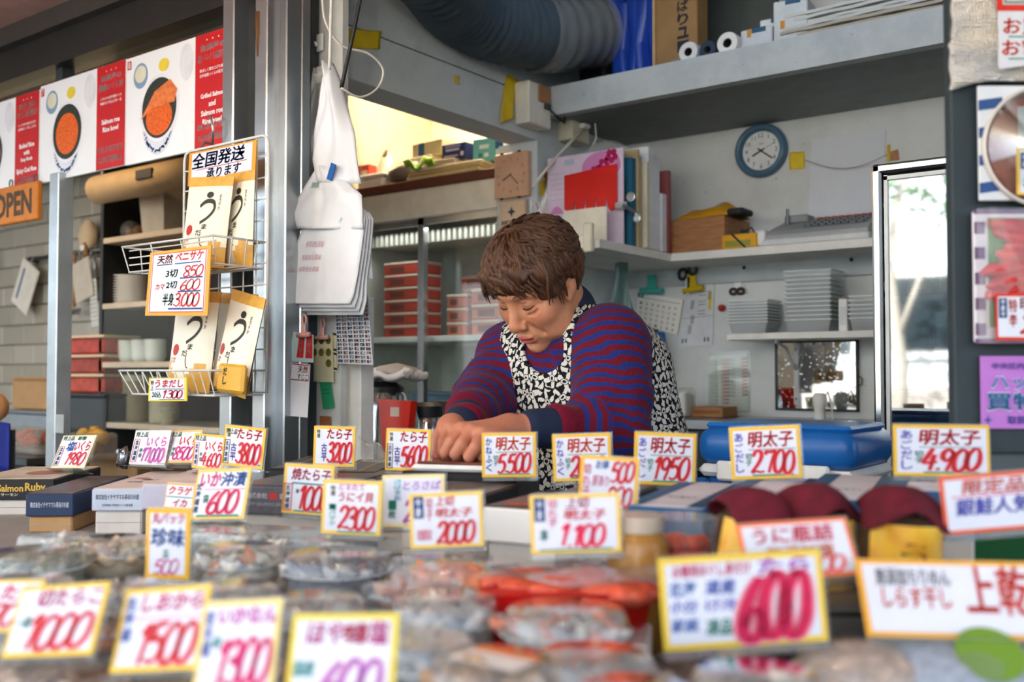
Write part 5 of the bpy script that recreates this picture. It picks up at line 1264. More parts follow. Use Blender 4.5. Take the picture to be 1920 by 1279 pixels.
p = MB(); put_vtext(p, 'ばりュール', 0.005, 0.02, 0.045, 0.24, 0.0206, 0.03, UPRIGHT); p.build('lettering', mat('#20242c', 0.7), t)
MB().box((-0.085, -0.021, 0), (-0.076, 0.05, 0.42)).build('edge_strip', mat('#b79a6a', 0.6), t); p = MB(); rect(p, -0.02, 0, 0.07, 0.05, 0.0203, UPRIGHT); p.build('film', M_WRAP, t)
for px, r, c_, lb in ((1298, 0.033, '#d4d6d4', 'ragged white paper roll beside the cardboard box'), (1334, 0.028, '#26384c', 'dark blue roll between the two white rolls'), (1371, 0.035, '#dcdcd8', 'fat white paper roll at the right of the dark roll')):
    t = thing('paper_roll', lb, 'roll', (ux(px, 2.83), 2.80, UZ + r + 0.002), 0, 'rolls on the upper shelf')
    rg_ = random.Random(px); prr = [(r*(0.42), 0), (r*0.95, 0), (r, 0.006), (r, 0.30), (r*0.42, 0.30), (r*0.42, 0.0)]
    MB().lathe(prr, 22, Matrix.Rotation(-PI/2, 4, 'X'), cap=False).build('roll', mat(c_, 0.7), t, auto=40); MB().lathe([(r*0.40, 0.002), (r*0.36, 0.002), (r*0.36, 0.3)], 18, Matrix.Rotation(-PI/2, 4, 'X'), cap=False).build('core', mat('#3a3630', 0.8), t)
t = thing('grey_panel', 'dark grey board leaning behind the rolls', 'board', (ux(1340, 3.0), 3.12, UZ)); MB().rbox((-0.14, -0.005, 0), (0.17, 0.01, 0.5), 0.002).build('panel', mat('#3f4644', 0.6), t); MB().box((-0.14, -0.0055, 0.0), (-0.13, -0.005, 0.5)).build('edge_strip', M_DKGREY, t)
for k, (px, yy, c_, lb) in enumerate(((1418, 2.83, '#c2c8cc', 'plain white paper packet beside the rolls'), (1455, 2.86, '#cdd2d2', 'white envelope stack with an orange and blue print'), (1482, 2.82, '#bfc6c8', 'thick stack of folded white leaflets on the upper shelf'))):
    t = thing('paper_packet', lb, 'packet', (ux(px, yy), yy, UZ), 0.05*k, 'packets on the upper shelf'); MB().rbox((-0.05, 0, 0), (0.05, 0.06 + 0.04*k, 0.075 + 0.03*k), 0.003).build('packet', mat(c_, 0.75), t)
    p = MB(); rect(p, -0.015, 0.06 + 0.03*k, 0.03, 0.075 + 0.03*k, 0.0005, UPRIGHT); p.build('blue_print', mat('#28506e', 0.6), t)
    p = MB(); rect(p, -0.03, 0.05, -0.016, 0.075, 0.0005, UPRIGHT); p.build('orange_print', mat('#b9812c', 0.6), t)
    for j in range(4): MB().box((0.0505, 0.004 + 0.012*j, 0.0), (0.051, 0.008 + 0.012*j, 0.07)).build('leaf_edge', mat('#8f979a', 0.7), t)
for k in range(7):
    o = MB().sheet(lambda u, v: ((u - 0.5)*0.52, v*0.26, 0.002*math.sin(3*u) * (1 - v) + 0.0012*math.sin(23*u + 3*k)), 24, 6, 0.009).build('newspaper', mat('#a8a293' if k < 3 else '#b9bcb8', 0.85), None, loc=(ux(1640, 2.85) + 0.01*math.sin(k*3), 2.82 + 0.006*math.sin(k*2), UZ + 0.016 + k*0.012), rot=(0, 0, 0.02*math.sin(k)))
    tagp(o, ['lowest', 'second', 'third', 'fourth', 'fifth', 'sixth', 'topmost'][k] + ' folded newspaper in the pile at the right of the upper shelf', 'newspaper', 'newspapers on the upper shelf')

# ================================================================== neighbouring kitchen and its frontage
M_RED = mat('#c4161c', 0.45); M_PRWHITE = mat('#eef0f2', 0.5, vary=0.02); M_ORANGE = mat('#e2621a', 0.4, vary=0.35, scale=160)
def menu_board(label, x0, wd, zb, bowl, jp, jp2, small, en, pr, num):
    t = thing('menu_board', label, 'menu board', (x0, YP - 0.012, zb), 0, 'menu boards over the kitchen'); H = 0.302
    MB().rbox((0, 0, 0), (wd, 0.010, H), 0.001).build('board', M_PRWHITE, t)
    fs = wd * 0.685
    p = MB(); rect(p, fs, 0.001, wd - 0.001, H - 0.001, 0.0006, UPRIGHT); p.build('red_column', M_RED, t)
    # the photographed bowl
    cx, cy = fs*0.50, H*0.42
    p = MB(); disc(p, cx - 0.005, cy - 0.028, 0.072, 0.088, 0.0006, 28, UPRIGHT); p.build('bowl_body', mat('#d6dce8', 0.5), t)
    p = MB(); rg = random.Random(num)
    for k in range(70):
        a = rg.uniform(PI*1.05, PI*1.95); r = rg.uniform(0.9, 1.0); disc(p, cx - 0.005 + 0.064*math.cos(a)*r, cy - 0.03 + 0.078*math.sin(a)*r, 0.004, 0.0035, 0.0008, 6, UPRIGHT)
    p.build('bowl_pattern', mat('#54719e', 0.5), t)['kind'] = 'stuff'
    p = MB(); disc(p, cx, cy + 0.012, 0.088, 0.092, 0.0010, 32, UPRIGHT); p.build('bowl_rim', mat('#e9e9ee', 0.5), t)
    p = MB(); disc(p, cx, cy + 0.012, 0.079, 0.083, 0.0012, 32, UPRIGHT); p.build('seaweed', mat('#2b332c', 0.6, vary=0.6, scale=150), t)
    if bowl == 'roe':
        p = MB(); disc(p, cx, cy + 0.006, 0.062, 0.062, 0.0014, 28, UPRIGHT); p.build('roe', M_ORANGE, t)
    elif bowl == 'salmon':
        p = MB(); disc(p, cx, cy - 0.015, 0.060, 0.048, 0.0014, 28, UPRIGHT); p.build('roe', M_ORANGE, t)
        p = MB(); p.add([(cx - 0.085, cy - 0.01, 0.0016), (cx - 0.03, cy + 0.015, 0.0016), (cx + 0.07, cy + 0.018, 0.0016), (cx + 0.082, cy + 0.05, 0.0016), (cx + 0.05, cy + 0.082, 0.0016), (cx - 0.02, cy + 0.06, 0.0016)], [(0, 1, 2, 3, 4, 5)], UPRIGHT); p.build('salmon', mat('#e0783c', 0.5, vary=0.3, scale=60), t)
    else:
        p = MB(); disc(p, cx + 0.02, cy + 0.006, 0.045, 0.05, 0.0014, 24, UPRIGHT); p.build('roe', mat('#dd8f7c', 0.5), t)
    p = MB(); disc(p, fs*0.22, H*0.80, 0.034, 0.036, 0.0007, 22, UPRIGHT); p.build('side_bowl', mat('#7f9cb8', 0.5), t)
    p = MB(); disc(p, fs*0.22, H*0.815, 0.027, 0.024, 0.0009, 20, UPRIGHT); p.build('soup', mat('#dcd8be', 0.5), t)
    p = MB(); disc(p, fs*0.56, H*0.84, 0.024, 0.018, 0.0007, 16, UPRIGHT); p.build('pickles', mat('#e5cc3c', 0.5), t)
    p = MB(); disc(p, fs*0.88, H*0.80, 0.030, 0.050, 0.0007, 20, UPRIGHT); p.build('teapot', mat('#dfe0e4', 0.5), t)
    p = MB(); rect(p, 0.006, H - 0.034, 0.024, H - 0.010, 0.0007, UPRIGHT); p.build('number_panel', M_RED, t)
    w = MB(); put_text(w, num, 0.010, H - 0.031, 0.020, H - 0.013, 0.0009, 0.01, 0, UPRIGHT)
    a, b = fs + 0.012, wd - 0.012; k = b - a
    put_text(w, jp, a + 0.08*k, H*0.845, b - 0.08*k, H*0.905, 0.0009, 0.03, 0, UPRIGHT); put_text(w, jp2, a, H*0.755, b, H*0.82, 0.0009, 0.03, 0, UPRIGHT)
    for i in range(3): disc(w, a + k*(0.3 + 0.2*i), H*0.94, 0.0022, 0.0022, 0.0009, 8, UPRIGHT)
    for i, s_ in enumerate(small): put_text(w, s_, a + 0.06*k, H*(0.665 - 0.045*i), b - 0.06*k, H*(0.695 - 0.045*i), 0.0009, 0.01, 0, UPRIGHT)
    for i, s_ in enumerate(en): put_text(w, s_, a + 0.10*k, H*(0.43 - 0.075*i), b - 0.10*k, H*(0.48 - 0.075*i), 0.0009, 0.03, 0, UPRIGHT, fill=False)
    for i, s_ in enumerate(pr): put_text(w, s_, a, H*(0.155 - 0.10*i), b, H*(0.225 - 0.10*i), 0.0009, 0.035, 0, UPRIGHT, fill=False)
    w.build('lettering', M_PRWHITE, t)['kind'] = 'stuff'
    return t
PX0, PWD = P(82, 240, Y=YP).x, 0.462
menu_board('leftmost menu board, cut by the picture edge, broth rice in pink', PX0 - PWD - 0.004, PWD, 1.728, 'broth', '明太子と高菜の', 'だし茶漬け', ['とっても辛い明太子をのせた', '自家製だしで召し上がる'], ['Boiled Rice', 'with', 'Soup Broth'], ['Spicy Cod Roe', '800円(税込)'], '6')
menu_board('menu board with orange salmon roe bowl, number seven', PX0, PWD, 1.735, 'roe', '魚卵屋の', '最強いくら丼', ['こだわりの北海道産いくら', '特製だれで仕上げた一品'], ['Salmon roe', 'Rice bowl'], ['飲むお出汁付き', '2,200円(税込)'], '7')
menu_board('menu board with grilled salmon over roe bowl, number eight', PX0 + PWD + 0.003, PWD, 1.733, 'salmon', '魚卵屋の', '鮭・いくら親子丼', ['香ばしく焼き上げた鮭と', '北海道産いくらの贅沢丼'], ['Grilled Salmon', 'and', 'Salmon roe', 'Rice bowl'], ['飲むお出汁付き', '2,400円(税込)'], '8')
# OPEN sign
t = thing('open_sign', 'orange wooden sign reading OPEN hung under the menu boards', 'sign', (P(40, 385, Y=YP).x, YP - 0.02, P(40, 385, Y=YP).z))
MB().rbox((-0.20, -0.012, -0.062), (0.155, 0.006, 0.058), 0.004).build('board', mat('#c9761c', 0.5, vary=0.2, scale=8), t)
p = MB(); put_text(p, 'OPEN', -0.105, -0.042, 0.125, 0.038, 0.0128, 0.035, 0, UPRIGHT); p.build('lettering', mat('#4a3a28', 0.6), t)
for x in (-0.02, 0.13): MB().tube([(x + 0.010*math.cos(a), -0.004, 0.068 + 0.012*math.sin(a)) for a in [2*PI*i/12 for i in range(12)]], 0.002, 6, closed=True).build('hanging_ring', M_STEEL_D, t, True)
# hanging white bag with red print seen above the boards
t = thing('hanging_lantern', 'dark red paper lantern with pale writing above the menu boards', 'lantern', P(318, 22, Y=YP + 0.18).xyz)
MB().lathe([(0.02, -0.075), (0.05, -0.06), (0.062, -0.02), (0.062, 0.03), (0.05, 0.07), (0.02, 0.085)], 20).build('shade', mat('#8f1d24', 0.5), t, True); p = MB(); put_vtext(p, 'いくら', -0.02, -0.04, 0.02, 0.05, 0.063, 0.03, UPRIGHT); p.build('lettering', M_PRWHITE, t)
MB().tube([(0, 0, 0.085), (0, 0, 0.16)], 0.003, 6).build('cord', M_BLACK, t)
t = thing('exhaust_cover', 'cream roller cover fixed over the kitchen shelf unit', 'cover', (P(270, 338, Y=2.12).x, 2.13, P(270, 338, Y=2.12).z)); MB().tube([(-0.32, 0, 0), (0.45, 0, 0)], 0.055, 16).build('roller', mat('#b49c78', 0.6), t, True); MB().rbox((0.02, -0.06, -0.01), (0.12, -0.05, 0.025), 0.002).build('dark_bracket', M_BLACK, t); MB().box((-0.3, 0.0, 0.05), (-0.29, 0.01, 0.5)).build('hanger', M_STEEL_D, t); MB().box((0.4, 0.0, 0.05), (0.41, 0.01, 0.5)).build('hanger', M_STEEL_D, t)

# ---- black shelf unit with crockery
KY = 2.20
KX0, KX1 = P(186, 600, Y=KY).x, P(420, 600, Y=KY).x + 0.05
ku = thing('kitchen_shelf_unit', 'black shelf unit with glass front and pale shelves in the kitchen', 'shelf unit', (0, 0, 0))
w = MB(); w.box((KX0, KY + 0.30, 0.0), (KX1, KY + 0.32, 1.98)); w.build('back_panel', mat('#2a1a1a', 0.6), ku)
for x in (KX0, KX1 - 0.02): MB().box((x, KY, 0.0), (x + 0.02, KY + 0.30, 1.98)).build('side_panel', M_BLACK, ku)
KZ = [P(300, y_, Y=KY).z for y_ in (432, 562, 678, 797)]
for z in KZ: MB().rbox((KX0 + 0.02, KY, z - 0.022), (KX1 - 0.02, KY + 0.30, z), 0.002).build('shelf', mat('#b8aa94', 0.5), ku)
MB().box((KX0 + 0.02, KY, 1.96), (KX1 - 0.02, KY + 0.3, 1.98)).build('top_panel', M_BLACK, ku)
MB().box((KX0 + 0.02, KY + 0.003, KZ[3]), (KX1 - 0.02, KY + 0.006, KZ[1] - 0.022)).build('glass_front', clear_mat('cabinet_glass', '#f2f6f5', 0.05, 0.02, fstr=0.25), ku)
def kp(px): return P(px, 600, Y=KY + 0.12).x
pl = None
for k in range(11):
    pn = ['lowest', 'second', 'third', 'fourth', 'fifth', 'sixth', 'seventh', 'eighth', 'ninth', 'tenth', 'topmost'][k]
    o = MB().lathe([(0.0, 0.0), (0.045, 0.0), (0.074, 0.009), (0.075, 0.0105), (0.045, 0.003), (0, 0.003)], 24).build('plate', M_WHITE, None, True, loc=(kp(243), KY + 0.12, KZ[1] + 0.001 + k*0.0108)); tagp(o, pn + ' white plate in the stack on the black unit', 'plate', 'stacked white plates')
for k in range(4):
    t = thing('teacup', ['leftmost white mug with visible handle on the glazed shelf', 'second white mug from the left on the glazed shelf', 'third white mug from the left on the glazed shelf', 'rightmost white mug on the glazed shelf'][k], 'cup', (kp(226 + 25*k), KY + 0.10, KZ[2] + 0.001), 0, 'mugs on the glazed shelf')
    MB().lathe([(0.0, 0.0), (0.032, 0.0), (0.040, 0.02), (0.042, 0.088), (0.039, 0.088), (0.036, 0.02), (0.0, 0.008)], 22).build('cup', M_WHITE, t, True); MB().tube([(-0.040, -0.005, 0.07), (-0.062, -0.012, 0.062), (-0.064, -0.012, 0.035), (-0.041, -0.005, 0.022)], 0.0055, 8).build('handle', M_WHITE, t, True)
t = thing('storage_basket', 'cream plastic basket with rumpled white bag on the top shelf', 'basket', (kp(312), KY + 0.12, KZ[0] + 0.001)); vs = []
b = MB(); pf = [(0.088, 0.0), (0.105, 0.17), (0.110, 0.17), (0.110, 0.18), (0.100, 0.18), (0.083, 0.006)]; b.lathe(pf, 4, rotz(PI/4), True, 1.05, 0.8); b.build('basket', mat('#cfbfa2', 0.5), t)
MB().blob((-0.02, 0, 0.22), (0.07, 0.05, 0.08), 16, 10, 0.12).build('bag', mat('#cdbd9e', 0.5, bump=0.4, bscale=50), t, True)
t = thing('bread_bag', 'clear bag of brown crusts beside the basket on the top shelf', 'bag', (kp(232), KY + 0.12, KZ[0] + 0.001)); rg = random.Random(5); b = MB()
for k in range(9): b.blob((rg.uniform(-0.06, 0.06), rg.uniform(-0.03, 0.03), 0.025 + rg.uniform(0, 0.03)), 0.024, 8, 6, 0.15, rng=rg)
o = b.build('crusts', mat('#a8794a', 0.7), t, True); o['kind'] = 'stuff'; MB().blob((0, 0, 0.04), (0.10, 0.055, 0.05), 18, 8, 0.08).build('film', M_WRAP, t, True)
for px, c_, hh, lb in ((248, '#a08d6c', 0.16, 'tan tin canister behind the glass on the bottom shelf'), (302, '#b9a98c', 0.15, 'cream lidded canister behind the glass on the bottom shelf'), (196 + 12, '#a8582c', 0.17, 'orange bottle at the left of the bottom shelf')):
    t = thing('canister', lb, 'canister', (kp(px), KY + 0.14, KZ[3] + 0.001)); r = 0.058 if 'orange' not in lb else 0.02
    MB().lathe([(r, 0), (r, hh), (r*0.9, hh + 0.004)], 20).build('body', mat(c_, 0.45), t, auto=40); MB().lathe([(r*1.03, hh), (r*1.03, hh + 0.025), (0, hh + 0.027)], 20).build('lid', mat('#cbbd9f', 0.5), t, auto=40)
t = thing('paper_cup', 'cream paper cup at the right of the bottom shelf', 'cup', (kp(346), KY + 0.05, KZ[3] + 0.001)); MB().lathe([(0.024, 0), (0.030, 0.06), (0.033, 0.061), (0.028, 0.06), (0.022, 0.003)], 18).build('cup', mat('#d9cfb4', 0.5), t, True); MB().lathe([(0.0265, 0.02), (0.0285, 0.04)], 18, cap=False).build('band', mat('#b8a684', 0.6), t)
for px, sx, c_, lb in ((310, 0.16, '#8a6c48', 'brown carton under the black shelf unit'),):
    t = thing('carton', lb, 'carton', (kp(px), KY - 0.10, TZ - 0.0 + 0.0)); MB().rbox((-sx, 0, -0.85), (sx, 0.25, -0.85 + 0.82), 0.003).build('box', mat(c_, 0.75), t); MB().box((-sx, -0.001, -0.30), (sx, 0, -0.26)).build('tape_band', mat('#a5885c', 0.5), t)

# ---- utensils on the tile wall
rail = thing('utensil_rail', 'dark metal rail with hooks on the tiled wall', 'rail', (0, YT, 0)); a = P(50, 487, Y=YT - 0.05); b = P(180, 470, Y=YT - 0.05)
MB().tube([(a.x, -0.05, a.z), (b.x + 0.05, -0.05, a.z)], 0.010, 10).build('bar', M_STEEL_D, rail, True)
for x in (a.x + 0.03, b.x): MB().tube([(x, -0.05, a.z), (x, -0.006, a.z)], 0.014, 8).build('bracket', M_BLACK, rail)
RZ = a.z
def hung(name, label, px, fn, ang=0.0):
    t = thing(name, label, name.split('_')[-1], (P(px, 500, Y=YT - 0.065).x, YT - 0.067, RZ - 0.012), (0, ang, 0)); fn(t); MB().tube([(0, 0.012, 0.02), (0, -0.004, 0.022), (0, -0.006, -0.02)], 0.0022, 6).build('hook', M_STEEL, t, True); return t
def f1(t): MB().rbox((-0.085, -0.006, -0.26), (0.085, 0.006, -0.02), 0.01).build('board', mat('#d6d2c6', 0.5), t); MB().box((-0.045, -0.008, -0.22), (-0.03, -0.006, -0.06)).build('blue_mark', mat('#5a7290', 0.5), t)
hung('cutting_board', 'white cutting board hung tilted on the utensil rail', 62, f1, 0.5)
def f2(t): MB().rbox((-0.075, -0.012, -0.22), (0.075, -0.004, -0.03), 0.006).build('blade', mat('#b9b3a4', 0.4), t); MB().rbox((0.035, -0.016, -0.03), (0.07, 0.0, 0.04), 0.005).build('grip', mat('#7d5a34', 0.5), t)
hung('vegetable_slicer', 'flat grey slicer panel hung on the right of the rail', 152, f2, -0.25)
def f3(t): MB().tube([(0, 0, 0.01), (0, 0, -0.24)], 0.007, 8).build('handle', mat('#a5712f', 0.5), t, True); MB().lathe([(0.0, -0.03), (0.03, -0.022), (0.042, 0.0), (0.040, 0.0), (0.028, -0.018), (0, -0.026)], 18, Matrix.Translation((0.02, -0.02, -0.25))).build('bowl', M_STEEL, t, True)
hung('soup_ladle', 'ladle with a long wooden handle hung on the rail', 141, f3)
def f4(t):
    MB().rbox((-0.028, -0.004, -0.34), (0.028, 0.0, -0.12), 0.003).build('plate', mat('#c2c0b8', 0.4, 0.4), t); p = MB()
    for i in range(5):
        for j in range(10): disc(p, -0.02 + 0.01*i, -0.14 - 0.019*j, 0.0026, 0.0035, 0.0042, 8, UPRIGHT)
    p.build('holes', M_DKGREY, t)['kind'] = 'stuff'; MB().tube([(-0.02, 0, -0.12), (-0.02, 0, 0.0), (0.02, 0, 0.0), (0.02, 0, -0.12)], 0.004, 6).build('handle', M_STEEL, t, True)
hung('cheese_grater', 'perforated metal grater hung beside the shelf unit', 172, f4, -0.12)
t = thing('hanging_cloth', 'cream rolled kitchen towel clipped above the rail', 'cloth', (P(163, 455, Y=YT - 0.06).x, YT - 0.055, RZ + 0.0)); MB().blob((0, 0, 0.07), (0.05, 0.035, 0.075), 14, 10, 0.08).build('towel', mat('#cbb898', 0.8), t, True); MB().rbox((-0.02, -0.03, 0.0), (0.02, 0.03, 0.03), 0.005).build('clip', M_WHITE, t)
# kitchen counter with bowls and boxes
kc = thing('kitchen_counter', 'steel counter under the tiled wall', 'counter', (0, 0, 0)); MB().rbox((-5.5, YT - 0.62, 0.80), (KX0 - 0.03, YT - 0.01, 0.83), 0.003).build('top', M_STEEL_D, kc); MB().box((-5.5, YT - 0.58, 0), (KX0 - 0.03, YT - 0.02, 0.80)).build('body', M_BLACK, kc)
def kc_box(name, label, px, y, z, s, m, cat='box', lid=None):
    t = thing(name, label, cat, (P(px, 800, Y=y).x, y, z)); MB().rbox((-s[0]/2, 0, 0), (s[0]/2, s[1], s[2]), 0.008).build('body', m, t)
    MB().rbox((-s[0]/2 - 0.004, -0.004, s[2]), (s[0]/2 + 0.004, s[1] + 0.004, s[2] + 0.012), 0.004).build('lid', lid or m, t); return t
M_REDTUB = clear_mat('tub_plastic', '#e8e2da', 0.2, 0.25, '#d8cfc0')
for k, (c_, lb) in enumerate((('#a8402c', 'lowest clear tub of red food in the kitchen stack'), ('#8f3524', 'middle clear tub of red food in the kitchen stack'), ('#a5382a', 'topmost clear tub with a red heap in the kitchen stack'))):
    kc_box('food_tub', lb, 158, YT - 0.35, 0.831 + 0.24 + k*0.078, (0.26, 0.16, 0.064), mat(c_, 0.5, vary=0.4, scale=30), 'tub', mat('#cdb99a', 0.4))
kc_box('wire_stand', 'dark stand carrying the stack of red tubs', 158, YT - 0.36, 0.831, (0.28, 0.18, 0.226), M_DKGREY, 'stand')
kc_box('cardboard_box', 'open brown cardboard box against the tiles', 58, YT - 0.30, 0.831 + 0.16, (0.34, 0.2, 0.13), mat('#a58258', 0.75))
kc_box('steel_tray', 'steel tray box under the cardboard box', 50, YT - 0.34, 0.831, (0.40, 0.24, 0.146), mat('#8f979c', 0.35, 0.5), 'tray')
t = thing('carrot_tub', 'clear tub of orange carrots on the kitchen counter', 'tub', (P(40, 840, Y=YT - 0.5).x, YT - 0.46, 0.831)); b = MB(); rg = random.Random(2)
for k in range(16): b.blob((rg.uniform(-0.13, 0.13), rg.uniform(-0.04, 0.04), 0.03 + rg.uniform(0, 0.05)), (0.035, 0.02, 0.018), 8, 6, 0.1, rng=rg)
b.build('carrots', mat('#d0592a', 0.5), t, True)['kind'] = 'stuff'; MB().rbox((-0.18, -0.07, 0), (0.18, 0.07, 0.10), 0.01).build('tub', M_REDTUB, t)
t = thing('pickle_tub', 'clear tub of yellow pickles beside the post', 'tub', (P(152, 840, Y=YT - 0.55).x, YT - 0.52, 0.831)); b = MB()
for k in range(16): b.blob((rg.uniform(-0.08, 0.08), rg.uniform(-0.03, 0.03), 0.03 + rg.uniform(0, 0.07)), 0.025, 8, 6, 0.15, rng=rg)
b.build('pickles', mat('#cfa24a', 0.5), t, True)['kind'] = 'stuff'; MB().rbox((-0.11, -0.055, 0), (0.11, 0.055, 0.10), 0.01).build('tub', M_REDTUB, t)
t = thing('blue_cloth', 'deep blue cloth hanging at the left picture edge', 'cloth', (P(-8, 830, Y=1.75).x, 1.75, 0.90)); MB().sheet(lambda u, v: ((u-0.5)*0.16, 0.02*math.sin(9*u), 0.10 - 0.17*v - 0.03*u), 14, 8, 0.004).build('cloth', mat('#1d2c86', 0.7), t, True)
MB().blob((0.0, 0.0, 0.13), (0.05, 0.04, 0.05), 12, 8).build('tan_knob', mat('#c08a5a', 0.6), t, True); MB().box((-0.04, 0.01, -0.9), (0.04, 0.05, 0.05)).build('stand', M_DKGREY, t)
o = MB().box((-0.022, -0.0016, -0.028), (0.022, 0, 0.026)).build('tape_patch', mat('#9fa39f', 0.5), None, loc=(P(112, 794, Y=YP - 0.037).x, YP - 0.036, P(112, 794, Y=YP - 0.037).z)); tagp(o, 'grey tape patch on the aluminium post', 'tape')
o = MB().tube([(0, 0, 0.05), (0.0, -0.001, 0.0), (-0.002, 0, -0.06)], [0.008, 0.006, 0.002], 8, squash=0.3).build('rust_streak', mat('#6d4a2c', 0.7), None, True, loc=(P(485, 60, Y=1.56).x, 1.559, P(485, 60, Y=1.56).z)); tagp(o, 'rusty peeled strip on the steel post', 'strip')

# ================================================================== wire rack with soup pouches
GY = 1.49
gx0, gx1 = P(345, 400, Y=GY).x, P(503, 400, Y=GY).x; gz1 = P(430, 268, Y=GY).z; gz0 = P(430, 735, Y=GY).z
rk = thing('wire_rack', 'white wire grid rack with two baskets hung on the steel post', 'rack', (gx0, GY, gz0)); GW, GH = gx1 - gx0, gz1 - gz0
M_WIRE = mat('#d8dad8', 0.35)
w = MB(); r_ = 0.02; w.tube([(0.0, 0, 0.0), (GW, 0, 0.0), (GW, 0, GH - r_), (GW - r_*0.3, 0, GH - r_*0.3), (GW - r_, 0, GH), (r_, 0, GH), (r_*0.3, 0, GH - r_*0.3), (0, 0, GH - r_)], 0.0034, 8, closed=True); w.build('frame', M_WIRE, rk, True)
for k in range(1, 7): MB().tube([(GW*k/7, 0.003, 0), (GW*k/7, 0.003, GH)], 0.0018, 6).build('wire', M_WIRE, rk)
for k in range(1, 12): MB().tube([(0, -0.002, GH*k/12), (GW, -0.002, GH*k/12)], 0.0018, 6).build('wire', M_WIRE, rk)
MB().tube([(0.06, 0.0, GH), (0.06, 0.015, GH + 0.02), (0.06, 0.04, GH + 0.02)], 0.003, 6).build('hanger', M_STEEL, rk)
MB().tube([(0.07, 0.03, GH + 0.02), (0.085, 0.02, GH + 0.05), (0.078, 0.02, GH + 0.08), (0.066, 0.02, GH + 0.085)], 0.003, 6).build('hook_ring', M_STEEL, rk, True)
# lower basket: flaring wires
BD = 0.135
def basket(z, h, splay, x0, x1, n):
    o = MB(); o.tube([(x0 - splay, -BD - splay, z + h), (x1 + splay*0.3, -BD - splay, z + h), (x1 + splay*0.3, -0.004, z + h), (x0 - splay, -0.004, z + h)], 0.0026, 8, closed=True); ro = o.build('basket_rim', M_WIRE, rk, True)
    o = MB(); o.tube([(x0, -BD, z), (x1, -BD, z), (x1, -0.006, z), (x0, -0.006, z)], 0.0024, 8, closed=True); o.build('basket_floor_ring', M_WIRE, rk, True)
    for k in range(n + 1):
        x = x0 + (x1 - x0)*k/n; MB().tube([(x0 - splay + (x1 - x0 + splay*1.3)*k/n, -BD - splay, z + h), (x, -BD, z), (x, -0.006, z)], 0.0016, 6).build('basket_wire', M_WIRE, rk)
    for y in (-0.1, -0.06, -0.03): MB().tube([(x0 - splay*0.8, y, z + h), (x0, y, z), (x1, y, z), (x1 + 0.01, y, z + h)], 0.0016, 6).build('basket_wire', M_WIRE, rk)
basket(-0.005, 0.055, 0.022, 0.0, GW*0.97, 11)
zU = P(380, 515, Y=GY).z - gz0
basket(zU, 0.06, 0.012, -0.02, GW*0.97, 3)
for k in range(1, 4): MB().tube([(-0.02, -BD, zU + k*0.017), (GW*0.97, -BD, zU + k*0.017)], 0.0016, 6).build('basket_wire', M_WIRE, rk)

M_PCREAM = mat('#ece6d2', 0.45, vary=0.04); M_PGOLD = mat('#d6a44c', 0.4, vary=0.2, scale=30)
def pouch(label, x, y, z, wd, h, rot, group='cream soup stock pouches on the rack', printed=True):
    t = thing('soup_pouch', label, 'pouch', (x, y, z), rot, group)
    def prof(u, v, s): 
        e = max(0.0, math.sin(PI*u))**0.6; b = 0.026*e*(1 - v)**0.7*(0.25 + 0.75*min(1, v*6)) + 0.0012
        return ((u - 0.5)*wd*(1 - 0.02*math.sin(PI*v)), s*b, v*h)
    mb = MB(); n, m_ = 14, 18
    for s in (-1, 1):
        vs = [prof(i/n, j/m_, s) for j in range(m_ + 1) for i in range(n + 1)]; w_ = n + 1; fs = []; 
        for j in range(m_):
            for i in range(n):
                q = (j*w_+i, j*w_+i+1, (j+1)*w_+i+1, (j+1)*w_+i); fs.append(q if s < 0 else tuple(reversed(q)))
        o = len(mb.v); mb.v += vs; mb.f += [tuple(k + o for k in q) for q in fs]
        for q in fs:
            v = sum(vs[k][2] for k in q)/4/h; u = sum(vs[k][0] for k in q)/4/wd + 0.5
            hill = max(0.30 - 1.6*abs(u - 0.82)**1.5, 0.30 - 2.2*abs(u - 0.12)**1.3) if s < 0 else 0.30
            mb.mi.append(1 if (v < hill or v > 0.915) else 0)
    mb.build('pouch', [M_PCREAM, M_PGOLD], t, True)
    if printed:
        def onsurf(mbx, c_): 
            vs = []
            for vx, vy, vz in mbx.v: u = min(1, max(0, vx)); v = min(1, max(0, vy)); q = prof(u, v, -1); vs.append((q[0], q[1] - 0.0008, q[2]))
            o = MB(); o.add(vs, mbx.f); return o
        ink = MB(); disc(ink, 0.58, 0.79, 0.075, 0.036); ribbon(ink, catmull([(0.40, 0.66), (0.52, 0.715), (0.68, 0.71), (0.72, 0.63), (0.62, 0.54), (0.46, 0.475)], 5), 0.045)
        put_text(ink, 'ま', 0.52, 0.405, 0.63, 0.465, 0, 0.03); put_text(ink, 'だ', 0.40, 0.335, 0.53, 0.40, 0, 0.02); ribbon(ink, catmull([(0.52, 0.37), (0.52, 0.30), (0.56, 0.235), (0.60, 0.225)], 4), 0.014)
        put_vtext(ink, 'まろやか', 0.78, 0.62, 0.83, 0.80, 0, 0.01); o = onsurf(ink, 0).build('brush_lettering', mat('#33352f', 0.6), t); o['kind'] = 'stuff'
        rd = MB(); disc(rd, 0.22, 0.40, 0.085, 0.058); o = onsurf(rd, 0).build('red_seal', mat('#b8302a', 0.5), t)
        rd = MB(); put_text(rd, 'だし塩分', 0.12, 0.30, 0.27, 0.325, 0, 0.02); put_text(rd, 'かつお', 0.12, 0.27, 0.26, 0.295, 0, 0.02); onsurf(rd, 0).build('red_lettering', mat('#a8382e', 0.6), t)['kind'] = 'stuff'
    return t
PW, PH = 0.135, 0.20
def rk_pt(px, py, y): return P(px, py, Y=y)
zb = gz0 + 0.002; zu = gz0 + zU + 0.003
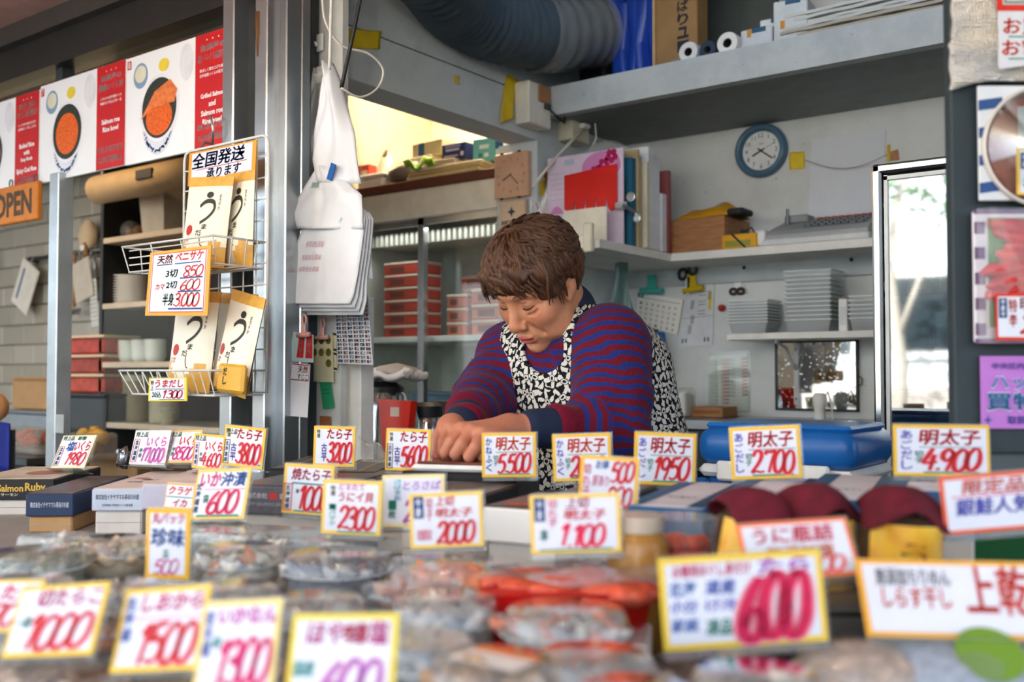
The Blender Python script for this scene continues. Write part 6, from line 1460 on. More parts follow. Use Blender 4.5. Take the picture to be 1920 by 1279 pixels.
c = rk_pt(372, 460, GY - 0.085); pouch('front cream pouch standing in the upper basket', c.x, GY - 0.075, zu, PW, 0.215, (-0.08, 0.06, 0.18))
c = rk_pt(345, 460, GY - 0.10); pouch('shorter cream pouch peeking out left in the upper basket', c.x, GY - 0.040, zu, PW, 0.185, (-0.06, 0.04, 0.15))
c = rk_pt(440, 460, GY - 0.04); pouch('rear cream pouch at the right of the upper basket', c.x - 0.01, GY - 0.022, zu, PW*0.8, 0.225, (-0.02, 0.0, 0.0))
c = rk_pt(345, 720, GY - 0.09); pouch('left cream pouch standing in the lower basket', c.x, GY - 0.080, zb, PW, 0.235, (-0.10, 0.05, 0.16))
c = rk_pt(420, 720, GY - 0.08); pouch('right cream pouch leaning over in the lower basket', c.x + 0.012, GY - 0.075, zb, PW, 0.225, (-0.08, 0.22, -0.10))
c = rk_pt(425, 720, GY - 0.03); pouch('hidden cream pouch behind the others in the lower basket', c.x, GY - 0.020, zb, PW, 0.228, (-0.04, 0.08, 0.0), printed=False)
t = thing('seasoning_packet', 'golden seasoning packet with black letters low in the lower basket', 'packet', (rk_pt(430, 740, GY - 0.12).x, GY - 0.118, zb), (-0.05, 0.06, -0.05)); MB().rbox((-0.045, -0.008, 0), (0.05, 0.008, 0.062), 0.006).build('packet', mat('#dca83a', 0.35), t); p = MB(); put_vtext(p, 'だし', -0.02, 0.015, -0.006, 0.055, 0.0085, 0.03, UPRIGHT); p.build('lettering', mat('#1c1c18', 0.6), t)

# ---- signs on the rack
M_TAGY = mat('#e8b93c', 0.5, vary=0.05); M_TAGP = mat('#dadde7', 0.55, vary=0.02)
def inkmat(c): return mat(c, 0.55, vary=0.12, scale=60)
def sign_from(label, corners, Y, elements, border='#e8a53c', th=0.003, name='rack_sign', bw=0.05):
    ps = [P(x, y, Y=Y) for x, y in corners]; c = sum(ps, Vector())/4; t = thing(name, label, 'sign', c.xyz); q = [(p_.x - c.x, p_.z - c.z) for p_ in ps]
    MB().prism([q[3], q[2], q[1], q[0]], 0, th, UPRIGHT).build('card', mat(border, 0.5, vary=0.05), t); f = quadmap(q); p_ = MB(); qrect(p_, f, bw, bw, 1 - bw, 1 - bw, th + 0.0004); p_.build('paper', M_TAGP, t)
    by = {}
    for e in elements:
        mb = by.setdefault(e[-1], MB()); tmp = MB()
        if e[0] == 't': put_text(tmp, e[1], *e[2:6], 0, 0.03, 0.12)
        elif e[0] == 'v': put_vtext(tmp, e[1], *e[2:6], 0, 0.03)
        elif e[0] == 'p': put_price(tmp, e[1], *e[2:6])
        elif e[0] == 'r': rect(tmp, *e[1:5])
        elif e[0] == 'f': frame(tmp, *e[1:6])
        mb.add([(*f(v[0], v[1]), th + 0.0008) for v in tmp.v], tmp.f, UPRIGHT)
    for cc, mb in by.items(): mb.build('lettering', inkmat(cc), t)['kind'] = 'stuff'
    return t
sign_from('orange framed sign with blue brush writing at the rack top', [(357, 288), (483, 262), (480, 322), (354, 350)], GY - 0.012, [('t', '全国発送', 0.06, 0.46, 0.84, 0.93, '#1d4f8c'), ('t', '承ります', 0.28, 0.08, 0.80, 0.40, '#1d4f8c'), ('r', 0.12, 0.42, 0.88, 0.44, '#c9463a')], '#e09a2c')
sign_from('yellow framed salmon price sign clipped to the upper basket', [(284, 474), (398, 460), (391, 592), (274, 592)], GY - BD - 0.020, [('t', '天然', 0.14, 0.80, 0.40, 0.93, '#c23428'), ('t', 'ベニサケ', 0.44, 0.81, 0.90, 0.95, '#c23428'), ('r', 0.14, 0.775, 0.40, 0.79, '#1f4a8a'), ('r', 0.44, 0.775, 0.86, 0.79, '#1f4a8a'),
  ('t', '3切', 0.30, 0.58, 0.50, 0.70, '#1f7d68'), ('p', '850', 0.58, 0.58, 0.92, 0.74, '#c23428'), ('r', 0.54, 0.55, 0.90, 0.57, '#1f4a8a'), ('t', 'カマ', 0.14, 0.40, 0.30, 0.49, '#c23428'), ('t', '2切', 0.32, 0.41, 0.50, 0.52, '#1f7d68'), ('p', '600', 0.54, 0.38, 0.88, 0.53, '#c23428'), ('r', 0.52, 0.35, 0.88, 0.37, '#1f4a8a'),
  ('t', '半身', 0.28, 0.15, 0.46, 0.34, '#1f7d68'), ('p', '3.000', 0.46, 0.14, 0.88, 0.33, '#c23428'), ('r', 0.38, 0.09, 0.92, 0.115, '#1f4a8a'), ('f', 0.06, 0.05, 0.94, 0.96, 0.012, '#cf5a3c')])
sign_from('small yellow card with red writing on the lower basket front', [(282, 709), (352, 708), (352, 752), (280, 752)], GY - BD - 0.030, [('v', '特上', 0.06, 0.45, 0.14, 0.90, '#23408c'), ('t', 'うまだし', 0.18, 0.58, 0.92, 0.92, '#b8203a'), ('r', 0.18, 0.50, 0.95, 0.53, '#1f7d68'), ('t', '20込', 0.10, 0.15, 0.34, 0.42, '#1f7d68'), ('p', '1.300', 0.36, 0.12, 0.92, 0.46, '#b8203a'), ('r', 0.30, 0.05, 0.95, 0.08, '#1f7d68')], '#e8d23c', name='price_card')

# ================================================================== white carrier bags and label sheets on the partition
M_BAG = mat('#e3e6ea', 0.4, vary=0.04)
def draped(label, rows, Y, th, m, name='carrier_bag', ripple=0.006, prints=(), n=18, bulge=0.02):
    """rows: (py, px left, px right) from top to bottom"""
    L = [P(a, y_, Y=Y) for y_, a, b in rows]; R_ = [P(b, y_, Y=Y) for y_, a, b in rows]; c = sum(L, Vector())/len(L); t = thing(name, label, 'bag', c.xyz); k = len(rows) - 1
    def fn(u, v):
        s = (1 - v)*k; i = min(int(s), k - 1); f_ = s - i; a = L[i].lerp(L[i+1], f_); b = R_[i].lerp(R_[i+1], f_); p_ = a.lerp(b, u) - c
        p_.y -= bulge*math.sin(PI*u)*(0.4 + 0.6*(1 - v)) + ripple*math.sin(7*u + 4*v) + ripple*0.5*math.sin(15*u - 6*v); return p_
    MB().sheet(fn, n, 3*k + 6, th).build('sheet', m, t, True); return t, fn
t, fn = draped('white bag bunched and hung from the upper hook', [(118, 612, 622), (150, 606, 634), (200, 602, 650), (250, 592, 668), (300, 588, 676), (345, 598, 682)], 1.66, 0.004, M_BAG, ripple=0.009, bulge=0.03)
t, fn = draped('white bag with folded flap hanging in the middle of the bags', [(312, 592, 622), (340, 580, 650), (365, 566, 678), (400, 540, 684), (430, 556, 684)], 1.645, 0.004, M_BAG, ripple=0.006)
p = MB(); put_text(p, '東京', 0.10, 0.62, 0.34, 0.74, 0, 0.02); o = MB(); o.add([fn(v[0], v[1]) + Vector((0, -0.0015, 0)) for v in p.v], p.f); o.build('lettering', mat('#93b8a8', 0.6), t)['kind'] = 'stuff'
for k in range(4):
    t, fn = draped(['foremost white folded carrier bag of the thick sheaf', 'second white folded carrier bag of the sheaf', 'third white folded carrier bag of the sheaf', 'rearmost white folded carrier bag of the sheaf'][k], [(385 + 4*k, 592 + k, 672 + 6*k), (410, 575 + k, 683 + 5*k), (470, 552 + 2*k, 676 + 6*k), (520, 540 + 2*k, 670 + 6*k), (555 + 3*k, 529 + 4*k, 664 + 8*k), (570 + 7*k, 532 + 14*k, 657 + 8*k)], 1.642 + 0.012*k, 0.004, M_BAG, ripple=0.0022, bulge=0.008)
    if k == 0:
        p = MB()
        for i in range(3): put_text(p, '有限会社高級', 0.16, 0.62 - 0.09*i, 0.46, 0.66 - 0.09*i, 0, 0.0)
        o = MB(); o.add([fn(v[0], v[1]) + Vector((0, -0.0015, 0)) for v in p.v], p.f); o.build('lettering', mat('#cfa0a8', 0.6), t)['kind'] = 'stuff'
        p = MB(); disc(p, 0.50, 0.80, 0.16, 0.05); o = MB(); o.add([fn(v[0], v[1]) + Vector((0, -0.0015, 0)) for v in p.v], p.f); o.build('bird_print', mat('#a9ccd8', 0.6), t)
t, fn = draped('narrow white bag flap behind the sheaf with a blue edge', [(400, 672, 690), (460, 680, 696), (523, 676, 701)], 1.70, 0.003, M_BAG, ripple=0.002)
o = MB().rbox((-0.012, -0.002, -0.05), (0.016, 0.002, 0.06), 0.001).build('blue_card', mat('#1f5fa8', 0.5), None, loc=P(668, 555, Y=1.715).xyz, rot=(0, 0.1, 0)); tagp(o, 'bright blue card strip beside the white bags', 'card')
o = MB().rbox((-0.008, -0.002, -0.02), (0.010, 0.002, 0.02), 0.001).build('blue_card', mat('#1f5fa8', 0.5), None, loc=P(621, 322, Y=1.625).xyz, rot=(0, 0.4, 0)); tagp(o, 'small blue tag where the two bags meet', 'card')
t, fn = draped('clear plastic bag hanging loosely left of the white bags', [(130, 592, 606), (180, 574, 602), (250, 560, 596), (340, 556, 590), (400, 560, 588)], 1.70, 0.0, M_WRAP, ripple=0.008)
t, fn = draped('clear plastic film hanging right of the white bags', [(150, 636, 645), (220, 652, 668), (300, 664, 682), (340, 670, 684)], 1.68, 0.0, M_WRAP, ripple=0.004, bulge=0.004)
# label sheets
def lsheet(name, label, corners, Y, c_, off=0.0):
    ps = [P(x, y_, Y=Y) for x, y_ in corners]; c = sum(ps, Vector())/4; t = thing(name, label, 'label sheet', (c.x, Y, c.z)); q = [(p_.x - c.x, p_.z - c.z) for p_ in ps]; MB().prism([q[3], q[2], q[1], q[0]], 0, 0.0012, UPRIGHT).build('sheet', mat(c_, 0.6, vary=0.03), t); return t, quadmap(q)
def qel(t, f, els, z=0.0016):
    by = {}
    for e in els:
        mb = by.setdefault(e[-1], MB()); tmp = MB()
        if e[0] == 't': put_text(tmp, e[1], *e[2:6], 0, 0.02)
        elif e[0] == 'v': put_vtext(tmp, e[1], *e[2:6], 0, 0.02)
        elif e[0] == 'r': rect(tmp, *e[1:5])
        elif e[0] == 'd': disc(tmp, *e[1:5])
        elif e[0] == 'f': frame(tmp, *e[1:6])
        mb.add([(*f(v[0], v[1]), z + (0.0005 if e[0] in 'tv' else 0)) for v in tmp.v], tmp.f, UPRIGHT)
    for cc, mb in by.items(): mb.build('print', inkmat(cc), t)['kind'] = 'stuff'
t, f = lsheet('sticker_sheet', 'long sheet of red and black word stickers hanging by the bags', [(628, 558), (690, 553), (700, 684), (634, 682)], 1.735, '#cfd6de')
els = []
for c_ in range(6):
    for r in range(16): els.append(('t', '銀鮭切身塩紅数子筋'[(r*3 + c_*2) % 9] + '鮭甘辛口中大上特'[(r + c_) % 8], 0.02 + c_*0.165, 0.02 + r*0.061, 0.155 + c_*0.165, 0.068 + r*0.061, '#232a44' if c_ % 2 == 0 else '#b8242c'))
qel(t, f, els)
t, f = lsheet('sticker_sheet', 'pale blue backing with two red roe stickers under a pink clip', [(551, 622), (588, 628), (588, 680), (541, 677)], 1.625, '#a9c2c6'); qel(t, f, [('r', 0.32, 0.14, 0.60, 0.96, '#b8161c'), ('r', 0.68, 0.14, 0.97, 0.96, '#b8161c'), ('v', '味付数子', 0.40, 0.22, 0.52, 0.90, '#efd9c0'), ('v', '味付数子', 0.76, 0.22, 0.88, 0.90, '#efd9c0')])
t, f = lsheet('sticker_sheet', 'cream sheet of olive oval stickers under the other pink clip', [(586, 633), (624, 632), (626, 717), (582, 715)], 1.738, '#d8d4b0')
els = []
for r in range(3):
    for c_ in range(3):
        if r < 2 or c_ == 2: els += [('d', 0.14 + 0.33*c_, 0.90 - 0.24*r if r else 0.93, 0.13, 0.09, '#77702c'), ('v', '特上', 0.10 + 0.33*c_, 0.86 - 0.24*r, 0.18 + 0.33*c_, 0.96 - 0.24*r, '#3a3a1c')]
qel(t, f, els)
t, f = lsheet('sticker_sheet', 'long white label with red and green salmon roe writing', [(546, 680), (582, 684), (577, 783), (534, 779)], 1.622, '#d9dade'); qel(t, f, [('f', 0.06, 0.68, 0.98, 0.99, 0.02, '#9c3038'), ('t', '天然', 0.42, 0.83, 0.92, 0.96, '#a81c28'), ('t', 'すじこ', 0.42, 0.70, 0.94, 0.81, '#3c5c34'), ('r', 0.02, 0.05, 0.06, 0.66, '#b8707a')])
t, f = lsheet('sticker_sheet', 'narrow cream price strip behind the oval stickers', [(624, 622), (633, 624), (634, 698), (626, 696)], 1.742, '#d3cfae'); qel(t, f, [('f', 0.1, 0.52, 0.9, 0.98, 0.06, '#3a3a38'), ('f', 0.1, 0.04, 0.9, 0.48, 0.06, '#3a3a38')])
t, f = lsheet('sticker_sheet', 'folded bright green note stuck low on the partition', [(600, 717), (620, 716), (627, 764), (606, 767)], 1.740, '#2f9c68'); qel(t, f, [('r', 0.2, 0.55, 0.8, 0.58, '#1d7048'), ('r', 0.2, 0.7, 0.8, 0.73, '#1d7048')])
t, f = lsheet('sticker_sheet', 'brown paper square low on the partition beside the green note', [(600, 780), (620, 781), (620, 800), (600, 800)], 1.742, '#9c6238'); qel(t, f, [('r', 0.1, 0.5, 0.9, 0.54, '#86512c')])
for px, py, lb in ((569, 628, 'left pink plastic clip holding red stickers'), (604, 633, 'right pink plastic clip holding olive stickers')):
    yy = 1.614 if px < 590 else 1.722
    c = P(px, py, Y=yy); t = thing('pink_clip', lb, 'clip', (c.x, yy, c.z), (0, -0.05, 0), 'pink clips'); m = mat('#cf9a94', 0.4); MB().tube([(-0.021, 0, 0), (0.021, 0, 0)], 0.006, 10).build('jaw', m, t, True); MB().rbox((-0.007, -0.003, 0.004), (0.007, 0.003, 0.026), 0.002).build('stem', m, t)
    MB().tube([(0.004 + 0.007*math.cos(a), 0, 0.036 + 0.012*math.sin(a)) for a in [2*PI*i/16 for i in range(16)]], 0.0025, 6, closed=True).build('loop', m, t, True)
# kettles and flasks on the side table
def vessel(name, label, px, y, prof, m, top, handle=None, cat='kettle'):
    t = thing(name, label, cat, (P(px, 800, Y=y).x, y, 0.871)); MB().lathe(prof, 28).build('body', m, t, auto=35); MB().lathe(top, 28).build('lid', M_BLACK, t, auto=35)
    if handle: MB().tube(catmull(handle, 4), 0.011, 10).build('handle', M_BLACK, t, True)
    return t
M_CHROME = mat('#b9c0c6', 0.12, 1.0, vary=0.05)
H1 = P(710, 735, Y=2.15).z - 0.871
vessel('electric_kettle', 'black and steel kettle with curved handle under the white towel', 722, 2.15, [(0.075, 0), (0.078, 0.02), (0.072, H1*0.7), (0.062, H1*0.95), (0.055, H1)], M_CHROME, [(0.056, H1), (0.056, H1 + 0.015), (0.03, H1 + 0.03), (0, H1 + 0.032)], [(-0.05, 0, H1), (-0.085, -0.01, H1*1.02), (-0.105, -0.015, H1*0.75), (-0.105, -0.015, H1*0.35), (-0.08, -0.01, H1*0.2)])
H2 = P(760, 755, Y=2.05).z - 0.871
vessel('thermos_flask', 'steel flask with dark spout behind the front cards', 762, 2.02, [(0.035, 0), (0.04, 0.02), (0.04, H2*0.75), (0.03, H2*0.9)], M_CHROME, [(0.032, H2*0.9), (0.030, H2), (0, H2)], cat='flask')
vessel('thermos_flask', 'squat steel flask with black top beside the sleeve', 800, 2.10, [(0.045, 0), (0.05, 0.02), (0.05, H2*0.72), (0.042, H2*0.8)], M_CHROME, [(0.044, H2*0.8), (0.044, H2*0.95), (0.03, H2*1.0), (0, H2)], cat='flask')
H3 = P(840, 752, Y=2.3).z - 0.871
vessel('rice_cooker', 'black rice cooker with chrome band behind the sleeve', 862, 2.34, [(0.09, 0), (0.11, 0.03), (0.11, H3*0.85)], mat('#1c1c1e', 0.25), [(0.112, H3*0.85), (0.112, H3*0.9), (0.09, H3), (0, H3)], cat='cooker')
t = thing('towel', 'white towel draped over the kettle lid', 'towel', (P(725, 735, Y=2.15).x, 2.15, 0.871 + H1 + 0.034))
MB().sheet(lambda u, v: (-0.11 + 0.23*u, -0.06 + 0.11*v, 0.016 + 0.018*math.sin(PI*v) - 0.09*max(0, 0.25 - u)*2.4 + 0.005*math.sin(14*u + 6*v) + 0.004*math.sin(22*v)), 26, 12, 0.02).build('cloth', mat('#d9d6d2', 0.9, bump=0.3, bscale=200), t, True); MB().tube([(0.0, -0.035, 0.026), (0.06, -0.02, 0.03), (0.115, 0.0, 0.02)], [0.016, 0.022, 0.018], 12).build('rolled_edge', mat('#b9aca0', 0.9), t, True)
zr = P(750, 752, Y=1.94).z
t = thing('red_pouch', 'bright red foil pouch with small white label before the kettle', 'pouch', (P(746, 800, Y=1.95).x, 1.95, 0.871))
MB().prism([(-0.035, 0), (0.03, 0), (0.058, zr - 0.871), (-0.062, zr - 0.871 + 0.004)], -0.012, 0.012, UPRIGHT).build('pouch', mat('#c8281a', 0.25), t); p = MB(); rect(p, -0.016, (zr - 0.871)*0.80, 0.016, (zr - 0.871)*0.92, 0.0125, UPRIGHT); p.build('label_print', mat('#c9b7aa', 0.5), t)

# ================================================================== goods on the table
M_TAGC = clear_mat('card_stand', '#eef2f2', 0.08, 0.10)
RED, PNK, BLU, GRN, PUR, NVY, BLK = '#c01c1e', '#d83a86', '#1f4f9c', '#1f8a72', '#5a4aa8', '#1e3f74', '#2a2a2c'
def price_card(label, box, d, yaw, tilt, els, border='#e9b93e', roll=0.0, group='handwritten price cards'):
    """box: px0, px1, py top, py bottom in the photograph; d: distance; yaw: turn from facing straight out of the shop"""
    x0, x1, y0, y1 = box; c = P((x0 + x1)/2 - (y1 - y0)*0.14*math.tan(math.radians(tilt))*0, y1, d=d)
    view = math.degrees(math.atan2((x0 + x1)/2 - 960, FPX)); off = math.radians(36.5 - yaw - view)
    w = (x1 - x0)*d/FPX/max(0.5, math.cos(off)); h = (y1 - y0)*d/FPX/math.cos(math.radians(tilt))
    t = thing('price_card', label, 'price card', c, (-math.radians(tilt), math.radians(roll), math.radians(yaw)), group)
    def E_(m): return Matrix.Rotation(PI/2, 4, 'X')
    MB().rbox((-w/2, -0.0008, 0), (w/2, 0.0008, h), 0.0006).build('card', mat(border, 0.5, vary=0.06), t)
    b = 0.07
    p = MB(); rect(p, -w/2 + b*h, b*h, w/2 - b*h, h*(1 - b), 0.0011, UPRIGHT); p.build('paper', M_TAGP, t)
    by = {}
    for e in els:
        mb = by.setdefault(e[-1], MB()); tmp = MB(); z = 0.0015
        if e[0] == 'p':
            m2 = by.setdefault('#e58a9c', MB()); t2 = MB(); put_price(t2, e[1], *e[2:6], 0, 0.165); m2.add([((v[0] - 0.5)*w, v[1]*h, 0.0017) for v in t2.v], t2.f, UPRIGHT)
        if e[0] == 't': put_text(tmp, e[1], *e[2:6], 0, 0.045, 0.12); z = 0.0017
        elif e[0] == 'v': put_vtext(tmp, e[1], *e[2:6], 0, 0.02); z = 0.0018
        elif e[0] == 'p': put_price(tmp, e[1], *e[2:6], 0, e[6] if len(e) > 7 else 0.105); z = 0.0019
        elif e[0] == 'r': rect(tmp, *e[1:5])
        elif e[0] == 'd': disc(tmp, *e[1:5])
        elif e[0] == 'f': frame(tmp, *e[1:6])
        mb.add([((v[0] - 0.5)*w, v[1]*h, z) for v in tmp.v], tmp.f, UPRIGHT)
    for cc, mb in by.items(): mb.build('lettering', inkmat(cc), t)['kind'] = 'stuff'
    s = MB(); s.box((-w/2 + 0.001, 0.0012, -0.004), (w/2 + 0.0025, 0.0022, h + 0.0015)); s.box((-w/2, -0.012, -0.005), (w/2 + 0.002, 0.022, -0.004)); s.build('stand', M_TAGC, t)
    return t
def roe(name, price, side='かねふく', sc=PUR, nc=RED, pc=RED):
    return [('t', name, 0.26, 0.60, 0.90, 0.91, nc), ('v', side, 0.07, 0.12, 0.19, 0.90, sc), ('r', 0.26, 0.555, 0.92, 0.57, GRN), ('v', '切子', 0.21, 0.25, 0.30, 0.50, GRN), ('p', price, 0.28, 0.11, 0.92, 0.53, pc), ('r', 0.30, 0.06, 0.88, 0.09, GRN)]
def tara(name, price, top=True, kohi=True):
    e = [('t', name, 0.32, 0.68, 0.92, 0.94, RED), ('p', price, 0.34, 0.12, 0.95, 0.60, RED), ('r', 0.36, 0.08, 0.95, 0.11, GRN), ('v', '古平', 0.20, 0.12, 0.33, 0.58, PUR), ('v', '特選', 0.08, 0.70, 0.16, 0.92, '#6a6a34')]
    if kohi: e += [('f', 0.03, 0.05, 0.17, 0.64, 0.015, BLK), ('v', '北海道産', 0.06, 0.08, 0.14, 0.61, NVY)]
    return e
def ikura(name, price, c=RED, pc=None):
    return [('t', '特上品', 0.06, 0.80, 0.40, 0.95, '#4c6a3c'), ('t', name, 0.40, 0.52, 0.94, 0.82, c), ('f', 0.04, 0.08, 0.20, 0.74, 0.015, RED), ('v', '北海道産', 0.08, 0.11, 0.17, 0.71, NVY), ('v', '半身', 0.23, 0.2, 0.33, 0.48, GRN), ('p', price, 0.30, 0.10, 0.95, 0.48, pc or c)]
PINK = '#e8dcec'
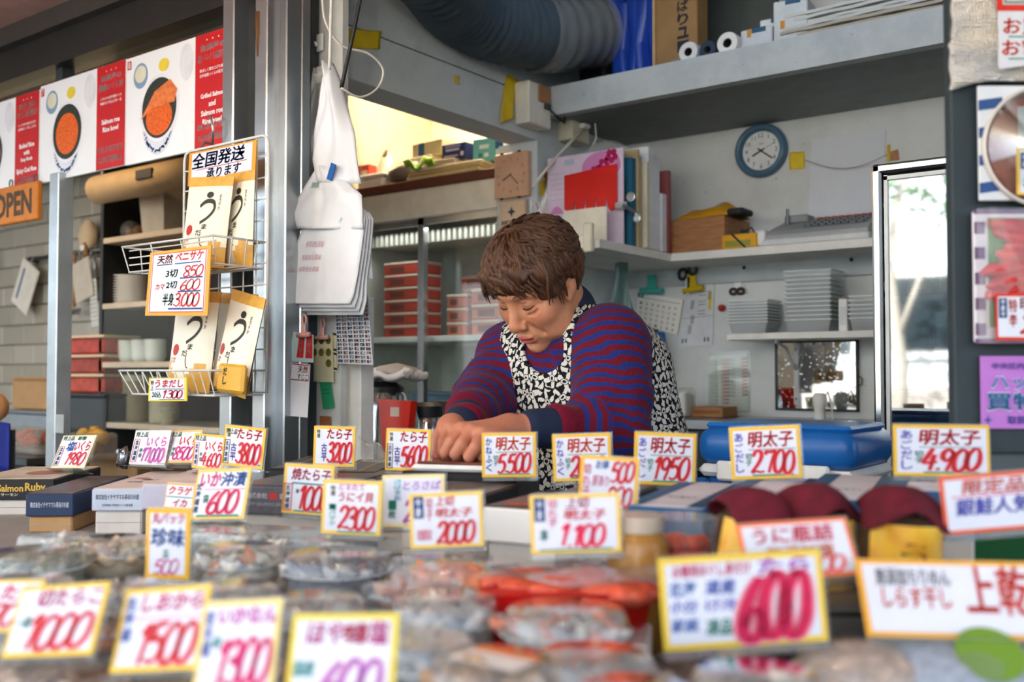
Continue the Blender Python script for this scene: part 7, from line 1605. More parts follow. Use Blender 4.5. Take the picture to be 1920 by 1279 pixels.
cards = [
 ('white card with salted roe writing on the black box at far left', (97, 155, 818, 878), 2.05, 0, 24, [('t', '特上品', 0.06, 0.84, 0.40, 0.97, '#4c6a3c'), ('t', '新物', 0.5, 0.84, 0.75, 0.96, '#3f6a3c'), ('t', '塩', 0.26, 0.52, 0.50, 0.80, BLU), ('t', 'いくら', 0.50, 0.50, 0.95, 0.82, RED), ('f', 0.04, 0.06, 0.20, 0.66, 0.015, RED), ('v', '北海道産', 0.08, 0.09, 0.17, 0.63, NVY), ('p', '1980', 0.34, 0.10, 0.95, 0.46, RED)], '#d8d6a8', 3),
 ('pale card reading 17,000 in pink on the left boxes', (243, 306, 808, 872), 2.0, 0, 14, ikura('いくら', '17.000', '#c86aa8', '#b45ab0'), '#dcd6cc', 2),
 ('card reading 8500 partly behind another roe card', (304, 362, 808, 868), 1.95, 0, 20, ikura('いくら', '8500', RED, '#c02a7a'), '#e9b46a', 3),
 ('yellow card reading 4,600 in slanting red', (360, 416, 815, 880), 1.80, 10, 5, ikura('いくら', '4.600'), '#e9b93e', -2),
 ('yellow cod roe card reading 3800 before the steel post', (416, 490, 800, 876), 1.76, 14, 4, [('t', '特上品', 0.05, 0.78, 0.32, 0.92, '#6a6a34')] + tara('たら子', '3800'), '#e9b93e', -4),
 ('yellow cod roe card reading 3200 below the pink clips', (587, 664, 800, 875), 1.72, 26, 2, tara('たら子', '3200', kohi=False), '#e9b93e', -1),
 ('yellow cod roe card reading 5600 just left of the hands', (722, 806, 805, 883), 1.60, 28, 3, tara('たら子', '5600'), '#e9b93e', -1),
 ('yellow mentaiko card reading 5500 before the near wrist', (904, 1006, 812, 895), 1.48, 32, 3, roe('明太子', '5.500', 'かねふく', BLU, '#d8481e'), '#e9b93e', 1),
 ('yellow mentaiko card with its price half covered below the apron', (1038, 1148, 814, 902), 1.43, 34, 3, roe('明太子', '2000', 'かねふく', PUR, '#d8481e'), '#e9b93e', 2),
 ('yellow mentaiko card reading 1950 right of the apron', (1188, 1303, 812, 910), 1.38, 46, 3, roe('明太子', '1950', 'あごだし', PUR), '#e9b93e', -3),
 ('yellow mentaiko card reading 2,700 before the blue cooler', (1374, 1503, 800, 898), 1.32, 28, 3, roe('明太子', '2.700', 'あごだし', PUR), '#e9b93e', 3),
 ('large yellow mentaiko card reading 4,900 at the right', (1684, 1850, 797, 893), 1.20, 44, 3, roe('明太子', '4.900', 'あごだし', PUR), '#e9b93e', -1),
 ('card reading 600 with pink and blue squid writing', (357, 455, 882, 974), 1.36, 12, 18, [('t', 'いか', 0.10, 0.64, 0.48, 0.94, '#c02a6a'), ('t', '沖漬', 0.48, 0.64, 0.94, 0.92, BLU), ('r', 0.2, 0.58, 0.95, 0.595, PNK), ('v', '北海道産', 0.04, 0.12, 0.14, 0.72, NVY), ('v', '袋', 0.20, 0.3, 0.30, 0.5, GRN), ('p', '600', 0.28, 0.12, 0.88, 0.56, '#c01c4a'), ('r', 0.12, 0.05, 0.90, 0.09, GRN)], '#e6c26a', 4),
 ('small orange card tucked behind the squid card', (308, 360, 908, 955), 1.45, 10, 10, [('t', 'クラゲ', 0.12, 0.55, 0.92, 0.90, RED), ('r', 0.05, 0.45, 0.95, 0.49, GRN), ('t', 'イカ', 0.3, 0.1, 0.8, 0.4, RED)], '#e8a53c'),
 ('yellow card reading 1000 with grilled cod roe writing', (528, 620, 872, 965), 1.40, 26, 3, [('t', '焼たら子', 0.16, 0.68, 0.94, 0.92, '#b82a4a'), ('r', 0.18, 0.60, 0.98, 0.63, GRN), ('f', 0.02, 0.06, 0.20, 0.60, 0.02, RED), ('v', '北海道産', 0.06, 0.09, 0.16, 0.57, NVY), ('v', '本', 0.26, 0.4, 0.34, 0.52, GRN), ('p', '1000', 0.30, 0.10, 0.98, 0.56, RED), ('r', 0.25, 0.05, 0.95, 0.08, GRN)], '#e9c35a', -3),
 ('yellow card reading 2300 above the salad packs', (602, 712, 902, 1003), 1.20, 26, 4, [('t', 'とれたて', 0.28, 0.82, 0.72, 0.95, '#c86aa8'), ('t', 'うにイ貝', 0.28, 0.60, 0.86, 0.78, '#d8483a'), ('v', '特選', 0.14, 0.70, 0.22, 0.90, '#6a6a34'), ('v', '一パック', 0.13, 0.15, 0.24, 0.55, GRN), ('p', '2300', 0.28, 0.10, 0.92, 0.50, RED), ('r', 0.28, 0.04, 0.92, 0.07, GRN)], '#ecc65e', -1),
 ('washed out card leaning behind the 2000 card', (714, 832, 893, 988), 1.24, 30, 14, [('t', 'とろさば', 0.34, 0.70, 0.95, 0.88, '#b48ac8'), ('v', 'さば文化', 0.20, 0.5, 0.32, 0.92, '#4aa0b8'), ('v', '一枚', 0.12, 0.15, 0.24, 0.5, GRN), ('p', '2000', 0.36, 0.10, 0.95, 0.52, '#a060b8')], '#e8d49a', 2),
 ('yellow card reading 2000 with navy label strip in the middle', (770, 908, 925, 1027), 1.08, 34, 4, [('r', 0.06, 0.55, 0.20, 0.95, NVY), ('v', 'やま', 0.09, 0.58, 0.17, 0.92, '#dfe4ee'), ('v', '切子', 0.23, 0.50, 0.32, 0.92, '#d86a8a'), ('t', '上切', 0.36, 0.76, 0.62, 0.94, '#d8382e'), ('t', '明太子', 0.36, 0.55, 0.86, 0.72, '#d83a2e'), ('t', '数量限定', 0.10, 0.15, 0.30, 0.35, '#e88aa0'), ('p', '2000', 0.36, 0.10, 0.90, 0.48, RED)], '#ecc65e', 3),
 ('tall yellow card with two red prices overlapping the mentaiko card', (1083, 1193, 857, 960), 1.16, 34, 4, [('t', 'お得', 0.26, 0.76, 0.48, 0.92, '#3a6ab0'), ('v', '切れ子', 0.06, 0.25, 0.18, 0.85, '#d84a8a'), ('t', '訳あり', 0.22, 0.45, 0.5, 0.66, '#e08aa8'), ('p', '500', 0.52, 0.56, 0.94, 0.92, RED), ('p', '900', 0.48, 0.12, 0.92, 0.46, RED), ('r', 0.1, 0.05, 0.9, 0.08, GRN)], '#e9b93e', -4),
 ('wide yellow card reading 1100 in front of the white box', (996, 1166, 928, 1037), 0.99, 36, 4, [('r', 0.05, 0.55, 0.17, 0.95, NVY), ('v', 'やま', 0.08, 0.58, 0.14, 0.92, '#dfe4ee'), ('v', '切れ子', 0.20, 0.45, 0.30, 0.92, '#e05a7a'), ('t', '上切', 0.40, 0.76, 0.66, 0.95, '#b8205a'), ('t', '明太子', 0.38, 0.56, 0.84, 0.74, '#e0304a'), ('v', '本', 0.10, 0.2, 0.2, 0.44, GRN), ('p', '1.100', 0.30, 0.12, 0.84, 0.48, '#d81c4a'), ('r', 0.1, 0.05, 0.9, 0.08, GRN)], '#ecc65e', 2),
 ('orange framed card cut off by the right picture edge', (1782, 1960, 888, 996), 0.95, 40, 4, [('t', '限定品', 0.20, 0.66, 0.80, 0.92, '#d85a4a'), ('t', '銀鮭人気', 0.12, 0.30, 0.84, 0.60, '#5a5ac0'), ('r', 0.1, 0.62, 0.9, 0.64, PNK)], '#e2603c', 4),
 ('orange framed card lying back before the gold jars', (1408, 1612, 985, 1085), 0.86, 42, 30, [('t', 'うに瓶詰', 0.12, 0.60, 0.85, 0.90, '#d83a5a'), ('t', '無添加塩', 0.20, 0.34, 0.82, 0.56, '#d86a3a'), ('p', '3000', 0.40, 0.08, 0.90, 0.34, '#e04a3a')], '#ea7a48', 3),
 ('tall narrow yellow card with big blue writing over the packs', (274, 352, 955, 1086), 1.08, 20, 3, [('t', '丸パック', 0.14, 0.78, 0.88, 0.94, '#d8285a'), ('t', '珍味', 0.12, 0.46, 0.90, 0.72, BLU), ('t', '各', 0.40, 0.30, 0.56, 0.42, GRN), ('p', '500', 0.2, 0.08, 0.8, 0.28, '#c03a8a')], '#e8b02e', 1),
 ('card cut off by the left picture edge', (-60, 52, 1096, 1186), 0.86, 18, 24, [('t', 'たこ', 0.4, 0.6, 0.92, 0.9, '#c81c4a'), ('p', '700', 0.3, 0.12, 0.95, 0.52, RED)], '#e8c03e', 4),
 ('blurred yellow card reading 1000 at lower left', (8, 164, 1110, 1232), 0.80, 18, 28, [('t', '切たらこ', 0.24, 0.68, 0.95, 0.92, '#c81c6a'), ('t', '一袋', 0.06, 0.40, 0.24, 0.56, GRN), ('p', '1000', 0.18, 0.10, 0.95, 0.56, RED)], '#e8c03e', 7),
 ('blurred yellow card reading 1500 in the bottom left row', (208, 366, 1116, 1260), 0.78, 20, 26, [('v', '北海道', 0.05, 0.35, 0.18, 0.90, '#4a6ac0'), ('t', 'しおから', 0.24, 0.70, 0.95, 0.92, '#b8285a'), ('r', 0.2, 0.62, 0.95, 0.635, PNK), ('p', '1500', 0.24, 0.10, 0.95, 0.56, RED)], '#e8c24a', 7),
 ('blurred card reading 130 in the bottom row', (358, 508, 1142, 1310), 0.75, 22, 24, [('t', 'いかなん', 0.24, 0.74, 0.95, 0.92, '#c04a9a'), ('v', '岩手県', 0.06, 0.4, 0.18, 0.90, '#5a6ac0'), ('t', '一袋', 0.08, 0.5, 0.3, 0.62, '#3aa8a0'), ('p', '1300', 0.24, 0.14, 0.95, 0.58, '#c81c6a')], '#e6d08a', 6),
 ('blurred wide card at the bottom left of the middle', (530, 735, 1168, 1340), 0.71, 26, 22, [('t', 'ほやの塩', 0.16, 0.68, 0.92, 0.92, '#c83a8a'), ('t', '辛限', 0.5, 0.68, 0.72, 0.9, RED), ('t', '国産', 0.06, 0.36, 0.26, 0.52, '#3aa8a0'), ('p', '600', 0.3, 0.1, 0.9, 0.52, '#a05ab8')], '#ddc648', 3),
 ('big blurred card reading 600 in the right foreground', (1250, 1550, 1042, 1212), 0.80, 40, 5, [('t', 'お徳用ほぐし身だけ', 0.08, 0.78, 0.56, 0.92, '#d81c6a'), ('t', 'たら', 0.60, 0.76, 0.92, 0.94, '#a040a8'), ('t', '北海', 0.05, 0.58, 0.22, 0.74, '#2a6ac0'), ('t', '道産', 0.27, 0.58, 0.46, 0.74, '#3a5ac0'), ('t', '小分', 0.05, 0.40, 0.22, 0.54, '#5a6ad0'), ('t', '家庭', 0.05, 0.20, 0.22, 0.34, '#3a6ac0'), ('t', 'け冷', 0.27, 0.40, 0.46, 0.54, '#7a6ad0'), ('t', '凍品', 0.26, 0.14, 0.42, 0.32, GRN), ('p', '600', 0.46, 0.08, 0.92, 0.76, '#c8144a')], '#e6c23c', 3),
 ('small white and red card at the bottom edge', (668, 768, 1238, 1300), 0.72, 30, 40, [('t', '税込', 0.3, 0.3, 0.8, 0.7, '#d85a5a')], '#dcdad6', 0),
]
for lb, bx_, d_, yw, tl, els, bc, *ro in cards:
    price_card(lb, bx_, d_, yw, tl, els, bc, -ro[0] if ro else 0.0)

RISE = [('clear tray under the squid card', 412, 985, 100), ('clear tray under the small orange card', 335, 968, 70)]
# ---- flat gift boxes along the rear of the table, each on a carton
def gift_box(label, fl, d, w, L, h, rz, m_top, m_side, front=(), top=(), lift=True, base='white carton'):
    """fl: pixel of the front top left corner"""
    c = P(fl[0], fl[1], d=d); z1 = c.z; rz = math.radians(rz)
    t = thing('gift_box', label, 'box', (c.x, c.y, z1 - h), rz, 'flat gift boxes on the table')
    MB().rbox((0, 0, 0), (w, L, h*0.96), 0.002).build('box', m_side, t); MB().rbox((0.0015, 0.0015, h*0.955), (w - 0.0015, L - 0.0015, h), 0.001).build('lid_print', m_top, t)
    by = {}
    for e in front:
        mb = by.setdefault(e[-1], MB()); tmp = MB()
        if e[0] == 't': put_text(tmp, e[1], *e[2:6], 0, 0.03)
        elif e[0] == 'r': rect(tmp, *e[1:5])
        elif e[0] == 'd': disc(tmp, *e[1:5])
        mb.add([(v[0]*w, v[1]*h, 0.0004) for v in tmp.v], tmp.f, UPRIGHT)
    for e in top:
        mb = by.setdefault(e[-1], MB()); tmp = MB()
        if e[0] == 't': put_text(tmp, e[1], *e[2:6], 0, 0.03)
        elif e[0] == 'r': rect(tmp, *e[1:5])
        elif e[0] == 'd': disc(tmp, *e[1:5])
        mb.add([(v[0]*w, v[1]*L, h + 0.0006) for v in tmp.v], tmp.f)
    for cc, mb in by.items(): mb.build('print', inkmat(cc), t)['kind'] = 'stuff'
    if lift and z1 - h - TZ > 0.006:
        t2 = thing('carton', base + ' under the ' + label, 'carton', (c.x, c.y, TZ), rz, 'cartons under the gift boxes'); hh = z1 - h - TZ - 0.0005
        MB().rbox((0.004, 0.006, 0), (w - 0.004, L - 0.004, hh), 0.003).build('carton', mat('#c9c3ba', 0.8) if base.startswith('white') else M_CARD, t2); MB().box((0.004, 0.0056, hh*0.5), (w - 0.004, 0.0062, hh*0.5 + 0.0012)).build('lid_seam', mat('#9a968e', 0.7), t2)
    return t
M_NAVY2 = mat('#1e3050', 0.5); M_BLKBOX = mat('#16181a', 0.35); M_LGREY = mat('#b6bfce', 0.55); M_LAV = mat('#b9b6c6', 0.55); M_ROSEP = mat('#d3c3bb', 0.6)
gm_ = NT('dark_photo_print'); M_DARKP = gm_.bsdf(gm_.ramp(gm_.noise(16, gm_.coord(), 5, 0.7, 0.5).outputs['Fac'], [(0.35, '#191b1f'), (0.55, '#3d3234'), (0.75, '#7d6258')]), 0.35)
gm_ = NT('pale_photo_print'); M_PALEP = gm_.bsdf(gm_.ramp(gm_.noise(10, gm_.coord(), 4, 0.7, 0.5).outputs['Fac'], [(0.4, '#b4a594'), (0.6, '#cdbfac'), (0.78, '#c2877a')]), 0.4)
gift_box('black ruby salmon box at the far left end', (-60, 898), 1.95, 0.165, 0.26, 0.042, 40, M_PALEP, M_BLKBOX, [('t', 'Salmon', 0.34, 0.38, 0.64, 0.72, '#c9a23e'), ('t', 'Ruby', 0.66, 0.30, 0.90, 0.80, '#c9a23e'), ('t', 'サーモン', 0.38, 0.18, 0.58, 0.32, '#b9b4a8')], [('d', 0.62, 0.45, 0.22, 0.16, '#a5685c')])
gift_box('navy box with white company lettering', (48, 925), 1.74, 0.082, 0.30, 0.041, 40, M_DARKP, M_NAVY2, [('t', '株式会社イチヤママル長谷川水産', 0.10, 0.38, 0.90, 0.62, '#d3dae4')], base='brown carton')
gift_box('light grey blue box with grey company lettering', (172, 916), 1.72, 0.088, 0.30, 0.039, 38, M_ROSEP, M_LGREY, [('t', '株式会社イチヤママル長谷川水産', 0.08, 0.50, 0.92, 0.74, '#5f6a80'), ('t', '北海道産 完熟卵いくら醤油漬', 0.2, 0.2, 0.8, 0.32, '#7a869c')], [('d', 0.35, 0.55, 0.16, 0.03, '#c0563a'), ('t', '完熟いくら', 0.45, 0.42, 0.92, 0.50, '#33343c'), ('t', '北海道', 0.3, 0.30, 0.6, 0.36, '#4a4a52')])
gift_box('lavender grey box beside the leaning cards', (266, 908), 1.66, 0.10, 0.28, 0.042, 36, M_ROSEP, M_LAV, [('t', '〈〈', 0.4, 0.2, 0.7, 0.8, '#d8d6e0')], [('d', 0.5, 0.7, 0.3, 0.12, '#b5786a')])
gift_box('dark speckled grey box with white and red print', (438, 908), 1.50, 0.165, 0.26, 0.044, 22, M_DARKP, mat('#5a5962', 0.5, vary=0.3, scale=120), [('t', '株式会社', 0.12, 0.55, 0.34, 0.74, '#e0dcdc'), ('d', 0.40, 0.64, 0.05, 0.14, '#b83a34'), ('t', '吉野', 0.46, 0.55, 0.60, 0.74, '#e0dcdc'), ('t', '北海道虎杖浜たらこ', 0.10, 0.30, 0.66, 0.42, '#b8b4b8')])
gift_box('black box with rubber band behind the 1000 card', (505, 878), 1.72, 0.095, 0.26, 0.034, 34, M_DARKP, M_BLKBOX, [('r', 0.0, 0.0, 1.0, 0.12, '#8a3a2c')], [('r', 0.30, 0.0, 0.34, 1.0, '#c2a878')])
gift_box('black box with rubber band under the 3200 card', (612, 884), 1.68, 0.085, 0.24, 0.034, 32, M_DARKP, M_BLKBOX, [('r', 0.2, 0.2, 0.24, 1.0, '#c2a878')], [('r', 0.2, 0.0, 0.24, 1.0, '#c2a878'), ('r', 0.62, 0.0, 0.66, 1.0, '#c2a878')])
gift_box('black box under the 5600 card left of the hands', (700, 896), 1.54, 0.10, 0.20, 0.036, 24, M_DARKP, M_BLKBOX, [('r', 0.45, 0.1, 0.48, 1.0, '#c2a878')], [('r', 0.45, 0.0, 0.48, 1.0, '#c2a878')])
gift_box('wide black box with a red seal below the hands', (745, 925), 1.36, 0.115, 0.17, 0.034, 16, M_DARKP, M_BLKBOX, [('r', 0.80, 0.5, 0.84, 1.0, '#c2382c')], [('d', 0.7, 0.2, 0.2, 0.05, '#b85a40')])
gift_box('white box with plain front behind the 1100 card', (905, 948), 1.26, 0.10, 0.20, 0.045, 10, M_DARKP, M_PAPER, [], [('d', 0.35, 0.15, 0.2, 0.06, '#c2603c')])
M_BLUEB = mat('#2c5a80', 0.5); M_WBLUE = mat('#cfcbd0', 0.6)
for k, (fx, fy, dd, lb) in enumerate(((1035, 925, 1.28, 'grey box in front of the apron under the half covered card'), (1170, 945, 1.16, 'pale box with blue edge under the 1950 card'), (1330, 935, 1.14, 'pale box with broad blue bands before the cooler'), (1490, 930, 1.12, 'blue banded box between the jars and the cooler'), (1660, 915, 1.12, 'pale blue banded box under the 4900 card'))):
    gift_box(lb, (fx, fy), dd, 0.094, 0.27, 0.040, 12, M_WBLUE if k else M_DARKP, M_BLUEB if k else M_DKGREY, [('r', 0, 0.0, 1, 0.3, '#3c6a8c')], [('r', 0.0, 0.0, 0.22, 1.0, '#2c5a80'), ('r', 0.78, 0.0, 1.0, 1.0, '#24506f'), ('t', 'あごおとし', 0.30, 0.30, 0.70, 0.36, '#4a5058')] if k else [])
# tray of fish under the hands, with its supporting box
c = P(872, 866, d=1.60)
t = thing('work_tray', 'white tray with brown film lying under the working hands', 'tray', (c.x, c.y, c.z - 0.012), math.radians(20)); MB().rbox((-0.075, -0.045, 0), (0.085, 0.07, 0.010), 0.004).build('tray', M_WHITE, t); MB().rbox((-0.068, -0.038, 0.010), (0.078, 0.062, 0.014), 0.002).build('fish', mat('#6a3f34', 0.3, vary=0.5, scale=30), t)
t = thing('gift_box', 'black box that carries the work tray', 'box', (c.x, c.y, TZ), math.radians(20), 'flat gift boxes on the table'); MB().rbox((-0.09, -0.05, 0), (0.10, 0.09, c.z - 0.0125 - TZ), 0.003).build('box', M_BLKBOX, t); MB().rbox((-0.088, -0.0505, 0.03), (0.098, -0.05, 0.034), 0.0002).build('lid_seam', M_DKGREY, t)
t = thing('clear_bag', 'crumpled clear bag lying between the 3200 and 5600 cards', 'bag', P(695, 868, d=1.85).xyz); MB().sheet(lambda u, v: (-0.05 + 0.11*u, 0.05*v, 0.05*(1 - u)*math.sin(PI*v)**0.5 + 0.008*math.sin(9*u + 7*v) - 0.004), 16, 10).build('film', M_WRAP, t, True)
t = thing('foil_packet', 'crumpled silver foil packet beside the 17000 card', 'packet', P(232, 872, d=2.05).xyz); MB().blob((0, 0, 0.015), (0.018, 0.014, 0.022), 12, 8, 0.25).build('foil', mat('#8f9298', 0.2, 0.9), t, True)

# ---- clear packs of food
def food_pack(label, cx, cy, wpx, cols, rng, Zt=0.952, shape='round', n=60, size=0.010, stack=True, ratio=1.0, lidlabel=None, rz=0.0, group='clear packs of food on the table'):
    c = P(cx, cy, Z=Zt); d = depth(c); r = wpx*d/FPX/2; H = 0.034
    kmax = max(1, int(round((Zt - TZ)/H))) if stack else 1
    hz = (Zt - TZ)/kmax
    for k in range(kmax):
        z = TZ + hz*k; top = k == kmax - 1
        lab = label if top else label + (', the pack beneath it' if k == kmax - 2 else ', the lowest pack of its pile')
        t = thing('food_pack', lab, 'food pack', (c.x, c.y, z), rz, group)
        Hh = hz - 0.001; pf = [(r*0.86, 0.001), (r*0.93, Hh*0.5), (r, Hh*0.55), (r, Hh*0.60), (r*0.95, Hh*0.62), (r*0.90, Hh*0.93), (r*0.84, Hh), (0.0, Hh)]
        if shape == 'round': MB().lathe(pf, 32, cap=True).build('container', M_PACK, t, auto=50); MB().lathe([(r*0.985, Hh*0.55), (r*1.01, Hh*0.575), (r*0.985, Hh*0.60)], 32, cap=False).build('rim', M_PACKRIM, t, True)
        else: MB().lathe([(q[0]*1.414, q[1]) for q in pf], 4, rotz(PI/4), True, 1.0, ratio).build('container', M_PACK, t); MB().tube([(-r, -r*ratio, Hh*0.57), (r, -r*ratio, Hh*0.57), (r, r*ratio, Hh*0.57), (-r, r*ratio, Hh*0.57)], 0.002, 6, closed=True).build('rim', M_PACKRIM, t)
        nn = n if top else n//3
        for ci, cc in enumerate(cols):
            b = MB()
            for q in range(max(3, nn//len(cols))):
                a = rng.uniform(0, 2*PI); rr = r*0.84*math.sqrt(rng.random()); yy = ratio if shape != 'round' else 1
                s = size*rng.uniform(0.6, 1.3); Mr = Euler((rng.uniform(-1, 1), rng.uniform(-1, 1), rng.uniform(0, 6))).to_matrix().to_4x4()
                b.blob((rr*math.cos(a), rr*math.sin(a)*yy, Hh*(0.42 + 0.30*rng.random())), (s*rng.uniform(0.9, 2.0), s*0.8, s*0.45), 7, 5, 0.2, Mr, rng)
            fo = b.build('food', mat(pale(cc), 0.35, vary=0.25, scale=60), t, True); fo['kind'] = 'stuff'
        MB().lathe([(0, 0.002), (r*0.84, 0.002), (r*0.86, Hh*0.42), (0, Hh*0.45)], 24, None, True, 1, ratio if shape != 'round' else 1).build('food_bed', mat(pale(cols[0]), 0.5, vary=0.3, scale=50), t, True)
        if top and lidlabel:
            p = MB(); rect(p, -r*0.6, -r*0.35, r*0.6, r*0.25, Hh + 0.0008); p.build('lid_label', mat(lidlabel[0], 0.5), t); p = MB(); rect(p, -r*0.6, r*0.25, r*0.6, r*0.45, Hh + 0.0010); p.build('label_band', mat(lidlabel[1], 0.5), t)
M_PACK = clear_mat('pack_plastic', '#f2f5f4', 0.05, 0.15, '#e6e8ea', 1.5, 0.4, 60, 2.2); M_PACKRIM = mat('#ccd4d8', 0.15, vary=0.05)
def pale(h):
    return '#' + ''.join('%02x' % int(int(h[i:i+2], 16)*0.70 + 225*0.30) for i in (1, 3, 5))
rg = random.Random(11)
packs = [
 ('pack of dark green seaweed at the left edge', 70, 1030, 190, ['#3a4424', '#59602e', '#8a8a70'], 1.0), ('pack of pale tan squid left of the narrow card', 208, 1008, 150, ['#c8a878', '#d8c4a0', '#9a6a3c'], 1.0),
 ('pack of orange and white salad right of the narrow card', 448, 1024, 170, ['#cfc6b4', '#c8642c', '#3f5a34', '#e0d8c8'], 1.0), ('pack of dark blue seaweed and red beans', 632, 1036, 210, ['#20283c', '#3a3440', '#7a3430', '#c8c2ba'], 1.0),
 ('pack of grey food at the left edge, second row', 40, 1088, 200, ['#8a8474', '#a89c88', '#6a6a4a'], 1.0), ('pack of brown pickles behind the 1500 card', 225, 1095, 180, ['#7a5a3c', '#a88a64', '#c8b89a'], 1.0), ('pack of grey jelly beside the narrow card', 430, 1100, 200, ['#8f9496', '#a8a49a', '#6a7074'], 1.0), ('pack of pale squid strips in the second row', 590, 1120, 200, ['#9a928a', '#b8aea4', '#6a5a54'], 1.0),
 ('pack of orange roe strips between the left cards', 190, 1150, 170, ['#c8622c', '#e08a54', '#5a3c30'], 0.928), ('pack of orange shreds behind the 130 card', 355, 1170, 150, ['#5a443a', '#c8742c', '#8a5a40'], 0.922), ('pack of salmon flakes at the lower left', 60, 1240, 240, ['#c8906a', '#dfaa80', '#9a6a54'], 0.905), ('pack of tan flakes at the bottom left', 240, 1270, 230, ['#d0a070', '#e0bc90', '#9a7050'], 0.905),
 ('pack of orange flakes beside the wide bottom card', 522, 1215, 140, ['#c8722c', '#8a5a44', '#df9a6c'], 0.920), ('pack with white slices in the centre', 835, 1120, 215, ['#b8b0a8', '#d0cac4', '#8f8a84'], 1.0), ('pack of pale squid with salmon pieces right of centre', 1060, 1140, 255, ['#a8a4a0', '#c2bcb4', '#c8603c'], 1.0),
 ('pack of grey strips in the lower middle', 800, 1195, 190, ['#6a6c70', '#8a8480', '#4a5058'], 1.0), ('pack of dark strips with salmon at lower right of centre', 1110, 1225, 250, ['#5a5c60', '#7a7672', '#c25a34'], 1.0), ('pack of dark food at the bottom right of centre', 1190, 1290, 260, ['#3a4044', '#5a5450', '#8a7a6a'], 1.0), ('pack of beige food below the big 600 card', 1420, 1262, 270, ['#8a8078', '#b0a698', '#4a4440'], 1.0)]
for lb, cx, cy, wp, cols, zt in packs: food_pack(lb, cx, cy, wp, cols, rg, Zt=zt if zt < 1 else 0.952)
food_pack('pack with orange and white label over brown food at the bottom', 925, 1235, 260, ['#8a5a2c', '#a8743c', '#c89a5c'], rg, lidlabel=('#d8d2cc', '#d87a2c'))
food_pack('flat tray of orange cod roe left of the red tray', 860, 1058, 190, ['#c8501c', '#d8702c', '#a83a1c'], rg, Zt=0.955, shape='rect', ratio=0.6, size=0.014)
food_pack('flat tray of orange roe at the left of the roe trays', 775, 1090, 150, ['#c05a34', '#c8886a', '#9a4a34'], rg, Zt=0.945, shape='rect', ratio=0.5, size=0.012)
for lb, cx, cy, wp, rt in (('wide flat clear tray behind the salad packs', 470, 990, 200, 0.5), ('wide flat clear tray behind the dark seaweed pack', 650, 1008, 150, 0.5), ('small clear tray at the left behind the seaweed pack', 115, 1000, 120, 0.6), ('flat clear tray under the 2000 card', 830, 1040, 150, 0.4)): food_pack(lb, cx, cy, wp, ['#c9c4ba', '#d8cfc0', '#b0a490'], rg, Zt=0.950, shape='rect', ratio=rt, n=30)
for lb, cx, cy, wp in RISE: food_pack(lb, cx, cy, wp, ['#c9c4ba', '#d8cfc0'], rg, Zt=0.943, shape='rect', ratio=0.6, n=20)
# big red tray with folded film
c = P(1078, 1078, Z=0.955); t = thing('red_roe_tray', 'bright red tray of cod roe under clear film in the middle', 'tray', (c.x, c.y, TZ), math.radians(26)); wv = 0.085
b = MB(); b.lathe([(wv*1.25, 0.03), (wv*1.414, 0.078), (wv*1.44, 0.080), (wv*1.38, 0.078)], 4, rotz(PI/4), True, 1.0, 0.62); b.build('tray', mat('#c80f10', 0.3), t); MB().rbox((-wv*0.85, -wv*0.5, 0), (wv*0.85, wv*0.5, 0.032), 0.003).build('box_below', M_PAPER, t)
b = MB()
for k in range(26): b.blob((rg.uniform(-wv, wv)*0.8, rg.uniform(-wv, wv)*0.5, 0.076), (0.028, 0.013, 0.010), 9, 6, 0.12, rotz(rg.uniform(-0.5, 0.5)), rg)
b.build('roe', mat('#d0563c', 0.25, vary=0.3, scale=50), t, True)['kind'] = 'stuff'; MB().sheet(lambda u, v: ((u - 0.5)*2*wv, (v - 0.5)*1.24*wv, 0.088 + 0.004*math.sin(9*u + 5*v) + 0.003*math.sin(17*v)), 20, 14).build('film', M_PACK, t, True)
c = P(1215, 1052, Z=0.955); t = thing('red_roe_tray', 'second red tray peeking out at the right of the red tray', 'tray', (c.x, c.y, TZ), math.radians(30)); MB().lathe([(0.05, 0.0), (0.06, 0.075), (0.062, 0.078), (0.058, 0.076)], 4, rotz(PI/4), True, 1.3, 0.7).build('tray', mat('#b81414', 0.3), t); MB().sheet(lambda u, v: ((u - 0.5)*0.10, (v - 0.5)*0.055, 0.080 + 0.002*math.sin(9*u + 5*v)), 10, 8).build('film', M_PACK, t, True)
# cup of orange roe and jar beside it
c = P(1282, 1040, d=1.06); t = thing('roe_cup', 'clear cup of red orange roe with a lid beside the jars', 'cup', (c.x, c.y, TZ)); hh = P(1282, 968, d=1.06).z - TZ
MB().lathe([(0.022, 0), (0.033, hh*0.96), (0.036, hh*0.97), (0.036, hh), (0, hh)], 28).build('cup', M_CLEAR, t, auto=50); MB().lathe([(0.02, 0.002), (0.030, hh*0.72), (0, hh*0.72)], 24).build('roe', mat('#d83a0c', 0.3, vary=0.3, scale=80), t, True); b = MB()
for k in range(14): a = rg.uniform(0, 6.28); q = 0.022*math.sqrt(rg.random()); b.blob((q*math.cos(a), q*math.sin(a), hh*0.78), (0.012, 0.007, 0.008), 8, 6, 0.15, rotz(a), rg)
b.build('roe_lobes', mat('#d8501c', 0.3), t, True)['kind'] = 'stuff'
c = P(1196, 1035, d=1.02); t = thing('honey_jar', 'brown glass jar half behind the 1100 card', 'jar', (c.x, c.y, TZ)); hh = P(1196, 965, d=1.02).z - TZ; MB().lathe([(0.03, 0), (0.032, hh*0.8), (0.024, hh*0.9)], 24).build('jar', mat('#a8783a', 0.2), t, True); MB().lathe([(0.027, hh*0.88), (0.027, hh), (0, hh)], 24).build('lid', mat('#b9aa98', 0.3), t, auto=40)
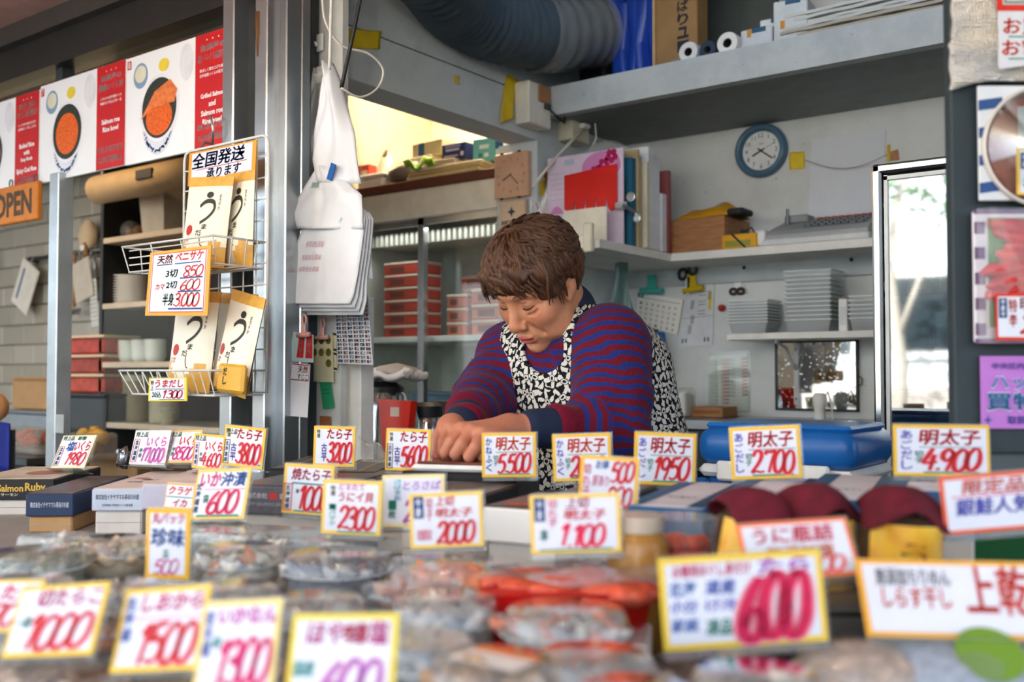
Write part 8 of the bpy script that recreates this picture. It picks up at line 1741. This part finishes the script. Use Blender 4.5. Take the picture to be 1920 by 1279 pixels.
# three jars with maroon cloth caps and gold labels
gl_ = NT('gold_label'); M_GOLD = gl_.bsdf(gl_.ramp(gl_.noise(30, gl_.coord(), 3).outputs['Fac'], [(0.35, '#d08a10'), (0.65, '#e8b838')]), 0.35)
M_CLOTH = mat('#5c1020', 0.9, vary=0.3, scale=40)
for k, (px, py, dd, lean) in enumerate(((1378, 1050, 1.00, 0.20), (1528, 1046, 1.00, 0.0), (1676, 1046, 0.97, 0.06))):
    c = P(px, py, d=dd); z0 = TZ + 0.03; hh = P(px, 925 if k != 1 else 920, d=dd).z - z0; R_ = 0.039
    t = thing('pickle_jar', ['leaning jar with gold label, leftmost of the maroon capped jars', 'middle jar with gold label between the other capped jars', 'right jar with gold label and wide maroon cloth cap'][k], 'jar', (c.x, c.y, z0), (0, lean, YAW), 'jars with maroon cloth caps')
    MB().lathe([(R_*0.9, 0), (R_, 0.006), (R_, hh*0.78), (R_*0.8, hh*0.86)], 28).build('jar', mat('#3a2c24', 0.15), t, auto=40); lb = MB()
    n = 16; lb.add([(R_*1.012*math.sin(-1.1 + 2.2*i/n), -R_*1.012*math.cos(-1.1 + 2.2*i/n), z) for z in (0.014, hh*0.80) for i in range(n + 1)], [(i, i + 1, n + 2 + i, n + 1 + i) for i in range(n)]); lb.build('gold_label', M_GOLD, t, True)
    ink = MB(); tmp = MB(); put_vtext(tmp, 'うに', 0.35, 0.2, 0.65, 0.85, 0, 0.02); ink.add([(R_*1.02*math.sin(-1.1 + 2.2*v[0]), -R_*1.02*math.cos(-1.1 + 2.2*v[0]), 0.014 + v[1]*(hh*0.8 - 0.014)) for v in tmp.v], tmp.f); ink.build('lettering', mat('#8a5a10', 0.5), t)['kind'] = 'stuff'
    MB().sheet(lambda u, v: ((R_*(0.06 + 1.04*v + 0.16*v*v*math.sin(6*PI*u + k)))*math.cos(2*PI*u), (R_*(0.06 + 1.04*v + 0.16*v*v*math.sin(6*PI*u + k)))*math.sin(2*PI*u), hh*(1.04 - 0.22*v**2.4) - 0.010*v*v*math.sin(6*PI*u + 1.2 + k)), 48, 10, 0.002).build('cloth_cap', M_CLOTH, t, True)
    t2 = thing('carton', ['low carton under the leaning jar', 'low carton under the middle jar', 'low carton under the right jar'][k], 'carton', (c.x, c.y, TZ), YAW, 'cartons under the jars'); MB().rbox((-0.045, -0.04, 0), (0.045, 0.04, 0.0295), 0.003).build('carton', M_DKGREY, t2); MB().box((-0.045, -0.0405, 0.014), (0.045, -0.04, 0.016)).build('lid_seam', M_BLACK, t2)
# open display case with packed fish at the right front
c = P(1640, 1062, d=0.92); t = thing('display_case', 'grey framed tray case with packed fish in the right foreground', 'case', (c.x, c.y, TZ), math.radians(12)); hh = c.z - TZ
w = MB(); w.box((0, -0.34, 0), (0.005, 0, 0.035)); w.box((0, -0.006, 0), (0.42, 0, hh)); w.build('frame', mat('#8f979c', 0.35, 0.6), t); w = MB(); w.box((0, -0.34, 0), (0.42, 0, 0.004)); w.build('floor', M_DKGREY, t); MB().box((0, -0.008, hh - 0.008), (0.42, 0.002, hh + 0.001)).build('rim', mat('#3c464e', 0.4), t)
price_card('yellow framed card leaning in the grey case at the right', (1640, 1960, 1072, 1200), 0.80, 30, 40, [('t', '無添加ちりめん', 0.10, 0.64, 0.52, 0.88, '#8a8a90'), ('t', 'しらす干し', 0.12, 0.36, 0.50, 0.62, '#d8503c'), ('t', '上乾', 0.58, 0.30, 0.95, 0.92, '#d8483c')], '#e6a83c')
t = thing('fish_bag', 'clear bag of tiny white fish with green sticker at the lower right corner', 'bag', P(1800, 1258, Z=0.905).xyz, math.radians(30)); MB().blob((0, 0, 0.0), (0.10, 0.065, 0.03), 24, 10, 0.06).build('fish', mat('#9fa8b8', 0.6, vary=0.2, scale=120, bump=0.6, bscale=160), t, True)
MB().blob((0, 0, 0.002), (0.102, 0.067, 0.0315), 24, 10, 0.03).build('film', M_CLEAR, t, True); MB().lathe([(0, 0), (0.026, 0.0), (0.026, 0.003), (0, 0.0035)], 24, Matrix.Translation((0.01, -0.040, 0.024)) @ Matrix.Rotation(0.6, 4, 'X')).build('green_sticker', mat('#6f9434', 0.5), t, auto=40)
t = thing('fish_bag', 'pinkish bag of dried fish beside the grey case', 'bag', P(1610, 1268, Z=0.905).xyz, math.radians(40)); MB().blob((0, 0, 0.0), (0.055, 0.04, 0.026), 20, 10, 0.1).build('fish', mat('#b39c8c', 0.6, vary=0.4, scale=70, bump=0.6, bscale=100), t, True); MB().blob((0, 0, 0.002), (0.057, 0.042, 0.0275), 20, 10, 0.05).build('film', M_CLEAR, t, True)
c = P(1595, 1120, d=0.95); t = thing('display_block', 'dark grey block between the big card and the grey case', 'block', (c.x, c.y, TZ), math.radians(36)); MB().rbox((-0.055, -0.05, 0), (0.03, 0.04, 0.07), 0.004).build('block', mat('#5c5853', 0.6), t); MB().box((-0.05, -0.0505, 0.06), (0.025, -0.05, 0.064)).build('groove', M_BLACK, t)

# ================================================================== blue cooler box behind the cards
cx0, cx1 = P(1302, 830, Y=1.6).x, P(1602, 830, Y=1.6).x; CW = cx1 - cx0; CT = P(1450, 806, Y=1.6).z
cl = thing('cooler_box', 'blue cooler box with white latch band behind the price cards', 'cooler', ((cx0 + cx1)/2, 1.6, 0.80)); HH = CT - 0.80; M_COOL = mat('#1a5ea6', 0.3)
MB().rbox((-CW/2 + 0.008, 0.008, 0.0), (CW/2 - 0.008, 0.225, HH - 0.085), 0.02, seg=3).build('body', M_COOL, cl, auto=40)
MB().rbox((-CW/2, 0, HH - 0.066), (CW/2, 0.233, HH), 0.026, seg=4).build('lid', M_COOL, cl, auto=40)
MB().rbox((-CW/2 + 0.004, 0.004, HH - 0.085), (CW/2 - 0.004, 0.229, HH - 0.064), 0.008).build('white_band', M_WHITE, cl)
MB().rbox((-CW*0.34, -0.010, HH - 0.090), (CW*0.36, 0.004, HH - 0.056), 0.004).build('latch', M_WHITE, cl)
for x in (-CW*0.45, CW*0.38): MB().rbox((x - 0.012, -0.004, HH - 0.15), (x + 0.012, 0.010, HH - 0.088), 0.005).build('hinge_post', M_COOL, cl)
MB().rbox((-CW*0.46, 0.02, HH - 0.002), (CW*0.46, 0.21, HH + 0.008), 0.006).build('lid_panel', mat('#1f66ae', 0.3), cl)
p = MB(); rect(p, -CW*0.33, HH - 0.150, CW*0.15, HH - 0.098, -0.0075, UPRIGHT); p.build('yellow_label', mat('#cdb428', 0.5), cl)
MB().lathe([(0.016, 0), (0.018, 0.008), (0.012, 0.012), (0, 0.012)], 16, Matrix.Translation((CW/2 + 0.0, 0.10, HH - 0.12)) @ Matrix.Rotation(PI/2, 4, 'Y')).build('drain_plug', M_WHITE, cl, True)
st2 = thing('low_stand', 'plain low stand behind the table carrying the cooler', 'stand', ((cx0 + cx1)/2, 1.6, 0)); MB().box((-CW/2 - 0.03, 0.0, 0.77), (CW/2 + 0.03, 0.30, 0.799)).build('top', M_STEEL_D, st2)
for x in (-CW/2, CW/2):
    for y in (0.03, 0.27): MB().box((x - 0.015, y - 0.015, 0), (x + 0.015, y + 0.015, 0.77)).build('leg', M_STEEL_D, st2)

# ================================================================== glass fronted showcase at the right
SY = 2.1; sx0 = P(1638, 500, Y=SY).x; sx1 = -0.03; sz1 = P(1700, 303, Y=SY).z
sc = thing('glass_showcase', 'upright showcase with chrome framed glass door at the right', 'showcase', (sx0, SY, 0)); SW = sx1 - sx0
M_CHR = mat('#c2c8cc', 0.12, 0.95, vary=0.05)
w = MB(); w.box((0, 0.02, 0), (0.012, 0.42, sz1)); w.build('side_panel', mat('#9aa0a0', 0.4), sc); w = MB(); w.box((SW - 0.012, 0.02, 0), (SW, 0.42, sz1)); w.build('side_panel', mat('#9aa0a0', 0.4), sc); MB().box((0, 0.40, 0), (SW, 0.42, sz1)).build('back_panel', mat('#7a8486', 0.4), sc); MB().box((0, 0.02, sz1 - 0.015), (SW, 0.42, sz1)).build('top_panel', mat('#b4b8b8', 0.4), sc)
for z in (0.92, 1.10, 1.30, 1.5): MB().rbox((0.014, 0.06, z), (SW - 0.014, 0.38, z + 0.012), 0.002).build('shelf', mat('#aab2b4', 0.3), sc)
dr = MB()
for a, b in (((0, -0.012, 0.72), (0.020, 0.018, sz1)), ((SW - 0.02, -0.012, 0.72), (SW, 0.018, sz1)), ((0, -0.012, sz1 - 0.020), (SW, 0.018, sz1)), ((0, -0.012, 0.70), (SW, 0.018, 0.72))): dr.rbox(a, b, 0.005)
do = dr.build('door', M_CHR, sc)
w = MB(); w.box((0.024, -0.006, 0.72), (0.031, 0.012, sz1 - 0.024)); w.box((0.024, -0.006, sz1 - 0.034), (SW - 0.02, 0.012, sz1 - 0.026)); w.build('gasket', mat('#d8dcdc', 0.3), do)
gp = NT('showcase_glass'); tr_ = gp.n('ShaderNodeBsdfTransparent'); tr_.inputs[0].default_value = lin('#dfe8e6'); gl2 = gp.n('ShaderNodeBsdfGlossy'); gl2.inputs['Roughness'].default_value = 0.03; mx = gp.n('ShaderNodeMixShader'); mx.inputs[0].default_value = 0.42; gp.l(tr_.outputs[0], mx.inputs[1]); gp.l(gl2.outputs[0], mx.inputs[2]); gp.l(mx.outputs[0], gp.out.inputs['Surface'])
MB().box((0.030, 0.0, 0.72), (SW - 0.02, 0.004, sz1 - 0.032)).build('pane', gp.m, do)
MB().rbox((0.10, 0.08, 0.74), (0.125, 0.09, 1.28), 0.002).build('slotted_rail', M_STEEL_D, sc)
t = thing('cap', 'dark round lid on the showcase shelf behind the glass', 'lid', (sx0 + 0.17, SY + 0.14, 1.113)); MB().lathe([(0.06, 0), (0.062, 0.008), (0.045, 0.02), (0, 0.024)], 24).build('lid', mat('#6a7276', 0.3, 0.5), t, True); MB().lathe([(0.061, 0.0), (0.0635, 0.004), (0.061, 0.007)], 24, cap=False).build('rim', M_BLACK, t)
for k, (x, c_, lb) in enumerate(((0.06, '#a8403a', 'red packet on the upper showcase shelf'), (0.12, '#8a3a38', 'dark red packet on the upper showcase shelf'))):
    t = thing('showcase_packet', lb, 'packet', (sx0 + x, SY + 0.12, 1.313)); MB().rbox((-0.026, -0.02, 0), (0.026, 0.02, 0.05), 0.008).build('packet', mat(c_, 0.4), t); MB().rbox((-0.015, -0.021, 0.015), (0.015, -0.0195, 0.035), 0.0005).build('label_print', M_WHITE, t)

# ================================================================== dark hanging panel with samples at the right edge
PD = 1.25
pc = P(1787, 500, d=PD); pn = thing('sample_board', 'dark grey hanging panel for samples at the right edge', 'panel', (pc.x, pc.y, 0), YAW)
def SP(px, py):   # panel-local x and world z
    q = P(px, py, d=PD); return ((q - Vector((pc.x, pc.y, 0))).dot(RT), q.z)
zt = SP(1800, -60)[1]; zb_ = SP(1800, 850)[1]
MB().rbox((0, 0, zb_), (0.42, 0.02, zt), 0.002).build('board', mat('#2f3a3f', 0.6), pn); MB().box((0.0, 0.02, zb_ - 0.05), (0.42, 0.028, zb_ + 0.03)).build('back_rail', M_STEEL_D, pn)
for x in (0.02, 0.39): MB().box((x - 0.01, 0.02, 0), (x + 0.01, 0.035, zt)).build('upright', M_STEEL_D, pn)
def pthing(name, label, cat, px, py, off): x, z = SP(px, py); q = Vector((pc.x, pc.y, 0)) + RT*x - FW0*off; return thing(name, label, cat, (q.x, q.y, z), YAW)
def rel(px, py, o): x, z = SP(px, py); x0, z0 = SP(*o); return (x - x0, z - z0)
# quilted silver sheet on top
o_ = (1775, 175); t = pthing('insulation_sheet', 'silver insulation sheet covering the top of the dark panel', 'sheet', *o_, 0.012)
fm = NT('silver_foil'); cf = fm.coord(); vv = fm.n('ShaderNodeTexVoronoi'); vv.inputs['Scale'].default_value = 260; fm.l(cf, vv.inputs['Vector']); vv.inputs['Randomness'].default_value = 0.25
nn_ = fm.noise(9, cf, 3); M_FOIL = fm.bsdf(fm.ramp(nn_.outputs['Fac'], [(0.35, '#c9ccd2'), (0.65, '#e8dcc4')]), 0.42, 0.45, bump=vv.outputs['Distance'], bump_s=0.9, bump_d=0.004)
a = rel(1775, -40, o_); b = rel(2100, 120, o_)
MB().sheet(lambda u, v: (a[0] + (b[0] - a[0])*u + (0.006 if v > 0.45 else 0.0), -0.004 - 0.004*math.sin(11*u + 7*v) - 0.003*math.sin(23*v), (a[1])*v + (1 - v)*(0.0 + 0.037*u + 0.004*math.sin(9*u))), 40, 26, 0.004).build('sheet', M_FOIL, t, True)
o_ = (1856, 140); t = pthing('notice_paper', 'white notice with red brush writing on the silver sheet', 'notice', *o_, 0.030); a = rel(1856, 140, o_); b = rel(1990, 30, o_)
MB().prism([(a[0], a[1]), (b[0], a[1] + 0.012), (b[0], b[1] + 0.01), (a[0], b[1])], 0, 0.001, UPRIGHT).build('sheet', mat('#d9dade', 0.6), t); p = MB(); put_text(p, 'お買物', 0.006, 0.043, 0.078, 0.064, 0.0014, 0.03, 0.05, UPRIGHT); put_text(p, 'お客様', 0.004, 0.016, 0.078, 0.037, 0.0014, 0.03, 0.05, UPRIGHT); p.build('lettering', inkmat('#d8442c'), t); p = MB(); rect(p, 0.012, 0.0395, 0.085, 0.0412, 0.0013, UPRIGHT); rect(p, 0.012, 0.012, 0.085, 0.0137, 0.0013, UPRIGHT); p.build('underline', inkmat('#1f8a72'), t)
o_ = (1853, 32); t = pthing('framed_notice', 'red framed notice at the upper right corner', 'notice', *o_, 0.030); MB().box((0, -0.001, 0), (0.12, 0, 0.08)).build('sheet', mat('#cfd2d0', 0.6), t); p = MB(); frame(p, 0, 0, 0.12, 0.08, 0.008, 0.0014, UPRIGHT); p.build('red_border', inkmat('#d0301c'), t); p = MB(); frame(p, 0.010, 0.010, 0.11, 0.07, 0.002, 0.0014, UPRIGHT); p.build('green_line', inkmat('#3a7a5a'), t)
# round sample pack
o_ = (1826, 380); t = pthing('sample_pack', 'round clear sample pack of pink roe on blue striped card', 'sample pack', *o_, 0.014)
a = rel(2040, 165, o_); MB().rbox((0, -0.004, 0), (a[0], 0, a[1]), 0.001).build('card', mat('#d6dade', 0.5), t); p = MB()
for k in range(4): q = k/4.0; p.add([(0.0, a[1]*(0.06 + 0.24*k), 0.0045), (0.03, a[1]*(0.09 + 0.24*k), 0.0045), (0.03, a[1]*(0.18 + 0.24*k), 0.0045), (0.0, a[1]*(0.15 + 0.24*k), 0.0045)], [(0, 1, 2, 3)], UPRIGHT)
p.build('blue_stripe', inkmat('#2c4f86'), t)['kind'] = 'stuff'
R_ = 0.075; Mc = Matrix.Translation((0.078, -0.004, a[1]*0.46)) @ Matrix.Rotation(PI/2, 4, 'X')
MB().lathe([(R_, 0.0), (R_*1.02, 0.006), (R_*0.98, 0.010), (R_*0.95, 0.006), (R_*0.93, 0.002)], 40, Mc, cap=False).build('rim', mat('#cfc8c0', 0.2), t, True); MB().lathe([(0, 0.001), (R_*0.93, 0.001), (R_*0.9, 0.004), (0, 0.006)], 36, Mc).build('roe', mat('#b06a5c', 0.3, vary=0.4, scale=30), t, True)
MB().box((0.045, -0.014, a[1]*0.22), (0.12, -0.012, a[1]*0.80)).build('paper_band', mat('#ddd9da', 0.5), t); MB().lathe([(R_*0.96, 0.012), (R_*0.7, 0.020), (0, 0.022)], 32, Mc).build('dome', M_GLASS, t, True)
p = MB(); rect(p, 0.038, 0.004, 0.11, 0.062, 0.020, UPRIGHT); p.build('yellow_card', M_TAGY, t); p = MB(); rect(p, 0.042, 0.007, 0.106, 0.059, 0.0205, UPRIGHT); p.build('white_paper', M_TAGP, t); p = MB(); rect(p, 0.043, 0.036, 0.052, 0.056, 0.0208, UPRIGHT); p.build('navy_strip', inkmat(NVY), t); p = MB(); put_vtext(p, 'やま', 0.045, 0.038, 0.050, 0.054, 0.021, 0.02, UPRIGHT); p.build('strip_lettering', M_PRWHITE, t); p = MB(); put_text(p, '特選', 0.054, 0.036, 0.070, 0.057, 0.0208, 0.03, 0, UPRIGHT); p.build('red_lettering', inkmat(RED), t); p = MB(); put_text(p, '本', 0.046, 0.012, 0.056, 0.026, 0.0208, 0.03, 0, UPRIGHT); p.build('green_lettering', inkmat(GRN), t)
# tray sample
o_ = (1812, 645); t = pthing('sample_pack', 'wrapped tray of red roe with purple checked border', 'sample pack', *o_, 0.014); a = rel(2050, 398, o_)
MB().rbox((0, -0.006, 0), (a[0], 0, a[1]), 0.003).build('tray', mat('#d2ccd2', 0.4), t); p = MB()
for k in range(5): rect(p, 0.001, a[1]*(0.06 + 0.19*k), 0.014, a[1]*(0.15 + 0.19*k), 0.0066, UPRIGHT)
rect(p, 0, 0, a[0], 0.006, 0.0066, UPRIGHT); rect(p, 0, a[1] - 0.005, a[0], a[1], 0.0066, UPRIGHT); p.build('purple_check', inkmat('#6a4a70'), t)['kind'] = 'stuff'
MB().box((0.018, -0.008, 0.02), (a[0], -0.006, a[1] - 0.01)).build('green_leaf', mat('#4f7a3c', 0.5), t); b = MB(); rg = random.Random(4)
for k in range(7): b.blob((0.055 + rg.uniform(-0.01, 0.02), -0.012, a[1]*(0.40 + 0.075*k)), (0.042, 0.012, 0.012), 14, 8, 0.12, Matrix.Rotation(rg.uniform(-0.25, 0.25), 4, 'Y'), rg)
b.build('roe', mat('#b81c14', 0.2, vary=0.3, scale=60), t, True)['kind'] = 'stuff'; MB().sheet(lambda u, v: (a[0]*u, -0.027 + 0.010*abs(2*u - 1)**2 + 0.0015*math.sin(17*u + 9*v), a[1]*v), 24, 20).build('film', M_CLEAR, t, True)
p = MB(); rect(p, 0.014, 0.003, a[0], 0.060, 0.030, UPRIGHT); p.build('red_card', inkmat('#d0301c'), t); p = MB(); rect(p, 0.017, 0.007, a[0], 0.056, 0.0304, UPRIGHT); p.build('white_paper', M_TAGP, t)
p = MB(); rect(p, 0.018, 0.030, 0.028, 0.054, 0.0308, UPRIGHT); p.build('navy_strip', inkmat(NVY), t); p = MB(); put_vtext(p, 'やまや', 0.0205, 0.031, 0.0255, 0.053, 0.0311, 0.02, UPRIGHT); p.build('strip_lettering', M_PRWHITE, t); p = MB(); put_vtext(p, '特辛', 0.030, 0.018, 0.040, 0.054, 0.0308, 0.02, UPRIGHT); put_price(p, '2000', 0.042, 0.012, 0.125, 0.036, 0.0308, 0.16, 0.18, UPRIGHT); p.build('red_lettering', inkmat(RED), t); p = MB(); put_text(p, '明太子', 0.044, 0.038, 0.10, 0.055, 0.0308, 0.03, 0, UPRIGHT); p.build('item_lettering', inkmat('#7a2420'), t)
# violet shopping voucher poster
o_ = (1830, 803); t = pthing('voucher_poster', 'violet poster with blue characters low on the dark panel', 'poster', *o_, 0.006); a = rel(2080, 668, o_)
MB().rbox((0, -0.002, 0), (a[0], 0, a[1]), 0.0005).build('sheet', mat('#b573c4', 0.5, vary=0.06), t); p = MB(); put_text(p, 'ハッピー', 0.012, 0.048, 0.105, 0.068, 0.0032, 0.06, 0, UPRIGHT); put_text(p, '買物券', 0.006, 0.022, 0.105, 0.046, 0.0032, 0.06, 0, UPRIGHT); p.build('outline_lettering', M_PRWHITE, t)
p = MB(); put_text(p, 'ハッピー', 0.012, 0.049, 0.105, 0.067, 0.0037, 0.02, 0, UPRIGHT); put_text(p, '買物券', 0.006, 0.023, 0.105, 0.045, 0.0037, 0.02, 0, UPRIGHT); p.build('blue_lettering', inkmat('#2a78a8'), t)
p = MB(); put_text(p, '中央区内共通', 0.014, 0.074, 0.075, 0.082, 0.0032, 0.02, 0, UPRIGHT); put_text(p, '取扱店', 0.032, 0.006, 0.066, 0.016, 0.0032, 0.02, 0, UPRIGHT); q = [(0.008 + (0.006 if i % 2 == 0 else 0.002)*math.sin(PI*i/4), 0.011 + (0.007 if i % 2 == 0 else 0.002)*math.cos(PI*i/4), 0.0032) for i in range(8)]; p.add(q, [tuple(reversed(range(8)))], UPRIGHT); p.build('small_lettering', inkmat('#4a4aa0'), t)
t = thing('green_crate', 'green plastic crate behind the large 4900 card', 'crate', (P(1880, 870, d=1.45).x, P(1880, 870, d=1.45).y, TZ - 0.16)); MB().rbox((-0.12, 0, 0), (0.15, 0.15, 0.185), 0.006).build('crate', mat('#1d5a34', 0.5), t); MB().rbox((-0.125, -0.004, 0.17), (0.155, 0.154, 0.19), 0.004).build('rim', mat('#2a6a40', 0.5), t)
bpy.data.objects[t.name].location.z = 0.86 - 0.19 + 0.13

# ================================================================== the other side of the street, seen in the glass and the mirror
bl = thing('street_building', 'pale building with brick base across the street, seen only in reflections', 'building', (-1.5, -7.2, 0))
bm_ = NT('brick_front'); bk = bm_.n('ShaderNodeTexBrick'); bk.inputs['Scale'].default_value = 4; bk.inputs['Color1'].default_value = lin('#8a5a44'); bk.inputs['Color2'].default_value = lin('#a06a50'); bk.inputs['Mortar'].default_value = lin('#b0a8a0'); bm_.l(bm_.coord(), bk.inputs['Vector'])
MB().box((-9, -0.4, 0), (9, 0, 1.0)).build('brick_base', bm_.bsdf(bk.outputs['Color'], 0.8), bl); MB().box((-9, -0.4, 1.0), (9, -0.01, 4.4)).build('wall', mat('#e2e8ee', 0.8), bl); MB().box((-9.1, -0.5, 4.4), (9.1, 0.15, 4.55)).build('cornice', M_PAPER, bl)
for k in range(6):
    wo_ = MB().box((-6 + k*2.1, 0, 1.3), (-4.9 + k*2.1, 0.04, 2.3)).build('window', mat('#cfd2d0', 0.5), bl); MB().box((-5.9 + k*2.1, 0.04, 1.4), (-5.0 + k*2.1, 0.05, 2.2)).build('pane', mat('#2f3a40', 0.1), wo_)
for k, (x, y) in enumerate(((-1.1, -4.6), (-2.6, -5.2), (0.4, -5.4))):
    tr3 = thing('street_tree', ['slim street tree straight behind the viewer, seen in the glass', 'street tree further left across the street, seen in the glass', 'street tree at the right across the street, seen in the glass'][k], 'tree', (x, y, 0), 0, 'trees across the street'); rg = random.Random(k)
    MB().tube([(0, 0, 0), (0.05, 0, 1.2), (-0.05, 0.02, 2.2), (0.1, 0, 3.0)], [0.08, 0.065, 0.05, 0.02], 10).tube([(0.0, 0, 1.4), (0.35, 0.05, 2.3)], [0.04, 0.015], 8).tube([(0, 0, 1.7), (-0.4, 0, 2.5)], [0.035, 0.012], 8).build('trunk', mat('#b4aca0', 0.8), tr3, True); lf = MB()
    for q in range(700):
        a = rg.uniform(0, 6.28); e = rg.uniform(-0.6, 1.4); r = 0.9*rg.random()**0.4; c = Vector((r*math.cos(a)*math.cos(e), r*math.sin(a)*math.cos(e), 2.9 + 0.9*r*math.sin(e))); Mr = Matrix.Translation(c) @ Euler((rg.uniform(-1, 1), rg.uniform(-1, 1), rg.uniform(0, 6))).to_matrix().to_4x4()
        lf.add([(-0.05, 0, 0), (0, -0.03, 0.01), (0.07, 0, 0), (0, 0.03, 0.01)], [(0, 1, 2, 3)], Mr)
    lf.build('foliage', mat('#5c8a4c', 0.6, vary=0.3), tr3)['kind'] = 'stuff'
